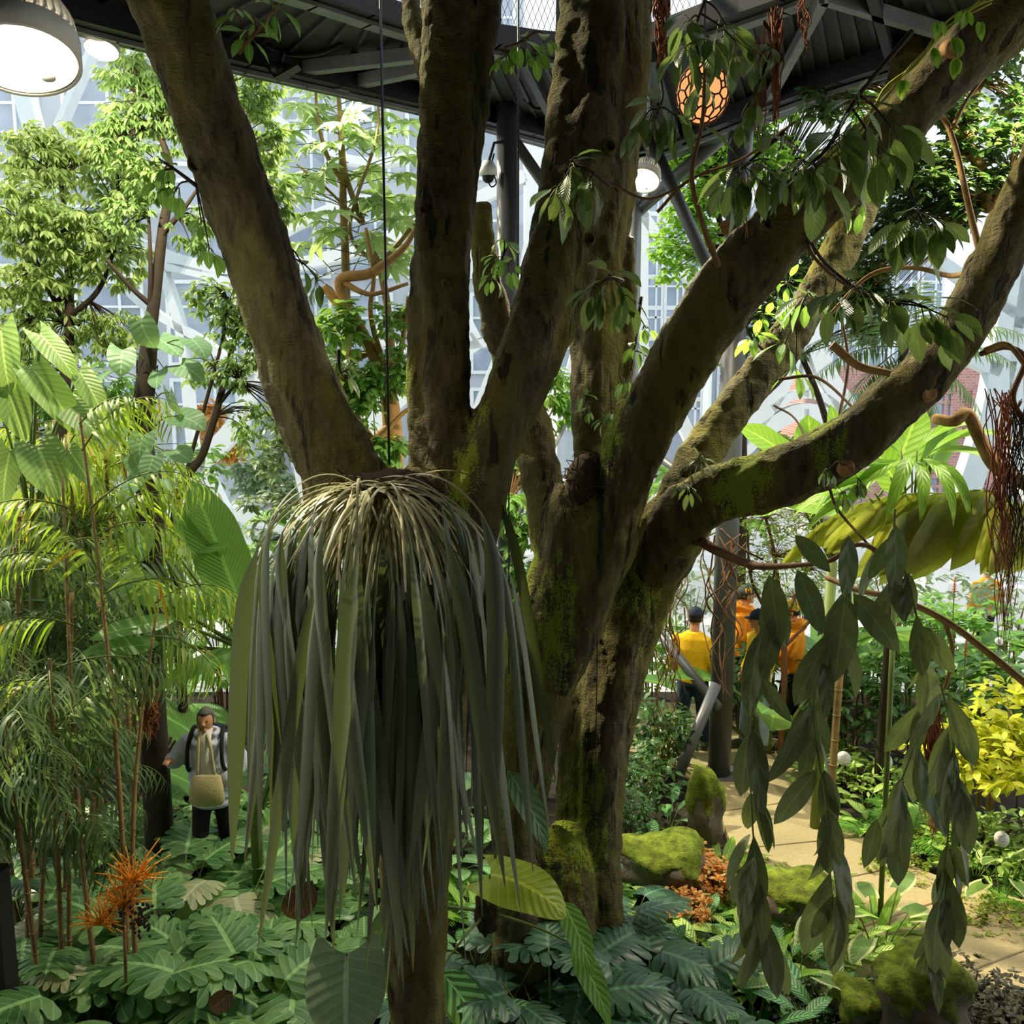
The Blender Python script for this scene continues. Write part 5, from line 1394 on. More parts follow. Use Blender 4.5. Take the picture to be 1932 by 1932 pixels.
def person(label, x, y, H, face, arms, top, trousers, shoes, cap=None, hair=HAIRM, hood=False, puffer=False, legs=0.08, lean=0.0, head_turn=0.0, group=None, zoff=0.0):
    """x, y: feet on the ground; face: heading; arms: [(elbow, wrist)] left then right in body space"""
    p = thing('person', label, 'person', (0, 0, 0), group)
    k = H/1.75
    Z = lambda *a: tuple(q*k for q in a)
    hl = lean*0.25
    b = MB(); SH = 1.43
    hd = MB()
    # body: one continuous surface
    ring_body(b, [Z(0, 0, 0.86, 0.15, 0.10), Z(0, 0, 0.95, 0.17, 0.115), Z(0, hl*0.3, 1.08, 0.14, 0.10), Z(0, hl*0.7, 1.25, 0.165, 0.115), Z(0, hl, 1.38, 0.17, 0.10), Z(0, hl, 1.46, 0.09, 0.07)])
    b.tube([Z(0, hl, 1.42), Z(0, hl+0.02, 1.56)], 0.058*k, 12)
    hc = V(Z(0, hl+0.035, 1.635))
    ct, st_ = math.cos(head_turn), math.sin(head_turn)
    def hp(a, bb, c): return tuple(hc+V((a*ct-bb*st_, a*st_+bb*ct, c))*k)
    b.ball(hc, (0.077*k, 0.094*k, 0.115*k), 20, 14, lambda q: 1-0.1*max(0, -q[2])*abs(q[0]))
    b.tube([hp(0, 0.085, 0.02), hp(0, 0.108, -0.02), hp(0, 0.088, -0.03)], [0.009*k, 0.017*k, 0.012*k], 8)
    b.ball(hp(0, 0.07, -0.085), (0.03*k, 0.025*k, 0.02*k), 10, 6)
    for s in (-1, 1): b.ball(hp(s*0.078, -0.005, -0.01), (0.012*k, 0.022*k, 0.034*k), 8, 6)
    hips = [Z(-0.09, 0, 0.90), Z(0.09, 0, 0.90)]
    feet = [Z(-0.10-legs*0.2, -legs, 0.075), Z(0.10+legs*0.2, legs, 0.075)]
    knees = [tuple((np.array(h)+np.array(f))/2+np.array(Z(0, 0.03, 0.02))) for h, f in zip(hips, feet)]
    for h, kn, f in zip(hips, knees, feet):
        b.tube([h, kn, f], [0.082*k, 0.058*k, 0.040*k], 12, seg=9)
        b.tube([f, tuple(np.array(f)+np.array(Z(0, 0.06, -0.04))), tuple(np.array(f)+np.array(Z(0, 0.16, -0.05)))], [0.04*k, 0.04*k, 0.028*k], 10)
    shd = [Z(-0.185, hl, SH-0.02), Z(0.185, hl, SH-0.02)]
    for (el, wr), s, sg in zip(arms, shd, (-1, 1)):
        el, wr = Z(*el), Z(*wr)
        b.tube([s, el, wr], [0.05*k, 0.042*k, 0.028*k], 10, seg=9)
        d = (V(wr)-V(el)).normalized(); w = V(wr)
        side = d.cross(V((0, 0, 1)));
        if side.length < .2: side = V((1, 0, 0))
        side.normalize(); nn = side.cross(d)
        b.tube([w, w+d*0.045*k, w+d*0.085*k], [0.026*k, 0.036*k, 0.032*k], 8)
        for q, ln in zip((-1.5, -0.5, 0.5, 1.5), (0.058, 0.074, 0.068, 0.05)):
            r0 = w+d*0.08*k+side*q*0.018*k
            b.tube([r0, r0+d*ln*0.55*k-nn*0.012*k, r0+d*ln*k*0.75-nn*0.042*k], [0.0095*k, 0.009*k, 0.007*k], 6)
        t0 = w+d*0.03*k-side*sg*0.028*k
        b.tube([t0, t0+d*0.03*k-side*sg*0.022*k-nn*0.012*k, t0+d*0.06*k-side*sg*0.018*k-nn*0.025*k], [0.012*k, 0.011*k, 0.008*k], 6)
    parts = [('body', b, SKIN, 0.008)]
    # clothes follow the body
    c = MB(); g = 0.02 if not puffer else 0.035
    low = 0.86 if not puffer else 0.74
    ring_body(c, [Z(0, 0, low, 0.175+g*.6, 0.125+g*.6), Z(0, 0, 0.98, 0.172+g*.6, 0.125+g*.6), Z(0, hl*0.3, 1.1, 0.165+g, 0.12+g), Z(0, hl*0.7, 1.27, 0.18+g, 0.125+g), Z(0, hl, 1.40, 0.185+g*0.6, 0.11+g*0.6), Z(0, hl, 1.475, 0.085, 0.08)])
    for (el, wr), s in zip(arms, shd):
        el, wr = np.array(Z(*el)), np.array(Z(*wr))
        c.tube([s, tuple(el), tuple(el*0.12+wr*0.88)], [0.07*k+g*0.5, 0.058*k+g*0.5, 0.042*k+g*0.4], 12, seg=9)
    if puffer:
        for q in range(9):
            z = (0.79+q*0.078); c.tube([Z((0.19 if z < 1.38 else 0.165)*math.cos(a)*1.04, hl*max(0, z-.9)+0.14*math.sin(a)*1.06, z) for a in np.linspace(0, 2*PI, 22)], 0.03*k, 6)
        for (el, wr), s in zip(arms, shd):
            for q in range(6):
                f = q/6; a_ = np.array(s); e_ = np.array(Z(*el)); w_ = np.array(Z(*wr))
                pp = a_*(1-2*f)+e_*2*f if f < 0.5 else e_*(2-2*f)+w_*(2*f-1)
                c.ball(tuple(pp), 0.082*k, 10, 8)
        c.tube([Z(0.1*math.cos(a), hl+0.005+0.1*math.sin(a), 1.50) for a in np.linspace(PI*0.72, PI*2.28, 16)], 0.03*k, 8)
    if hood:
        c.ball(Z(0, hl-0.075, 1.47), Z(0.13, 0.085, 0.075), 14, 10)
        c.tube([Z(0.1*math.cos(a), hl+0.01+0.1*math.sin(a), 1.49-0.03*math.sin(a)) for a in np.linspace(0, 2*PI, 18)], 0.034*k, 8)
        c.ball(Z(0, 0.13, 1.02), Z(0.11, 0.035, 0.08), 12, 8)
    parts.append(('jacket' if puffer else ('hoodie' if hood else 'jersey'), c, top, 0.014))
    t = MB()
    ring_body(t, [Z(0, 0, 0.82, 0.17, 0.125), Z(0, 0, 0.94, 0.178, 0.128), Z(0, 0, 1.0, 0.165, 0.118)])
    for h, kn, f in zip(hips, knees, feet):
        t.tube([h, kn, tuple(np.array(f)+np.array(Z(0, 0, 0.02)))], [0.105*k, 0.082*k, 0.072*k], 14, seg=9)
    parts.append(('trousers', t, trousers, 0.016))
    Rz = Matrix.Rotation(face-PI/2, 4, 'Z')
    def place(mb):
        out = MB(); 
        for v, l, tt, u, off in zip(mb.v, mb.l, mb.t, mb.u, np.cumsum([0]+[len(q) for q in mb.v])):
            out.raw(v @ np.array(Rz.to_3x3()).T+np.array((x, y, zoff)), l-off, tt, u)
        return out
    p.location = (x, y, zoff)
    for nm, mbb, mt, vx in parts:
        o = obj(nm, place(mbb), mt, p)
        md = o.modifiers.new('skin', 'REMESH'); md.mode = 'VOXEL'; md.voxel_size = vx; md.use_smooth_shade = True
        sm = o.modifiers.new('soft', 'SMOOTH'); sm.iterations = 4; sm.factor = 0.5
        if nm == 'body': body = o
        if nm in ('jacket', 'jersey', 'hoodie'): topo = o
    for f in feet:
        f = np.array(f); s = MB()
        s.ball(tuple(f+np.array(Z(0, 0.06, -0.028))), Z(0.05, 0.14, 0.055), 14, 8)
        s.box(tuple(f+np.array(Z(0, 0.06, -0.062))), Z(0.09, 0.27, 0.024))
        obj('shoe', place(s), shoes, p)
    for s in (-1, 1):
        obj('eye', place(MB().ball(hp(s*0.031, 0.083, 0.015), (0.011*k, 0.008*k, 0.007*k), 8, 6)), M['ink'], body)
    obj('mouth', place(MB().ball(hp(0, 0.088, -0.055), (0.024*k, 0.007*k, 0.006*k), 8, 6)), M['cut'], body)
    if hair is not None:
        h = MB()
        def hf(q): return 0.35 if (q[1]*1.0 > 0.35 and q[2] < 0.55) or q[2] < -0.45 else 1
        hh = MB().ball((0, 0, 0), (0.085*k, 0.102*k, 0.123*k), 24, 16, hf)
        v = hh.v[0]; v = np.stack([v[:, 0]*ct-v[:, 1]*st_, v[:, 0]*st_+v[:, 1]*ct, v[:, 2]], 1)+np.array(hc)+np.array((0, 0, 0.006))
        h.raw(v, hh.l[0], hh.t[0], hh.u[0]); obj('hair', place(h), hair, p)
    if cap is not None:
        h = MB()
        h.ball(hp(0, -0.005, 0.035), (0.092*k, 0.108*k, 0.1*k), 22, 14, lambda q: 1 if q[2] > -0.12 else 0.86)
        h.ball(hp(0, 0.0, 0.135), 0.012*k, 8, 6)
        co = obj('cap', place(h), cap, p)
        br = MB(); vs = []
        for i in range(13):
            a = PI*i/12; vs.append(hp(0.075*math.cos(a), 0.085+0.085*math.sin(a), 0.045-0.012*math.sin(a)-0.02*abs(math.cos(a))))
        br.prism(vs, (0, 0, 0.008)); obj('brim', place(br), cap, co)
        p['_cap'] = co.name
    return p, body, topo, hp, place, k

def at_ground(px, py):
    q = G(px, py, 0.03); return q.x, q.y
def towards(a): return a
REST = [((-0.25, -0.02, 1.15), (-0.24, 0.10, 0.92)), ((0.25, -0.02, 1.15), (0.24, 0.10, 0.92))]
FOLD = [((-0.25, 0.05, 1.17), (-0.05, 0.22, 1.14)), ((0.25, 0.05, 1.17), (0.05, 0.24, 1.10))]
gx = lambda q, d: (P(q, 1400, d).x, P(q, 1400, d).y)
def stand(px, Y):
    """picture column px at ground distance Y"""
    f = P(px, 966, 1)-EYE
    base = EYE+f*(Y/f.y)
    # a plumb line through the column: take its foot
    q = RT*((px-966)/F)+UP*((966-1420)/F)+FW
    return (q*(Y/q.y)).x, Y
x, y = stand(1303, 10.75); person('person in a yellow jersey and navy cap behind the dark steel column', x, y, 1.72, math.radians(60), REST, C_YEL, C_JEAN, C_GREY, C_NAVY, legs=0.1, zoff=0.035)
x, y = stand(1392, 11.6); pr = person('person in an orange hoodie and grey cap with a yellow letter, arms folded', x, y, 1.80, math.radians(-25), FOLD, C_ORA, C_JEAN, C_GREY, C_CAPG, hood=True, zoff=0.035, head_turn=0.5)
bpy_cap = bpy.data.objects[pr[0]['_cap']]
hp_, pl_, k_ = pr[3], pr[4], pr[5]
m = MB()
zz = [(-0.030, 0.045), (-0.030, 0.095), (-0.012, 0.095), (0, 0.07), (0.012, 0.095), (0.030, 0.095), (0.030, 0.045)]
for (a, b_), (c_, d_) in zip(zz, zz[1:]):
    m.tube([hp_(0.099-(b_-0.04)*0.35, -a-0.005, b_), hp_(0.099-(d_-0.04)*0.35, -c_-0.005, d_)], 0.0075, 6)
obj('cap_letter', pl_(m), cloth('yellow_thread', 'e8a800'), bpy_cap)
x, y = stand(1425, 10.75); person('person in a bright yellow jersey, light jeans and navy cap facing left', x, y, 1.70, math.radians(190), REST, C_YEL, C_LJEAN, C_GREY, C_NAVY, zoff=0.035, legs=0.1)
x, y = stand(1487, 11.0); person('person in an orange hoodie and black trousers right of the yellow jersey', x, y, 1.74, math.radians(165), FOLD, C_ORA, C_BLK, C_GREY, C_ORA, hood=True, zoff=0.035)
x, y = stand(1838, 15.0); person('far person in an orange top behind the aerial roots', x, y, 1.70, math.radians(100), REST, C_ORA, C_BLK, C_GREY, None, zoff=-0.25)
q = P(392, 1310, 8.3)
wm, wb, wt, hp_, pl_, k_ = person('grey haired person in a lilac grey puffer jacket walking among the plants', q.x, q.y, 1.60, math.radians(-88),
    [((-0.29, 0.0, 1.16), (-0.14, 0.20, 1.02)), ((0.33, 0.02, 1.20), (0.34, 0.12, 1.24))], C_PUFF, C_BLK, C_GREY, None, GREYH, puffer=True, legs=0.12, lean=0.25, zoff=0.0)
m = MB(); ring_body(m, [(0, 0.10, 0.95, 0.06, 0.07), (0, 0.125, 1.1, 0.055, 0.07), (0, 0.14, 1.3, 0.05, 0.06), (0, 0.11, 1.42, 0.06, 0.05)]); obj('top', pl_(m), C_WHITE, wm)
for s in (-1, 1):
    obj('backpack_strap', pl_(MB().tube([(s*0.12, -0.13, 1.34), (s*0.13, 0.03, 1.40), (s*0.145, 0.17, 1.27), (s*0.155, 0.16, 1.08), (s*0.18, -0.05, 0.98)], 0.018, 8, seg=16)), C_BLK, wm)
bg = MB(); ring_body(bg, [(-0.03, 0.27, 0.80, 0.13, 0.045), (-0.03, 0.275, 0.84, 0.155, 0.06), (-0.03, 0.27, 0.95, 0.145, 0.055), (-0.03, 0.25, 1.05, 0.12, 0.03), (-0.03, 0.25, 1.06, 0.10, 0.02)])
bg.tube([(-0.1, 0.25, 1.05), (-0.06, 0.2, 1.3), (0.02, 0.12, 1.45)], 0.012, 6, seg=10); bg.tube([(0.05, 0.25, 1.05), (0.04, 0.21, 1.28), (0.05, 0.12, 1.45)], 0.012, 6, seg=10)
bag = obj('shoulder_bag', pl_(bg), C_CREAM, loc=(q.x, q.y, 0.9))
tag(bag, 'cream canvas bag held in front by the person in the puffer jacket', 'bag')
bp = obj('backpack', pl_(MB().ball((0, -0.24, 1.1), (0.17, 0.1, 0.24), 18, 12)), C_NAVY, wm)

# ---------------------------------------------------------------- hanging vines at the right
def vine(label, path, d, Lpx, n, r=0.006, skip=0.0, per=2, extra=()):
    v = thing('hanging_vine', label, 'vine', P(path[0][0], path[0][1], d), 'long leaved vines hanging at the right')
    pts = smooth_path([tuple(P(x, y, d+0.05*math.sin(i*2.1))) for i, (x, y) in enumerate(path)], 40)
    obj('stem', MB().tube(pts, np.linspace(r, r*0.55, 40), 7), M['stemgreen'], v)
    L = S(Lpx, d)
    for i in range(n):
        s = skip+(1-skip)*(i+0.3)/n; p = V(pts[min(39, int(s*39))])
        for j in range(per+(i % 2)):
            a = U(0, 6.28) if j else U(PI, 2*PI)
            o = V((math.cos(a), math.sin(a), 0))
            dn = (V((0, 0, -1))+o*U(0.1, 0.75)).normalized()
            fr = V((U(-.5, .5), -1, 0.15)) if U(0, 1) < 0.72 else o
            obj('leaf', MB().put(R.choice([tmpl('oval', 0.30, 0.35, 0.12, 9, 2), tmpl('oval', 0.25, 0.6, 0.2, 9, 2), tmpl('obov', 0.31, 0.2, 0.1, 9, 2)]), p+o*0.015, dn, fr, L*U(0.6, 1.15)), M['L_vine'], v)
    for (x, y, dx, dy, l) in extra:
        p = P(x, y, d-0.05); e = P(x+dx, y+dy, d-0.08)
        obj('leaf', MB().put(tmpl('oval', 0.36, 0.3, 0.08, 9, 2), p, e-p, V((U(-.3, .3), -1, 0.2)), S(l, d)), M['L_vine'], v)
    return v
vine('leftmost long leaved vine, hanging before the people in yellow', [(1462, 1075), (1440, 1180), (1420, 1330), (1416, 1450), (1420, 1560), (1428, 1640), (1434, 1720), (1440, 1800)], 4.3, 145, 11, skip=0.05, extra=[(1452, 1085, 20, 130, 140), (1462, 1165, -20, 120, 120)])
vine('second vine from the left, its long leaves over the path', [(1602, 1030), (1605, 1110), (1570, 1200), (1538, 1300), (1540, 1400), (1556, 1500), (1562, 1580), (1576, 1660), (1580, 1720)], 4.2, 155, 10, skip=0.12, extra=[(1500, 1010, 70, 70, 95), (1504, 1075, 50, 120, 130), (1600, 1010, 0, 110, 120), (1610, 1120, 90, 110, 140), (1596, 1120, -20, 160, 170)])
vine('third vine, ending above the path edge beside the bed', [(1688, 960), (1690, 1020), (1720, 1120), (1740, 1230), (1745, 1330), (1720, 1420), (1690, 1500), (1665, 1560)], 4.2, 145, 8, skip=0.1, extra=[(1690, 990, 0, 120, 130), (1680, 1090, 30, 80, 90), (1735, 1180, 60, 80, 110), (1700, 1510, 0, 110, 120), (1655, 1545, -20, 90, 95)])
vine('rightmost vine with dark paired leaves reaching the bottom edge', [(1775, 1290), (1796, 1380), (1800, 1450), (1790, 1540), (1786, 1620), (1776, 1690), (1752, 1760), (1745, 1830)], 3.9, 135, 10, skip=0.0)
# branches carrying them
br = thing('bare_branch', 'long tan branch reaching across in front of the pleated palm', 'branch', P(1615, 1112, 4.9))
def stick(par, name, pts, r0, r1, mat='tan_branch', n=26):
    return obj(name, MB().tube([tuple(P(*q)) for q in pts], np.linspace(r0, r1, len(pts)), 8, seg=n), M[mat], par)
stick(br, 'stem', [(1560, 1090, 5.2), (1615, 1112, 4.9), (1700, 1132, 4.7), (1785, 1172, 4.6), (1860, 1228, 4.5), (1960, 1310, 4.4)], 0.014, 0.018)
stick(br, 'side_twig', [(1783, 1172, 4.6), (1797, 1230, 4.6), (1785, 1290, 4.6), (1766, 1322, 4.6)], 0.012, 0.008)
br2 = thing('bare_branch', 'dark knobbly branch growing right from the low fork of the mossy fig', 'branch', P(1330, 1030, 6.6))
stick(br2, 'stem', [(1318, 1018, 6.7), (1355, 1040, 6.3), (1420, 1066, 5.8), (1480, 1068, 5.3), (1550, 1062, 4.9)], 0.040, 0.010, 'twig')
stick(br2, 'side_twig', [(1475, 1068, 5.4), (1560, 1060, 5.0), (1615, 1028, 4.9), (1660, 1045, 4.8), (1712, 1112, 4.7)], 0.012, 0.014, 'twig')
stick(br2, 'side_twig', [(1360, 998, 6.0), (1400, 1035, 5.7), (1440, 1056, 5.6)], 0.007, 0.006, 'twig')
br3 = thing('bare_branch', 'speckled crooked branch entering from the right edge above the pleated palm', 'branch', P(1932, 920, 6.8))
stick(br3, 'stem', [(1765, 790, 7.2), (1800, 795, 7.0), (1825, 780, 7.0), (1850, 830, 7.0), (1885, 885, 6.9), (1975, 930, 6.8)], 0.040, 0.055)
br4 = thing('bare_branch', 'crooked brown branch at the right edge that carries the aerial roots', 'branch', P(1932, 670, 5.6))
stick(br4, 'stem', [(1850, 668, 5.6), (1900, 655, 5.6), (1934, 678, 5.6), (1912, 740, 5.6), (1916, 770, 5.6), (1940, 800, 5.6)], 0.016, 0.020, 'twig')

def roots(label, x0, x1, y0, y1, d, n, r=0.004, wob=0.03, mat='root'):
    m = MB()
    for i in range(n):
        a = P(U(x0, x1), y0+U(-8, 20), d+U(-.06, .06)); b = P(U(x0, x1)*0.5+(x0+x1)*0.25, y1-U(0, 1)**2*(y1-y0)*0.6, d+U(-.06, .06)); b.x = a.x*0.3+b.x*0.7
        pts = [tuple(a.lerp(b, k/7)+V((U(-wob, wob), U(-wob, wob), 0))) for k in range(8)]
        m.tube(pts, [r]*5+[r*0.8, r*0.6, r*0.3], 4, cap=False, seg=18)
    return tag(obj('aerial_roots', m, M[mat], loc=P((x0+x1)/2, y0, d)), label, 'roots')
roots('rusty curtain of aerial roots hanging down near the right edge', 1868, 1916, 740, 1235, 5.6, 34, 0.0036, 0.05)
roots('loose dark aerial roots right beside the rusty curtain', 1905, 1940, 770, 1110, 5.5, 16, 0.004, 0.04, 'twig_dark')
roots('reddish aerial root bundle right of the lantern', 1452, 1476, 20, 240, 5.6, 22, 0.005, 0.015)
roots('thin aerial roots just left of the reddish bundle', 1418, 1446, 60, 330, 5.7, 12, 0.004, 0.015)
roots('dark aerial roots above and left of the lantern', 1232, 1262, -40, 140, 5.7, 26, 0.006, 0.02)
roots('small tangled root dangling under the walkway right of the lantern', 1510, 1526, -20, 112, 5.5, 7, 0.004, 0.03)
roots('orange brown matted roots hanging above the far bed', 1738, 1774, 1330, 1585, 5.2, 44, 0.004, 0.025)
roots('short pale roots dangling from the limb below the big leaf spray', 1398, 1416, 330, 450, 5.2, 7, 0.004, 0.015)
roots('tangle of thin brown vine stems in front of the dark column', 1330, 1400, 1010, 1320, 8.5, 12, 0.008, 0.09, 'twig')
roots('thin brown stems between the rear fig stem and the column', 1225, 1300, 1060, 1420, 8.4, 12, 0.006, 0.09, 'twig')
roots('tangle of orange brown rootlets on the dark mossy trunk', 262, 300, 1290, 1400, 8.2, 40, 0.004, 0.05, 'root')

# ---------------------------------------------------------------- stones, moss, labels, small plants
def boulder(label, px, py, d, r, mat, mossy=True, squash=0.8, z=None):
    c = P(px, py, d); t = thing('boulder', label, 'rock', c)
    rs = np.random.RandomState(int(px)); ph = rs.uniform(0, 6, 6)
    fn = lambda q: (1/max(abs(q[0])**3+abs(q[1])**3+abs(q[2])**4, 0.05)**0.28)*(1+0.10*math.sin(4*q[0]+ph[0])+0.09*math.sin(5*q[1]+ph[1])+0.07*math.sin(6*q[2]+ph[2]+3*q[0])+0.04*math.sin(11*q[0]+9*q[2]+ph[4]))*0.92
    rr = (r[0], r[1], r[2])
    obj('stone', MB().ball(c, rr, 26, 18, fn), M['stone'], t)
    if mossy:
        m = MB()
        m.ball(c+V((0, 0, r[2]*0.06)), (rr[0]*1.02, rr[1]*1.02, rr[2]*1.02), 40, 26, lambda q: fn(q)*(1.0+0.03*math.sin(40*q[0])*math.sin(37*q[1]) if q[2] > 0.1+0.3*math.sin(7*q[0]+ph[3]) else 0.85))
        obj('moss', m, M['moss'], t)
    return t
g = G(1330, 1590); boulder('mossy upright boulder between the rear fig stem and the path', 1328, 1525, 8.9, (0.19, 0.22, 0.36), None)
boulder('mossy rock in the bottom right, under the rightmost vine', 1735, 1880, 6.3, (0.32, 0.3, 0.28), None)
boulder('low mossy mound with orange begonias right of the fig', 1250, 1625, 8.3, (0.42, 0.35, 0.22), None)
boulder('mossy mound at the inner path edge below the long nest fern leaf', 1500, 1690, 7.6, (0.35, 0.3, 0.16), None)
boulder('small mossy stone at the bottom behind the dark creeper', 1620, 1900, 6.4, (0.16, 0.2, 0.14), None)

def disc(label, px, py, d, wpx):
    c = P(px, py, d); t = thing('plant_label', label, 'label', c, 'white plant label discs')
    r = S(wpx, d)/2
    Mx = Matrix.Translation(c) @ Matrix.Rotation(math.radians(62), 4, 'X') @ Matrix.Rotation(U(-.3, .3), 4, 'Z')
    obj('disc', MB().lathe([(0, -0.003), (r, -0.003), (r, 0.003), (0, 0.003)], 28, Mx), M['tag'], t)
    m = MB()
    for k in range(4): m.box(Mx @ V((0, r*(0.35-0.22*k), 0.0038)), (r*(1.1-0.2*(k % 2)), 0.0022, 0.001), M=Mx)
    obj('print', m, M['ink'], t, flat=True)
    gz = c.z
    obj('stake', MB().tube([c+V((0, 0.01, 0)), c+V((0, 0.02, -max(0.2, gz+0.05)))], 0.005, 6), M['cable'], t)
disc('white label disc left of the woody canes on the far bed', 1592, 1431, 10.2, 27)
disc('white label disc right of the woody canes on the far bed', 1669, 1436, 10.2, 30)
disc('white label disc right of the rightmost vine leaves', 1890, 1583, 8.4, 29)
disc('white label disc at the right edge under the sunlit shrub', 1926, 1446, 9.6, 32)
disc('small white label disc amid the dark leaves beside the rusty aerial roots', 1885, 1210, 10.5, 16)
disc('small pale label disc between the canes and the heart leaves at left', 258, 1463, 9.4, 14)

# small leaved plants, one foliage each
setout('beg', lambda: k_shrub('L_beg', 0.06, 0.35, 0.34, 80, 8, 0.55, stems=8, nm='begonia', bark='twig', droop=0.2), [
 (1285, 1660, 1.1, 0.2, 'orange leaved begonia beside the mossy mound right of the fig'),
 (1340, 1690, 1.0, 1.4, 'orange leaved begonia at the foot of the mossy boulder'),
 (1290, 1745, 0.9, 2.6, 'orange leaved begonia in front of the mossy mound')])
setout('crp', lambda: k_shrub('L_small', 0.045, 0.2, 0.42, 110, 8, 0.5, stems=6, nm='creeping_plant', droop=0.1), [
 (1490, 1720, 1.0, 0, 'yellow green creeper along the inner path edge'),
 (1420, 1660, 0.9, 1, 'yellow green creeper between boulder and nest fern'),
 (1300, 1860, 1.1, 2, 'yellow green creeper in the sunlit patch by the calatheas'),
 (1780, 1600, 1.0, 3, 'yellow green creeper on the far bed at the path corner'),
 (1870, 1740, 0.9, 4, 'yellow green creeper at the far bed edge, right'),
 (1640, 1930, 1.1, 5, 'yellow green creeper over the mossy rock'),
 (1700, 1640, 0.9, 0.6, 'yellow green creeper beside the fern at the path border')])
setout('dus', lambda: k_shrub('L_purp', 0.05, 0.3, 0.5, 130, 8, 0.5, stems=8, nm='dusky_creeper', bark='twig_dark', droop=0.2), [
 (1830, 1915, 1.1, 0, 'dusky brown creeper in the bottom right corner'),
 (1920, 1960, 1.1, 1.5, 'dusky brown creeper at the extreme bottom right'),
 (1740, 1960, 1.0, 3, 'dusky brown creeper in front of the mossy rock'),
 (1560, 1930, 0.9, 4.5, 'dusky brown creeper beneath the striped calatheas')])
setout('sun', lambda: k_shrub('L_sunyel', 0.14, 0.75, 0.62, 70, 6, 0.5, stems=8, nm='schefflera', bark='cane', droop=0.35), [
 (1850, 1610, 1.0, 0.3, 'shrub coloured yellow as sunlit at the right edge', 0.55),
 (1960, 1600, 1.0, 1.8, 'shrub coloured yellow as sunlit, cut by the right edge', 0.5)])
setout('path', lambda: k_shrub('L_calb', 0.11, 0.35, 0.55, 70, 6, 0.42, stems=8, nm='ground_shrub', droop=0.25), [
 (1870, 1610, 1.1, 0, 'speckled green ground shrub on the far bed at right'),
 (1950, 1620, 1.1, 2, 'speckled green ground shrub at the right edge of the far bed'),
 (1610, 1480, 1.0, 3, 'speckled green ground shrub near the foot of the woody canes'),
 (1560, 1470, 0.9, 4, 'speckled green ground shrub at the far path edge')])

# lime leaf and other single leaved plants by the fig feet
pt = thing('lime_philodendron', 'plant with one big torn lime green leaf in front of the twin fig foot', 'plant', P(905, 1690, 6.2))
a = P(925, 1650, 6.0); b = P(1050, 1700, 5.75)
obj('leaf', MB().put(tmpl('heart', 0.62, 1.3, -0.12, 12, 3, 0.02), a, b-a+V((0, 0, 0.05)), V((0.1, -0.55, 1)), S(175, 5.9)), M['L_lime'], pt)
for (x0, y0, x1, y1, l, w, mt) in ((960, 1455, 1040, 1590, 175, 0.3, 'L_mond'), (1060, 1700, 1110, 1800, 150, 0.34, 'L_mid'), (1080, 1780, 1140, 1890, 170, 0.3, 'L_mid'), (830, 1830, 930, 1960, 210, 0.4, 'L_cal'), (740, 1710, 700, 1800, 110, 0.4, 'L_mond')):
    a, b = P(x0, y0, 5.95), P(x1, y1, 5.8)
    obj('leaf', MB().put(tmpl('ovate', w, 0.9, 0.12, 10, 2, 0.01), a, b-a, V((0.2, -0.7, 0.7)), S(l, 5.9)), M[mt], pt)
st = MB()
root = P(920, 1720, 6.3)
for (x, y) in ((925, 1650), (960, 1455), (1060, 1700), (1080, 1780), (830, 1830), (740, 1710)):
    e = P(x, y, 5.95); st.tube([root, (root+e)/2+V((0, -0.05, 0.05)), e], [0.012, 0.009, 0.006], 6, seg=8)
obj('stems', st, M['stemgreen'], pt)
obj('root_clump', MB().ball(root, (0.09, 0.09, 0.16), 14, 10, lambda q: 1+0.15*math.sin(9*q[0])*math.sin(8*q[2])), M['nest'], pt)
gl_ = thing('round_leaf_plant', 'plant with a huge round grey green veined leaf at the bottom, left of the fig', 'plant', G(660, 2000))
a, b = P(655, 1800, 5.6), P(650, 1930, 5.4)
obj('leaf', MB().put(tmpl('heart', 0.95, 0.5, 0.04, 12, 3, 0.012), a, b-a, V((-0.1, -0.8, 0.6)), S(165, 5.5)), M['L_grey'], gl_)
obj('stem', MB().tube([G(660, 2000), P(640, 1880, 5.9), a], 0.012, 7, seg=10), M['stemgreen'], gl_)
for (lb, x0, y0, x1, y1, l, d) in (('curled dead brown leaf hanging left of the first fig trunk', 590, 1660, 540, 1740, 120, 5.7), ('curled dead brown leaf on the dark soil at the bottom', 440, 1870, 380, 1920, 80, 6.0)):
    a, b = P(x0, y0, d), P(x1, y1, d)
    tag(obj('dead_leaf', MB().put(tmpl('ovate', 0.5, 1.2, 0.35, 9, 2, 0.03), a, b-a, V((0.3, -0.7, 0.5)), S(l, d)), M['L_brown'], loc=a), lb, 'leaf')
# orange palm flower stalks with berries
fl = thing('palm_flower_stalk', 'bright orange branched palm flower stalk between the tan canes', 'flower', P(225, 1690, 6.6))
m = MB()
for (cx, cy_, s) in ((255, 1645, 66), (195, 1725, 58), (240, 1690, 55)):
    h = P(cx-5, cy_+20, 6.05)
    for i in range(34):
        e = h+V((U(-1, 1)*S(s, 6.6), U(-.1, .1), U(-0.5, 1.1)*S(s, 6.6)))
        mid = h.lerp(e, 0.5)+V((0, 0, 0.015)); m.tube([h, mid, e], [0.0065, 0.005, 0.003], 4, seg=5)
        for q in range(2):
            m.tube([mid, mid+V((U(-.06, .06), U(-.03, .03), U(0, .08)))], 0.0028, 4)
obj('stalks', m, M['orange'], fl)
m = MB()
for i in range(70):
    m.ball(P(R.gauss(262, 22), R.gauss(1730, 20), 6.0), 0.012, 6, 4)
obj('berries', m, M['berry'], fl)
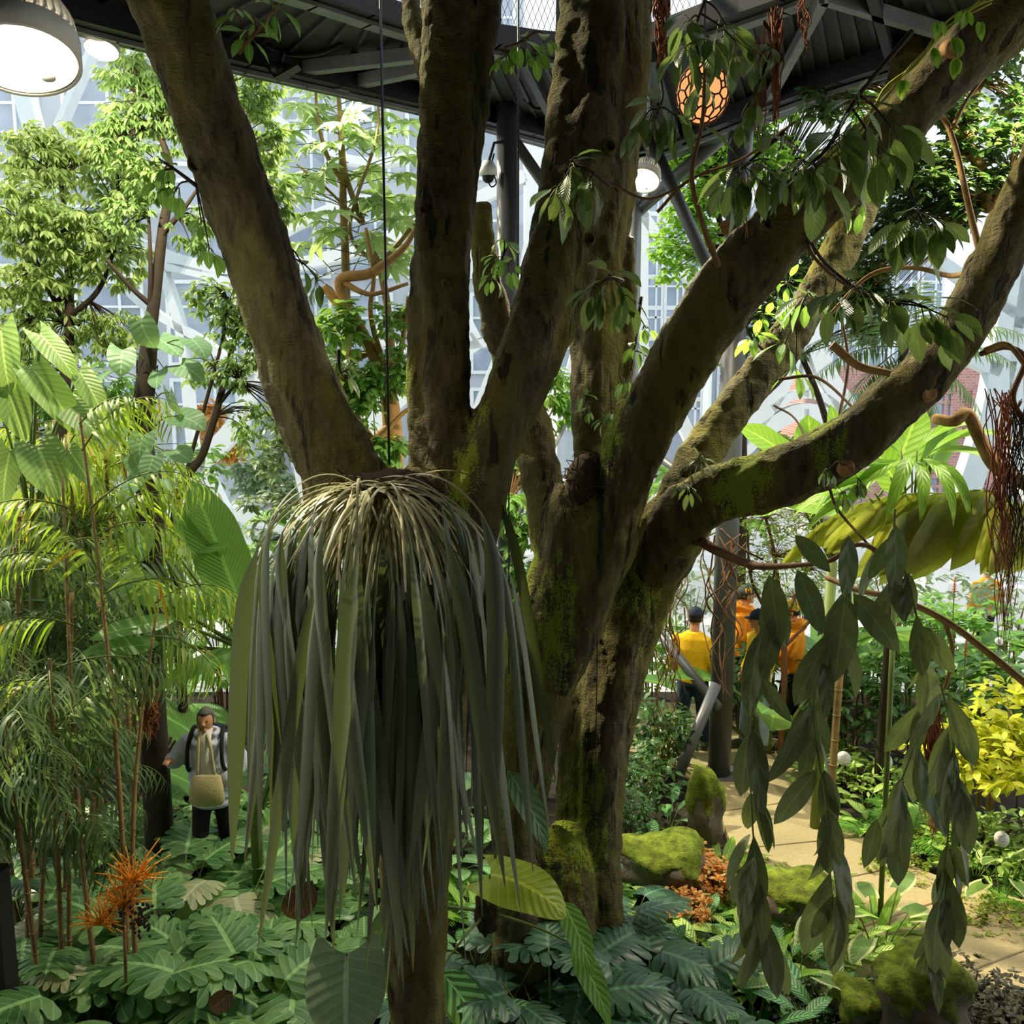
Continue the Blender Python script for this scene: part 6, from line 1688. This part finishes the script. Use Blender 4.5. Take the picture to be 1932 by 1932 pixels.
obj('stem', MB().tube([P(232, 1700, 6.05), P(236, 1800, 6.05), G(240, 1925)], 0.012, 8), M['cane'], fl)

# dark post at the left edge
p = G(12, 1990)
po = thing('steel_post', 'dark post at the lower left edge among the monsteras', 'post', (p.x, p.y, -0.05))
obj('shaft', MB().box((p.x, p.y, 0.62), (0.16, 0.16, 1.35)), M['dark_steel'], po, flat=True)
obj('cap', MB().box((p.x, p.y, 1.30), (0.18, 0.18, 0.03)), M['dark_steel'], po, flat=True)

# trunk wrapped in roots with climbing heart leaves
tw = thing('tree_fern', 'dark shaggy trunk with climbing heart shaped grey green leaves', 'tree', (P(285, 1300, 8.4).x, P(285, 1300, 8.4).y, -0.08))
b = P(285, 1300, 8.4)
m = MB(); q = [(b.x, b.y, -0.08, 0.13)]+[tuple(P(x, y, 8.4))+(r,) for x, y, r in ((283, 1250, 0.12), (285, 1100, 0.10), (288, 1000, 0.12), (280, 900, 0.10), (262, 830, 0.09), (275, 720, 0.07), (285, 620, 0.06))]
s = smooth_path(q, 50); m.tube(s[:, :3], s[:, 3], 12, lobe=0.12, seed=9)
for i in range(260):
    c = V(s[R.randrange(0, 46)][:3])+rnd_dir(-0.3, 0.3)*0.09
    m.tube([c, c+V((U(-.05, .05), U(-.05, .05), U(-.15, -.04)))], 0.004, 4, cap=False)
obj('trunk', m, M['twig_dark'], tw)
st = MB()
for (x, y, dx, dy, l) in ((265, 605, 10, 60, 70), (230, 660, -30, 40, 70), (300, 640, 40, 35, 80), (360, 640, 30, 40, 75), (320, 740, 20, 50, 70), (335, 785, 60, 20, 80), (270, 820, -10, 50, 65), (330, 850, 20, 30, 60), (250, 860, 0, 50, 60), (290, 860, 10, 45, 60), (260, 900, -10, 50, 60), (340, 690, 60, 25, 70), (210, 700, -40, 30, 60), (230, 800, -20, 50, 55), (310, 905, 20, 40, 55), (260, 1000, 0, 60, 70), (300, 700, 0, 50, 60)):
    hub = P(283, y+30, 8.4); e = P(x, y, U(8.0, 8.35))
    st.tube([hub, (hub+e)/2+V((0, 0, .05)), e], 0.007, 5, seg=6)
    v = P(x+dx+U(-30, 30), y+dy, U(7.9, 8.2))-e
    obj('leaf', MB().put(tmpl('heart', U(0.8, 0.95), R.choice((0.4, 0.8, 1.1)), R.choice((0.02, 0.1)), 8, 2, 0.02), e, v, V((U(-.5, .5), -U(0.3, 0.9), 0.8)), S(l, 8.2)*0.85), M['L_heart'], tw)
obj('petioles', st, M['stemgreen'], tw)

# giant philodendron at the left edge
ph = thing('giant_philodendron', 'giant philodendron with huge light veined leaves at the left edge', 'plant', G(60, 1560))
st = MB()
for (x, y, dx, dy, l, w) in ((75, 630, 75, 80, 130, 0.4), (60, 695, 85, 105, 170, 0.42), (10, 720, 40, 120, 130, 0.5), (2, 620, 10, 110, 140, 0.45), (70, 840, 25, 60, 130, 0.7), (120, 760, 50, 40, 130, 0.5), (20, 850, -20, 90, 120, 0.5), (150, 700, 60, 100, 120, 0.4), (-20, 700, 10, 90, 120, 0.5), (130, 850, 50, 70, 90, 0.5)):
    e = P(x, y, 7.5); hub = P(60, 1000, 7.8)
    st.tube([hub, (hub+e)/2+V((0, 0, .1)), e], 0.012, 6, seg=8)
    v = P(x+dx, y+dy, 7.35)-e
    obj('leaf', MB().put(tmpl('heart', w, 0.7, 0.05, 11, 2, 0.015), e, v, V((0.1, -0.6, 0.8)), S(l, 7.5)*0.95), M['L_philo'], ph)
st.tube([G(60, 1560), P(70, 1250, 7.9), P(60, 1000, 7.8)], 0.05, 10, seg=12)
obj('stems', st, M['stemgreen'], ph)

# upright banana leaves by the clump
bn = thing('banana_plant', 'banana plant with a tall upright ribbed leaf left of the hanging clump', 'plant', (P(470, 1250, 7.6).x, P(470, 1250, 7.6).y, -0.05))
st = MB(); hub = P(470, 1230, 7.6)
for (x, y, x1, y1, l, w, up) in ((462, 1165, 362, 905, 280, 0.36, (0.3, -1, 0.25)), (418, 1075, 335, 975, 150, 0.34, (-0.5, -0.8, 0.6)), (445, 1228, 300, 1288, 165, 0.26, (0, -0.7, 0.9)), (230, 1085, 300, 1130, 110, 0.5, (0, -0.8, 0.7)), (330, 1040, 400, 1030, 110, 0.3, (0, -0.6, 0.8)), (300, 1215, 190, 1225, 150, 0.3, (0, -0.6, 0.9)), (330, 1170, 200, 1190, 160, 0.28, (0, -0.6, 0.9))):
    e = P(x, y, 7.4); v = P(x1, y1, 7.3)-e
    obj('leaf', MB().put(tmpl('paddle', w, 0.35, 0.1, 12, 2, 0.008), e, v, V(up), S(l, 7.4)), M['L_bana'], bn)
    st.tube([hub, (hub+e)/2, e], [0.02, 0.015, 0.010], 7, seg=6)
st.tube([bn.location, (bn.location+hub)/2, hub], 0.05, 10)
obj('stems', st, M['stemgreen'], bn)

# pleated palm
pp = thing('pleated_palm', 'palm with broad pleated yellow green leaves below the low right limb', 'palm', (P(1700, 1100, 7.4).x, P(1700, 1100, 7.4).y, -0.05))
st = MB(); hub = P(1690, 1090, 7.5)
st.tube([pp.location, (pp.location+hub)/2, hub], 0.022, 9)
def pleated(rach, n, l0, l1, ang, w, d):
    """one big pleated leaf: overlapping strips hanging from a rachis"""
    p = smooth_path([tuple(P(x, y, d)) for x, y in rach], n); m = MB()
    for i in range(n):
        a = ang+U(-.1, .1); l = S(l0+(l1-l0)*math.sin(PI*(0.15+0.8*i/n)), d)*U(0.88, 1.06)
        v = (RT*math.cos(a)-UP*math.sin(a)+FW*U(-.25, .05)).normalized()
        m.put(tmpl('paddle', w, 0.5, 0.3, 8, 2, 0.01), V(p[i]), v, V((0.2, -1, 0.35)), l)
    m.tube(p, 0.007, 6)
    e = V(p[0]); st.tube([hub, (hub+e)/2+V((0, 0, .12)), e], 0.010, 6, seg=8)
    return obj('leaf', m, M['L_pleat'], pp)
pleated([(1905, 935), (1840, 925), (1760, 945), (1690, 985)], 13, 110, 190, 2.15, 0.34, 7.2)
pleated([(1960, 960), (1920, 950), (1880, 955)], 7, 100, 150, 1.9, 0.34, 7.0)
pleated([(1790, 930), (1700, 935), (1620, 975)], 10, 90, 140, 2.35, 0.26, 7.4)
pleated([(1700, 930), (1600, 960), (1530, 1010)], 9, 70, 110, 2.3, 0.24, 7.6)
for (x, y, x1, y1, l) in ((1690, 880, 1560, 960, 150), (1700, 870, 1620, 1000, 170), (1720, 860, 1700, 990, 150), (1740, 865, 1770, 980, 150), (1750, 860, 1830, 940, 150), (1760, 850, 1870, 890, 150), (1700, 860, 1590, 890, 140), (1680, 900, 1540, 1000, 170), (1760, 870, 1800, 990, 140), (1730, 850, 1830, 860, 130), (1650, 930, 1500, 1000, 160), (1640, 940, 1540, 1040, 140), (1700, 850, 1620, 850, 120), (1730, 870, 1740, 990, 140)):
    e = P(x, y, 7.4); v = P(x1, y1-90, 7.2)-e
    obj('leaf', MB().put(tmpl('lance', 0.16, 1.7, 0.25, 12, 1), e, v, V((0, -0.5, 1)), S(l, 7.4)*1.15), M['L_bright'], pp)
    st.tube([hub, (hub+e)/2+V((0.05, 0, .1)), e], 0.008, 6, seg=8)
obj('stems', st, M['stemgreen'], pp)

# feather palm behind the low limb
fp_ = thing('feather_palm', 'feather palm with dark fine fronds around the low right limb', 'palm', (P(1705, 700, 9.6).x, P(1705, 700, 9.6).y, -0.08))
lf, st = MB(), MB(); hub = P(1705, 655, 9.6)
obj('trunk', MB().tube([fp_.location, hub*0.5+fp_.location*0.5+V((.03, 0, 0)), hub], [0.06, 0.05, 0.05], 12, seg=14), M['twig_dark'], fp_)
for (x1, y1, L_) in ((1540, 640, 1.0), (1570, 700, 0.95), (1600, 780, 0.9), (1640, 610, 0.7), (1730, 570, 0.6), (1800, 600, 0.8), (1870, 680, 1.0), (1820, 760, 0.9), (1760, 790, 0.8), (1660, 800, 0.8), (1900, 620, 1.1)):
    e = P(x1, y1-60, 9.4); frond(lf, st, hub, e-hub, L_*1.1, 30, 0.36, 0.06, 0.7, 0.9, 0.55)
obj('fronds', lf, M['L_dark'], fp_); obj('stalks', st, M['stemgreen'], fp_)
# bamboo culm on the far bed and woody canes
cb = thing('bamboo_culm', 'single ringed bamboo culm at the edge of the far bed', 'bamboo', G(1565, 1535))
a = cb.location; b = P(1573, 1290, 8.9); b = V((a.x+0.03, a.y, b.z)); m = MB(); m.tube([a, b], 0.038, 12, seg=8)
for k in range(1, 6): c = a.lerp(b, k/6); m.tube([c-V((0, 0, 0.012)), c, c+V((0, 0, 0.012))], [0.037, 0.043, 0.037], 12)
obj('culm', m, M['cane'], cb)

# ---------------------------------------------------------------- more planting
setout('sd', None, [
 (1265, 1455, 0.55, 0.5, 'low dark leaved shrub left of the slanted column brace'),
 (1215, 1540, 0.5, 1.5, 'low dark leaved shrub between the rear fig stem and the boulder'),
 (1180, 1600, 0.45, 2.5, 'low dark leaved shrub at the right side of the rear fig stem'),
 (1000, 1500, 0.6, 3.5, 'low dark leaved shrub behind the mossy fig, left of its stem'),
 (1400, 1380, 0.8, 4.5, 'dark leaved shrub behind the feet of the people in yellow')])
setout('cal', None, [
 (1260, 1560, 1.0, 0.4, 'patterned dark calathea at the left foot of the mossy boulder'),
 (1205, 1640, 1.0, 1.4, 'patterned dark calathea against the rear fig stem'),
 (1310, 1980, 1.1, 2.4, 'striped calathea at the bottom edge left of the first vine'),
 (1240, 1480, 0.9, 3.4, 'dark calathea by the column foot'),
 (1480, 1990, 1.05, 4.4, 'striped calathea at the bottom edge between the two left vines'),
 (1590, 1920, 1.0, 5.4, 'striped calathea touching the small mossy stone'),
 (900, 1820, 1.0, 0.9, 'dark calathea in the shade between the fig feet'),
 (980, 1700, 0.9, 1.9, 'dark calathea under the lime leaf')])
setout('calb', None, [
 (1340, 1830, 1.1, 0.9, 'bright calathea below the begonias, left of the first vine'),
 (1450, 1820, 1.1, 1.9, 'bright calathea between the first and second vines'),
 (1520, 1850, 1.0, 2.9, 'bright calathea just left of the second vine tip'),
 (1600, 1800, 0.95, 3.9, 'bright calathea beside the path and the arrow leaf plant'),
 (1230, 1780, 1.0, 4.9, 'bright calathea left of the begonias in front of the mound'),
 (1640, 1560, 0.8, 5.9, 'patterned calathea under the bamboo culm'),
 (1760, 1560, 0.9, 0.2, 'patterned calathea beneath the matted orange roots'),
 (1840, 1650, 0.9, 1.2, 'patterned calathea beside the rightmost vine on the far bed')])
setout('fern', None, [
 (1690, 1540, 0.8, 5.2, 'fern beneath the white discs on the far bed'),
 (1930, 1700, 0.8, 0.7, 'fern at the right end of the far bed'),
 (1160, 1700, 0.8, 1.7, 'fern at the foot of the rear fig stem'),
 (1390, 1720, 0.7, 2.7, 'small fern beside the begonias at the first vine')])
setout('philo', None, [
 (380, 1580, 1.1, 0.7, 'heart leaved philodendron at the feet of the person in the puffer jacket'),
 (300, 1580, 1.1, 1.7, 'heart leaved philodendron left of the feet of the puffer jacket wearer'),
 (650, 1640, 1.0, 2.7, 'heart leaved philodendron behind the tips of the longest straps'),
 (180, 1780, 1.0, 3.7, 'heart leaved philodendron between the left canes and the post'),
 (850, 1640, 1.0, 4.7, 'heart leaved philodendron glimpsed between strap leaves and mossy trunk'),
 (900, 1560, 1.1, 5.7, 'heart leaved philodendron farther back between both figs')])
setout('mon', None, [
 (240, 1970, 0.95, 0.2, 'monstera at the bottom edge under the nearest bamboo palm'),
 (390, 1900, 0.85, 2.6, 'monstera just above the curled dead leaf at the bottom'),
 (120, 1850, 0.9, 5.0, 'monstera right of the dark post')])
setout('cane', None, [
 (10, 1880, 0.95, 4.1, 'bamboo palm cut by the left edge in front of the post'),
 (30, 1560, 1.3, 0.8, 'bamboo palm behind the post, tall at the left edge')])
setout('sm', None, [
 (760, 1330, 1.2, 2.9, 'leafy green shrub far behind the first fig trunk'),
 (1080, 1300, 1.1, 3.9, 'leafy green shrub far behind the mossy fig'),
 (420, 1330, 1.2, 4.9, 'leafy green shrub behind the upright banana leaf'),
 (1930, 1400, 1.1, 0.4, 'leafy green shrub at the right edge above the sunlit shrub'),
 (1720, 1330, 1.1, 1.4, 'leafy green shrub behind the rightmost vine')])
setout('sg', None, [
 (60, 1240, 1.4, 5.5, 'grey green shrub far back at the left edge'),
 (1680, 1240, 1.3, 1.9, 'grey green shrub far behind the pleated palm'),
 (620, 1230, 1.3, 2.9, 'grey green shrub far back left of the first fig'),
 (1300, 1230, 1.0, 3.9, 'grey green shrub far behind the dark column')])
setout('sun', None, [
 (1790, 1590, 0.85, 2.9, 'bright shrub between the matted orange roots and the sunlit shrub', 0.5),
 (1900, 1580, 1.0, 4.2, 'tallest shrub coloured yellow as sunlit at the right', 0.75)])
tree('round_leaved_tree', 'airy pale leaved tree behind the fig fork, left of the vertical trunk',
     [[(590, 1150, 11, 16), (580, 950, 11, 14), (570, 850, 11, 10), (590, 760, 11, 6)], [(575, 900, 11, 8), (520, 820, 11, 5)], [(580, 940, 11, 7), (640, 860, 11, 5)]],
     [(560, 800, 11, 60, 60, 18), (620, 720, 11, 50, 60, 14), (520, 860, 11, 50, 50, 14), (640, 840, 11, 50, 40, 12), (500, 960, 11, 60, 50, 12), (600, 640, 11, 40, 50, 12)], 0.15, M['L_grey'], M['cane'], 7, 0.4, 0.42, 'oval')
tree('round_leaved_tree', 'loose green tree at the far left behind the giant philodendron',
     [[(20, 1200, 10.5, 20), (10, 900, 10.5, 18), (20, 750, 10.5, 12), (40, 650, 10.5, 7)]],
     [(20, 700, 10.5, 60, 60, 22), (110, 760, 10.5, 70, 60, 22), (180, 840, 10.5, 60, 60, 18), (20, 900, 10.5, 60, 60, 16), (210, 720, 10.5, 50, 50, 14), (380, 880, 10.8, 60, 60, 12)], 0.14, M['L_mid'], BD, 7, 0.6, 0.42, 'oval')

# tall bamboo palm in front of the philodendron, sunlight put into its frond colour
bpm = thing('bamboo_palm', 'bamboo palm with fronds coloured as if sunlit arching before the climbing heart leaves', 'palm', G(245, 1915))
g = bpm.location
canes = [[tuple(g), tuple(P(226, 1500, 6.7)), tuple(P(190, 1100, 6.9)), tuple(P(150, 780, 7.1))],
         [tuple(G(190, 1930)), tuple(P(150, 1560, 6.6)), tuple(P(130, 1200, 6.8)), tuple(P(118, 900, 7.0))],
         [tuple(G(262, 1930)), tuple(P(250, 1640, 6.6)), tuple(P(262, 1400, 6.7)), tuple(P(300, 1120, 6.9))]]
for c in canes:
    q = smooth_path(c, 40); m = MB()
    m.tube(q, np.linspace(0.022, 0.010, 40), 8)
    for k in range(2, 40, 3): m.tube([V(q[k])-V((0, 0, 0.006)), V(q[k])+V((0, 0, 0.006))], 0.024-0.0003*k, 8)
    obj('cane', m, M['cane'], bpm)
f, st = MB(), MB()
for (x, y, x1, y1, d, L) in ((155, 850, 285, 660, 7.0, 0.85), (170, 960, 365, 800, 6.9, 1.0), (150, 800, 230, 740, 7.0, 0.7), (135, 960, 30, 960, 6.9, 0.8), (180, 1010, 330, 960, 6.8, 0.8),
                             (130, 1050, 10, 1060, 6.7, 0.8), (195, 1120, 420, 1040, 6.7, 1.0), (140, 1180, 60, 1190, 6.6, 0.7), (190, 1080, 90, 960, 6.8, 0.7), (290, 1140, 440, 1060, 6.8, 0.75),
                             (280, 1200, 420, 1230, 6.6, 0.65), (200, 980, 300, 900, 7.0, 0.7), (290, 1130, 240, 1010, 6.9, 0.6), (150, 1300, 20, 1290, 6.5, 0.75)):
    a = P(x, y, d); frond(f, st, a, P(x1, y1-40, d-0.15)-a, L, 15, 0.42, 0.06, 1.4, 1.5, 0.9)
obj('fronds', f, M['L_palmb'], bpm); obj('frond_stalks', st, M['stemgreen'], bpm)

# banana leaves above the low limb, backlight put into a brighter colour
bb = thing('banana_plant', 'banana plant with leaves coloured as backlit rising just above the low right limb', 'plant', (P(1560, 1100, 9).x, P(1560, 1100, 9).y, -0.05))
st = MB(); hub = P(1570, 1060, 9.0)
for (x, y, x1, y1, l, w, up) in ((1500, 868, 1402, 800, 125, 0.45, (0.3, -0.8, 0.5)), (1530, 900, 1530, 786, 120, 0.62, (0.2, -1, 0.1)), (1588, 880, 1575, 770, 120, 0.4, (0.4, -1, 0.1)),
                                 (1690, 890, 1735, 765, 140, 0.5, (-0.5, -0.8, 0.2)), (1745, 890, 1800, 800, 110, 0.45, (-0.3, -0.9, 0.3)), (1500, 930, 1440, 960, 90, 0.4, (0, -0.8, 0.6)), (1600, 960, 1500, 945, 130, 0.36, (0, -0.8, 0.6)), (1700, 930, 1660, 860, 120, 0.5, (0, -1, 0.2))):
    e = P(x, y, 8.8); v = P(x1, y1, 8.8)-e
    obj('leaf', MB().put(tmpl('paddle', w, 0.3, 0.12, 12, 2, 0.012), e, v, V(up), S(l, 8.8)), M['L_bright'] if x < 1720 else M['L_bana'], bb)
    st.tube([hub, (hub+e)/2, e], [0.02, 0.015, 0.010], 7, seg=6)
st.tube([bb.location, (bb.location+hub)/2, hub], 0.05, 10)
obj('stems', st, M['stemgreen'], bb)

# outside the glass
tree('street_tree', 'small orange leaved tree outdoors beyond the white lattice at left',
     [[(392, 1000, 24, 6), (392, 860, 24, 5), (395, 800, 24, 3)]], [(392, 785, 24, 26, 26, 26), (430, 850, 24, 26, 22, 18), (385, 840, 24, 20, 20, 10)], 0.3, M['L_beg'], BD, 7, 0.3, 0.5, 'oval', zb=-0.25)
tree('street_tree', 'yellow green tree outdoors seen through the white lattice arch at right',
     [[(1530, 1040, 24, 8), (1528, 900, 24, 6), (1526, 840, 24, 4)]], [(1480, 850, 24, 40, 36, 34), (1540, 830, 24, 40, 36, 34), (1580, 870, 24, 30, 30, 18)], 0.26, M['L_small'], BD, 7, 0.3, 0.5, 'oval', zb=-0.25)
tree('street_tree', 'grey green tree outdoors behind the white beam left of the fig fork',
     [[(520, 1080, 23, 8), (515, 960, 23, 6), (520, 900, 23, 4)]], [(480, 900, 23, 50, 40, 40), (560, 930, 23, 50, 40, 40), (520, 1020, 23, 60, 30, 30)], 0.26, M['L_grey'], BD, 7, 0.3, 0.45, 'oval', zb=-0.25)

# yellow green creeper running up the upper right limb
cv = thing('climbing_creeper', 'yellow green creeper stems running along the upper right fig limb', 'vine', P(1560, 290, 5.35))
m = MB()
for k in range(5):
    pts = [(1555+k*5, 300-k*3, 5.25), (1610+k*4, 250, 5.2), (1670, 185-k*4, 5.15), (1720+k*3, 120, 5.1), (1790, 60-k*5, 5.05), (1850+k*6, 0, 5.0)]
    m.tube([tuple(P(x+U(-5, 5), y+U(-5, 5), d)) for x, y, d in pts], 0.006, 5, seg=24)
obj('stems', m, plain('creeper_stem', 'a3a53a', 0.7, var=0.25), cv)
f = MB()
for (x, y) in ((1770, 40), (1800, 70), (1820, 20), (1760, 90), (1700, 150), (1800, 110), (1850, 40)):
    for q in range(3):
        f.put(tmpl('oval', 0.45, 0.6, 0.2, 6, 1), P(x+U(-8, 8), y, 5.0), V((U(-.6, .6), -0.3, -1)), V((U(-.4, .4), -1, .3)), U(0.07, 0.12))
obj('foliage', f, M['L_bright'], cv)

# flower spikes in the right hand planting
def spike(label, x, y, d, h, mat):
    p = P(x, y, d); t = thing('flower_spike', label, 'flower', p)
    m = MB()
    for i in range(26):
        z = i/26*h; a = i*2.4; r = 0.035*(1-i/30)
        m.tube([p+V((0, 0, z)), p+V((math.cos(a)*r, math.sin(a)*r, z+0.02))], [0.006, 0.002], 5)
    obj('petals', m, mat, t)
    obj('stem', MB().tube([p+V((0, 0, h)), p, V((p.x+0.05, p.y, 0))], 0.006, 6), M['stemgreen'], t)
RED = plain('red_petal', 'b8453a', 0.6)
spike('red flower spike among dark leaves left of the rusty aerial roots', 1821, 1238, 9.6, 0.22, RED)
spike('small orange red flower spike above the tan branch at right', 1800, 1118, 9.8, 0.16, plain('orange_red_petal', 'c8683a', 0.6))
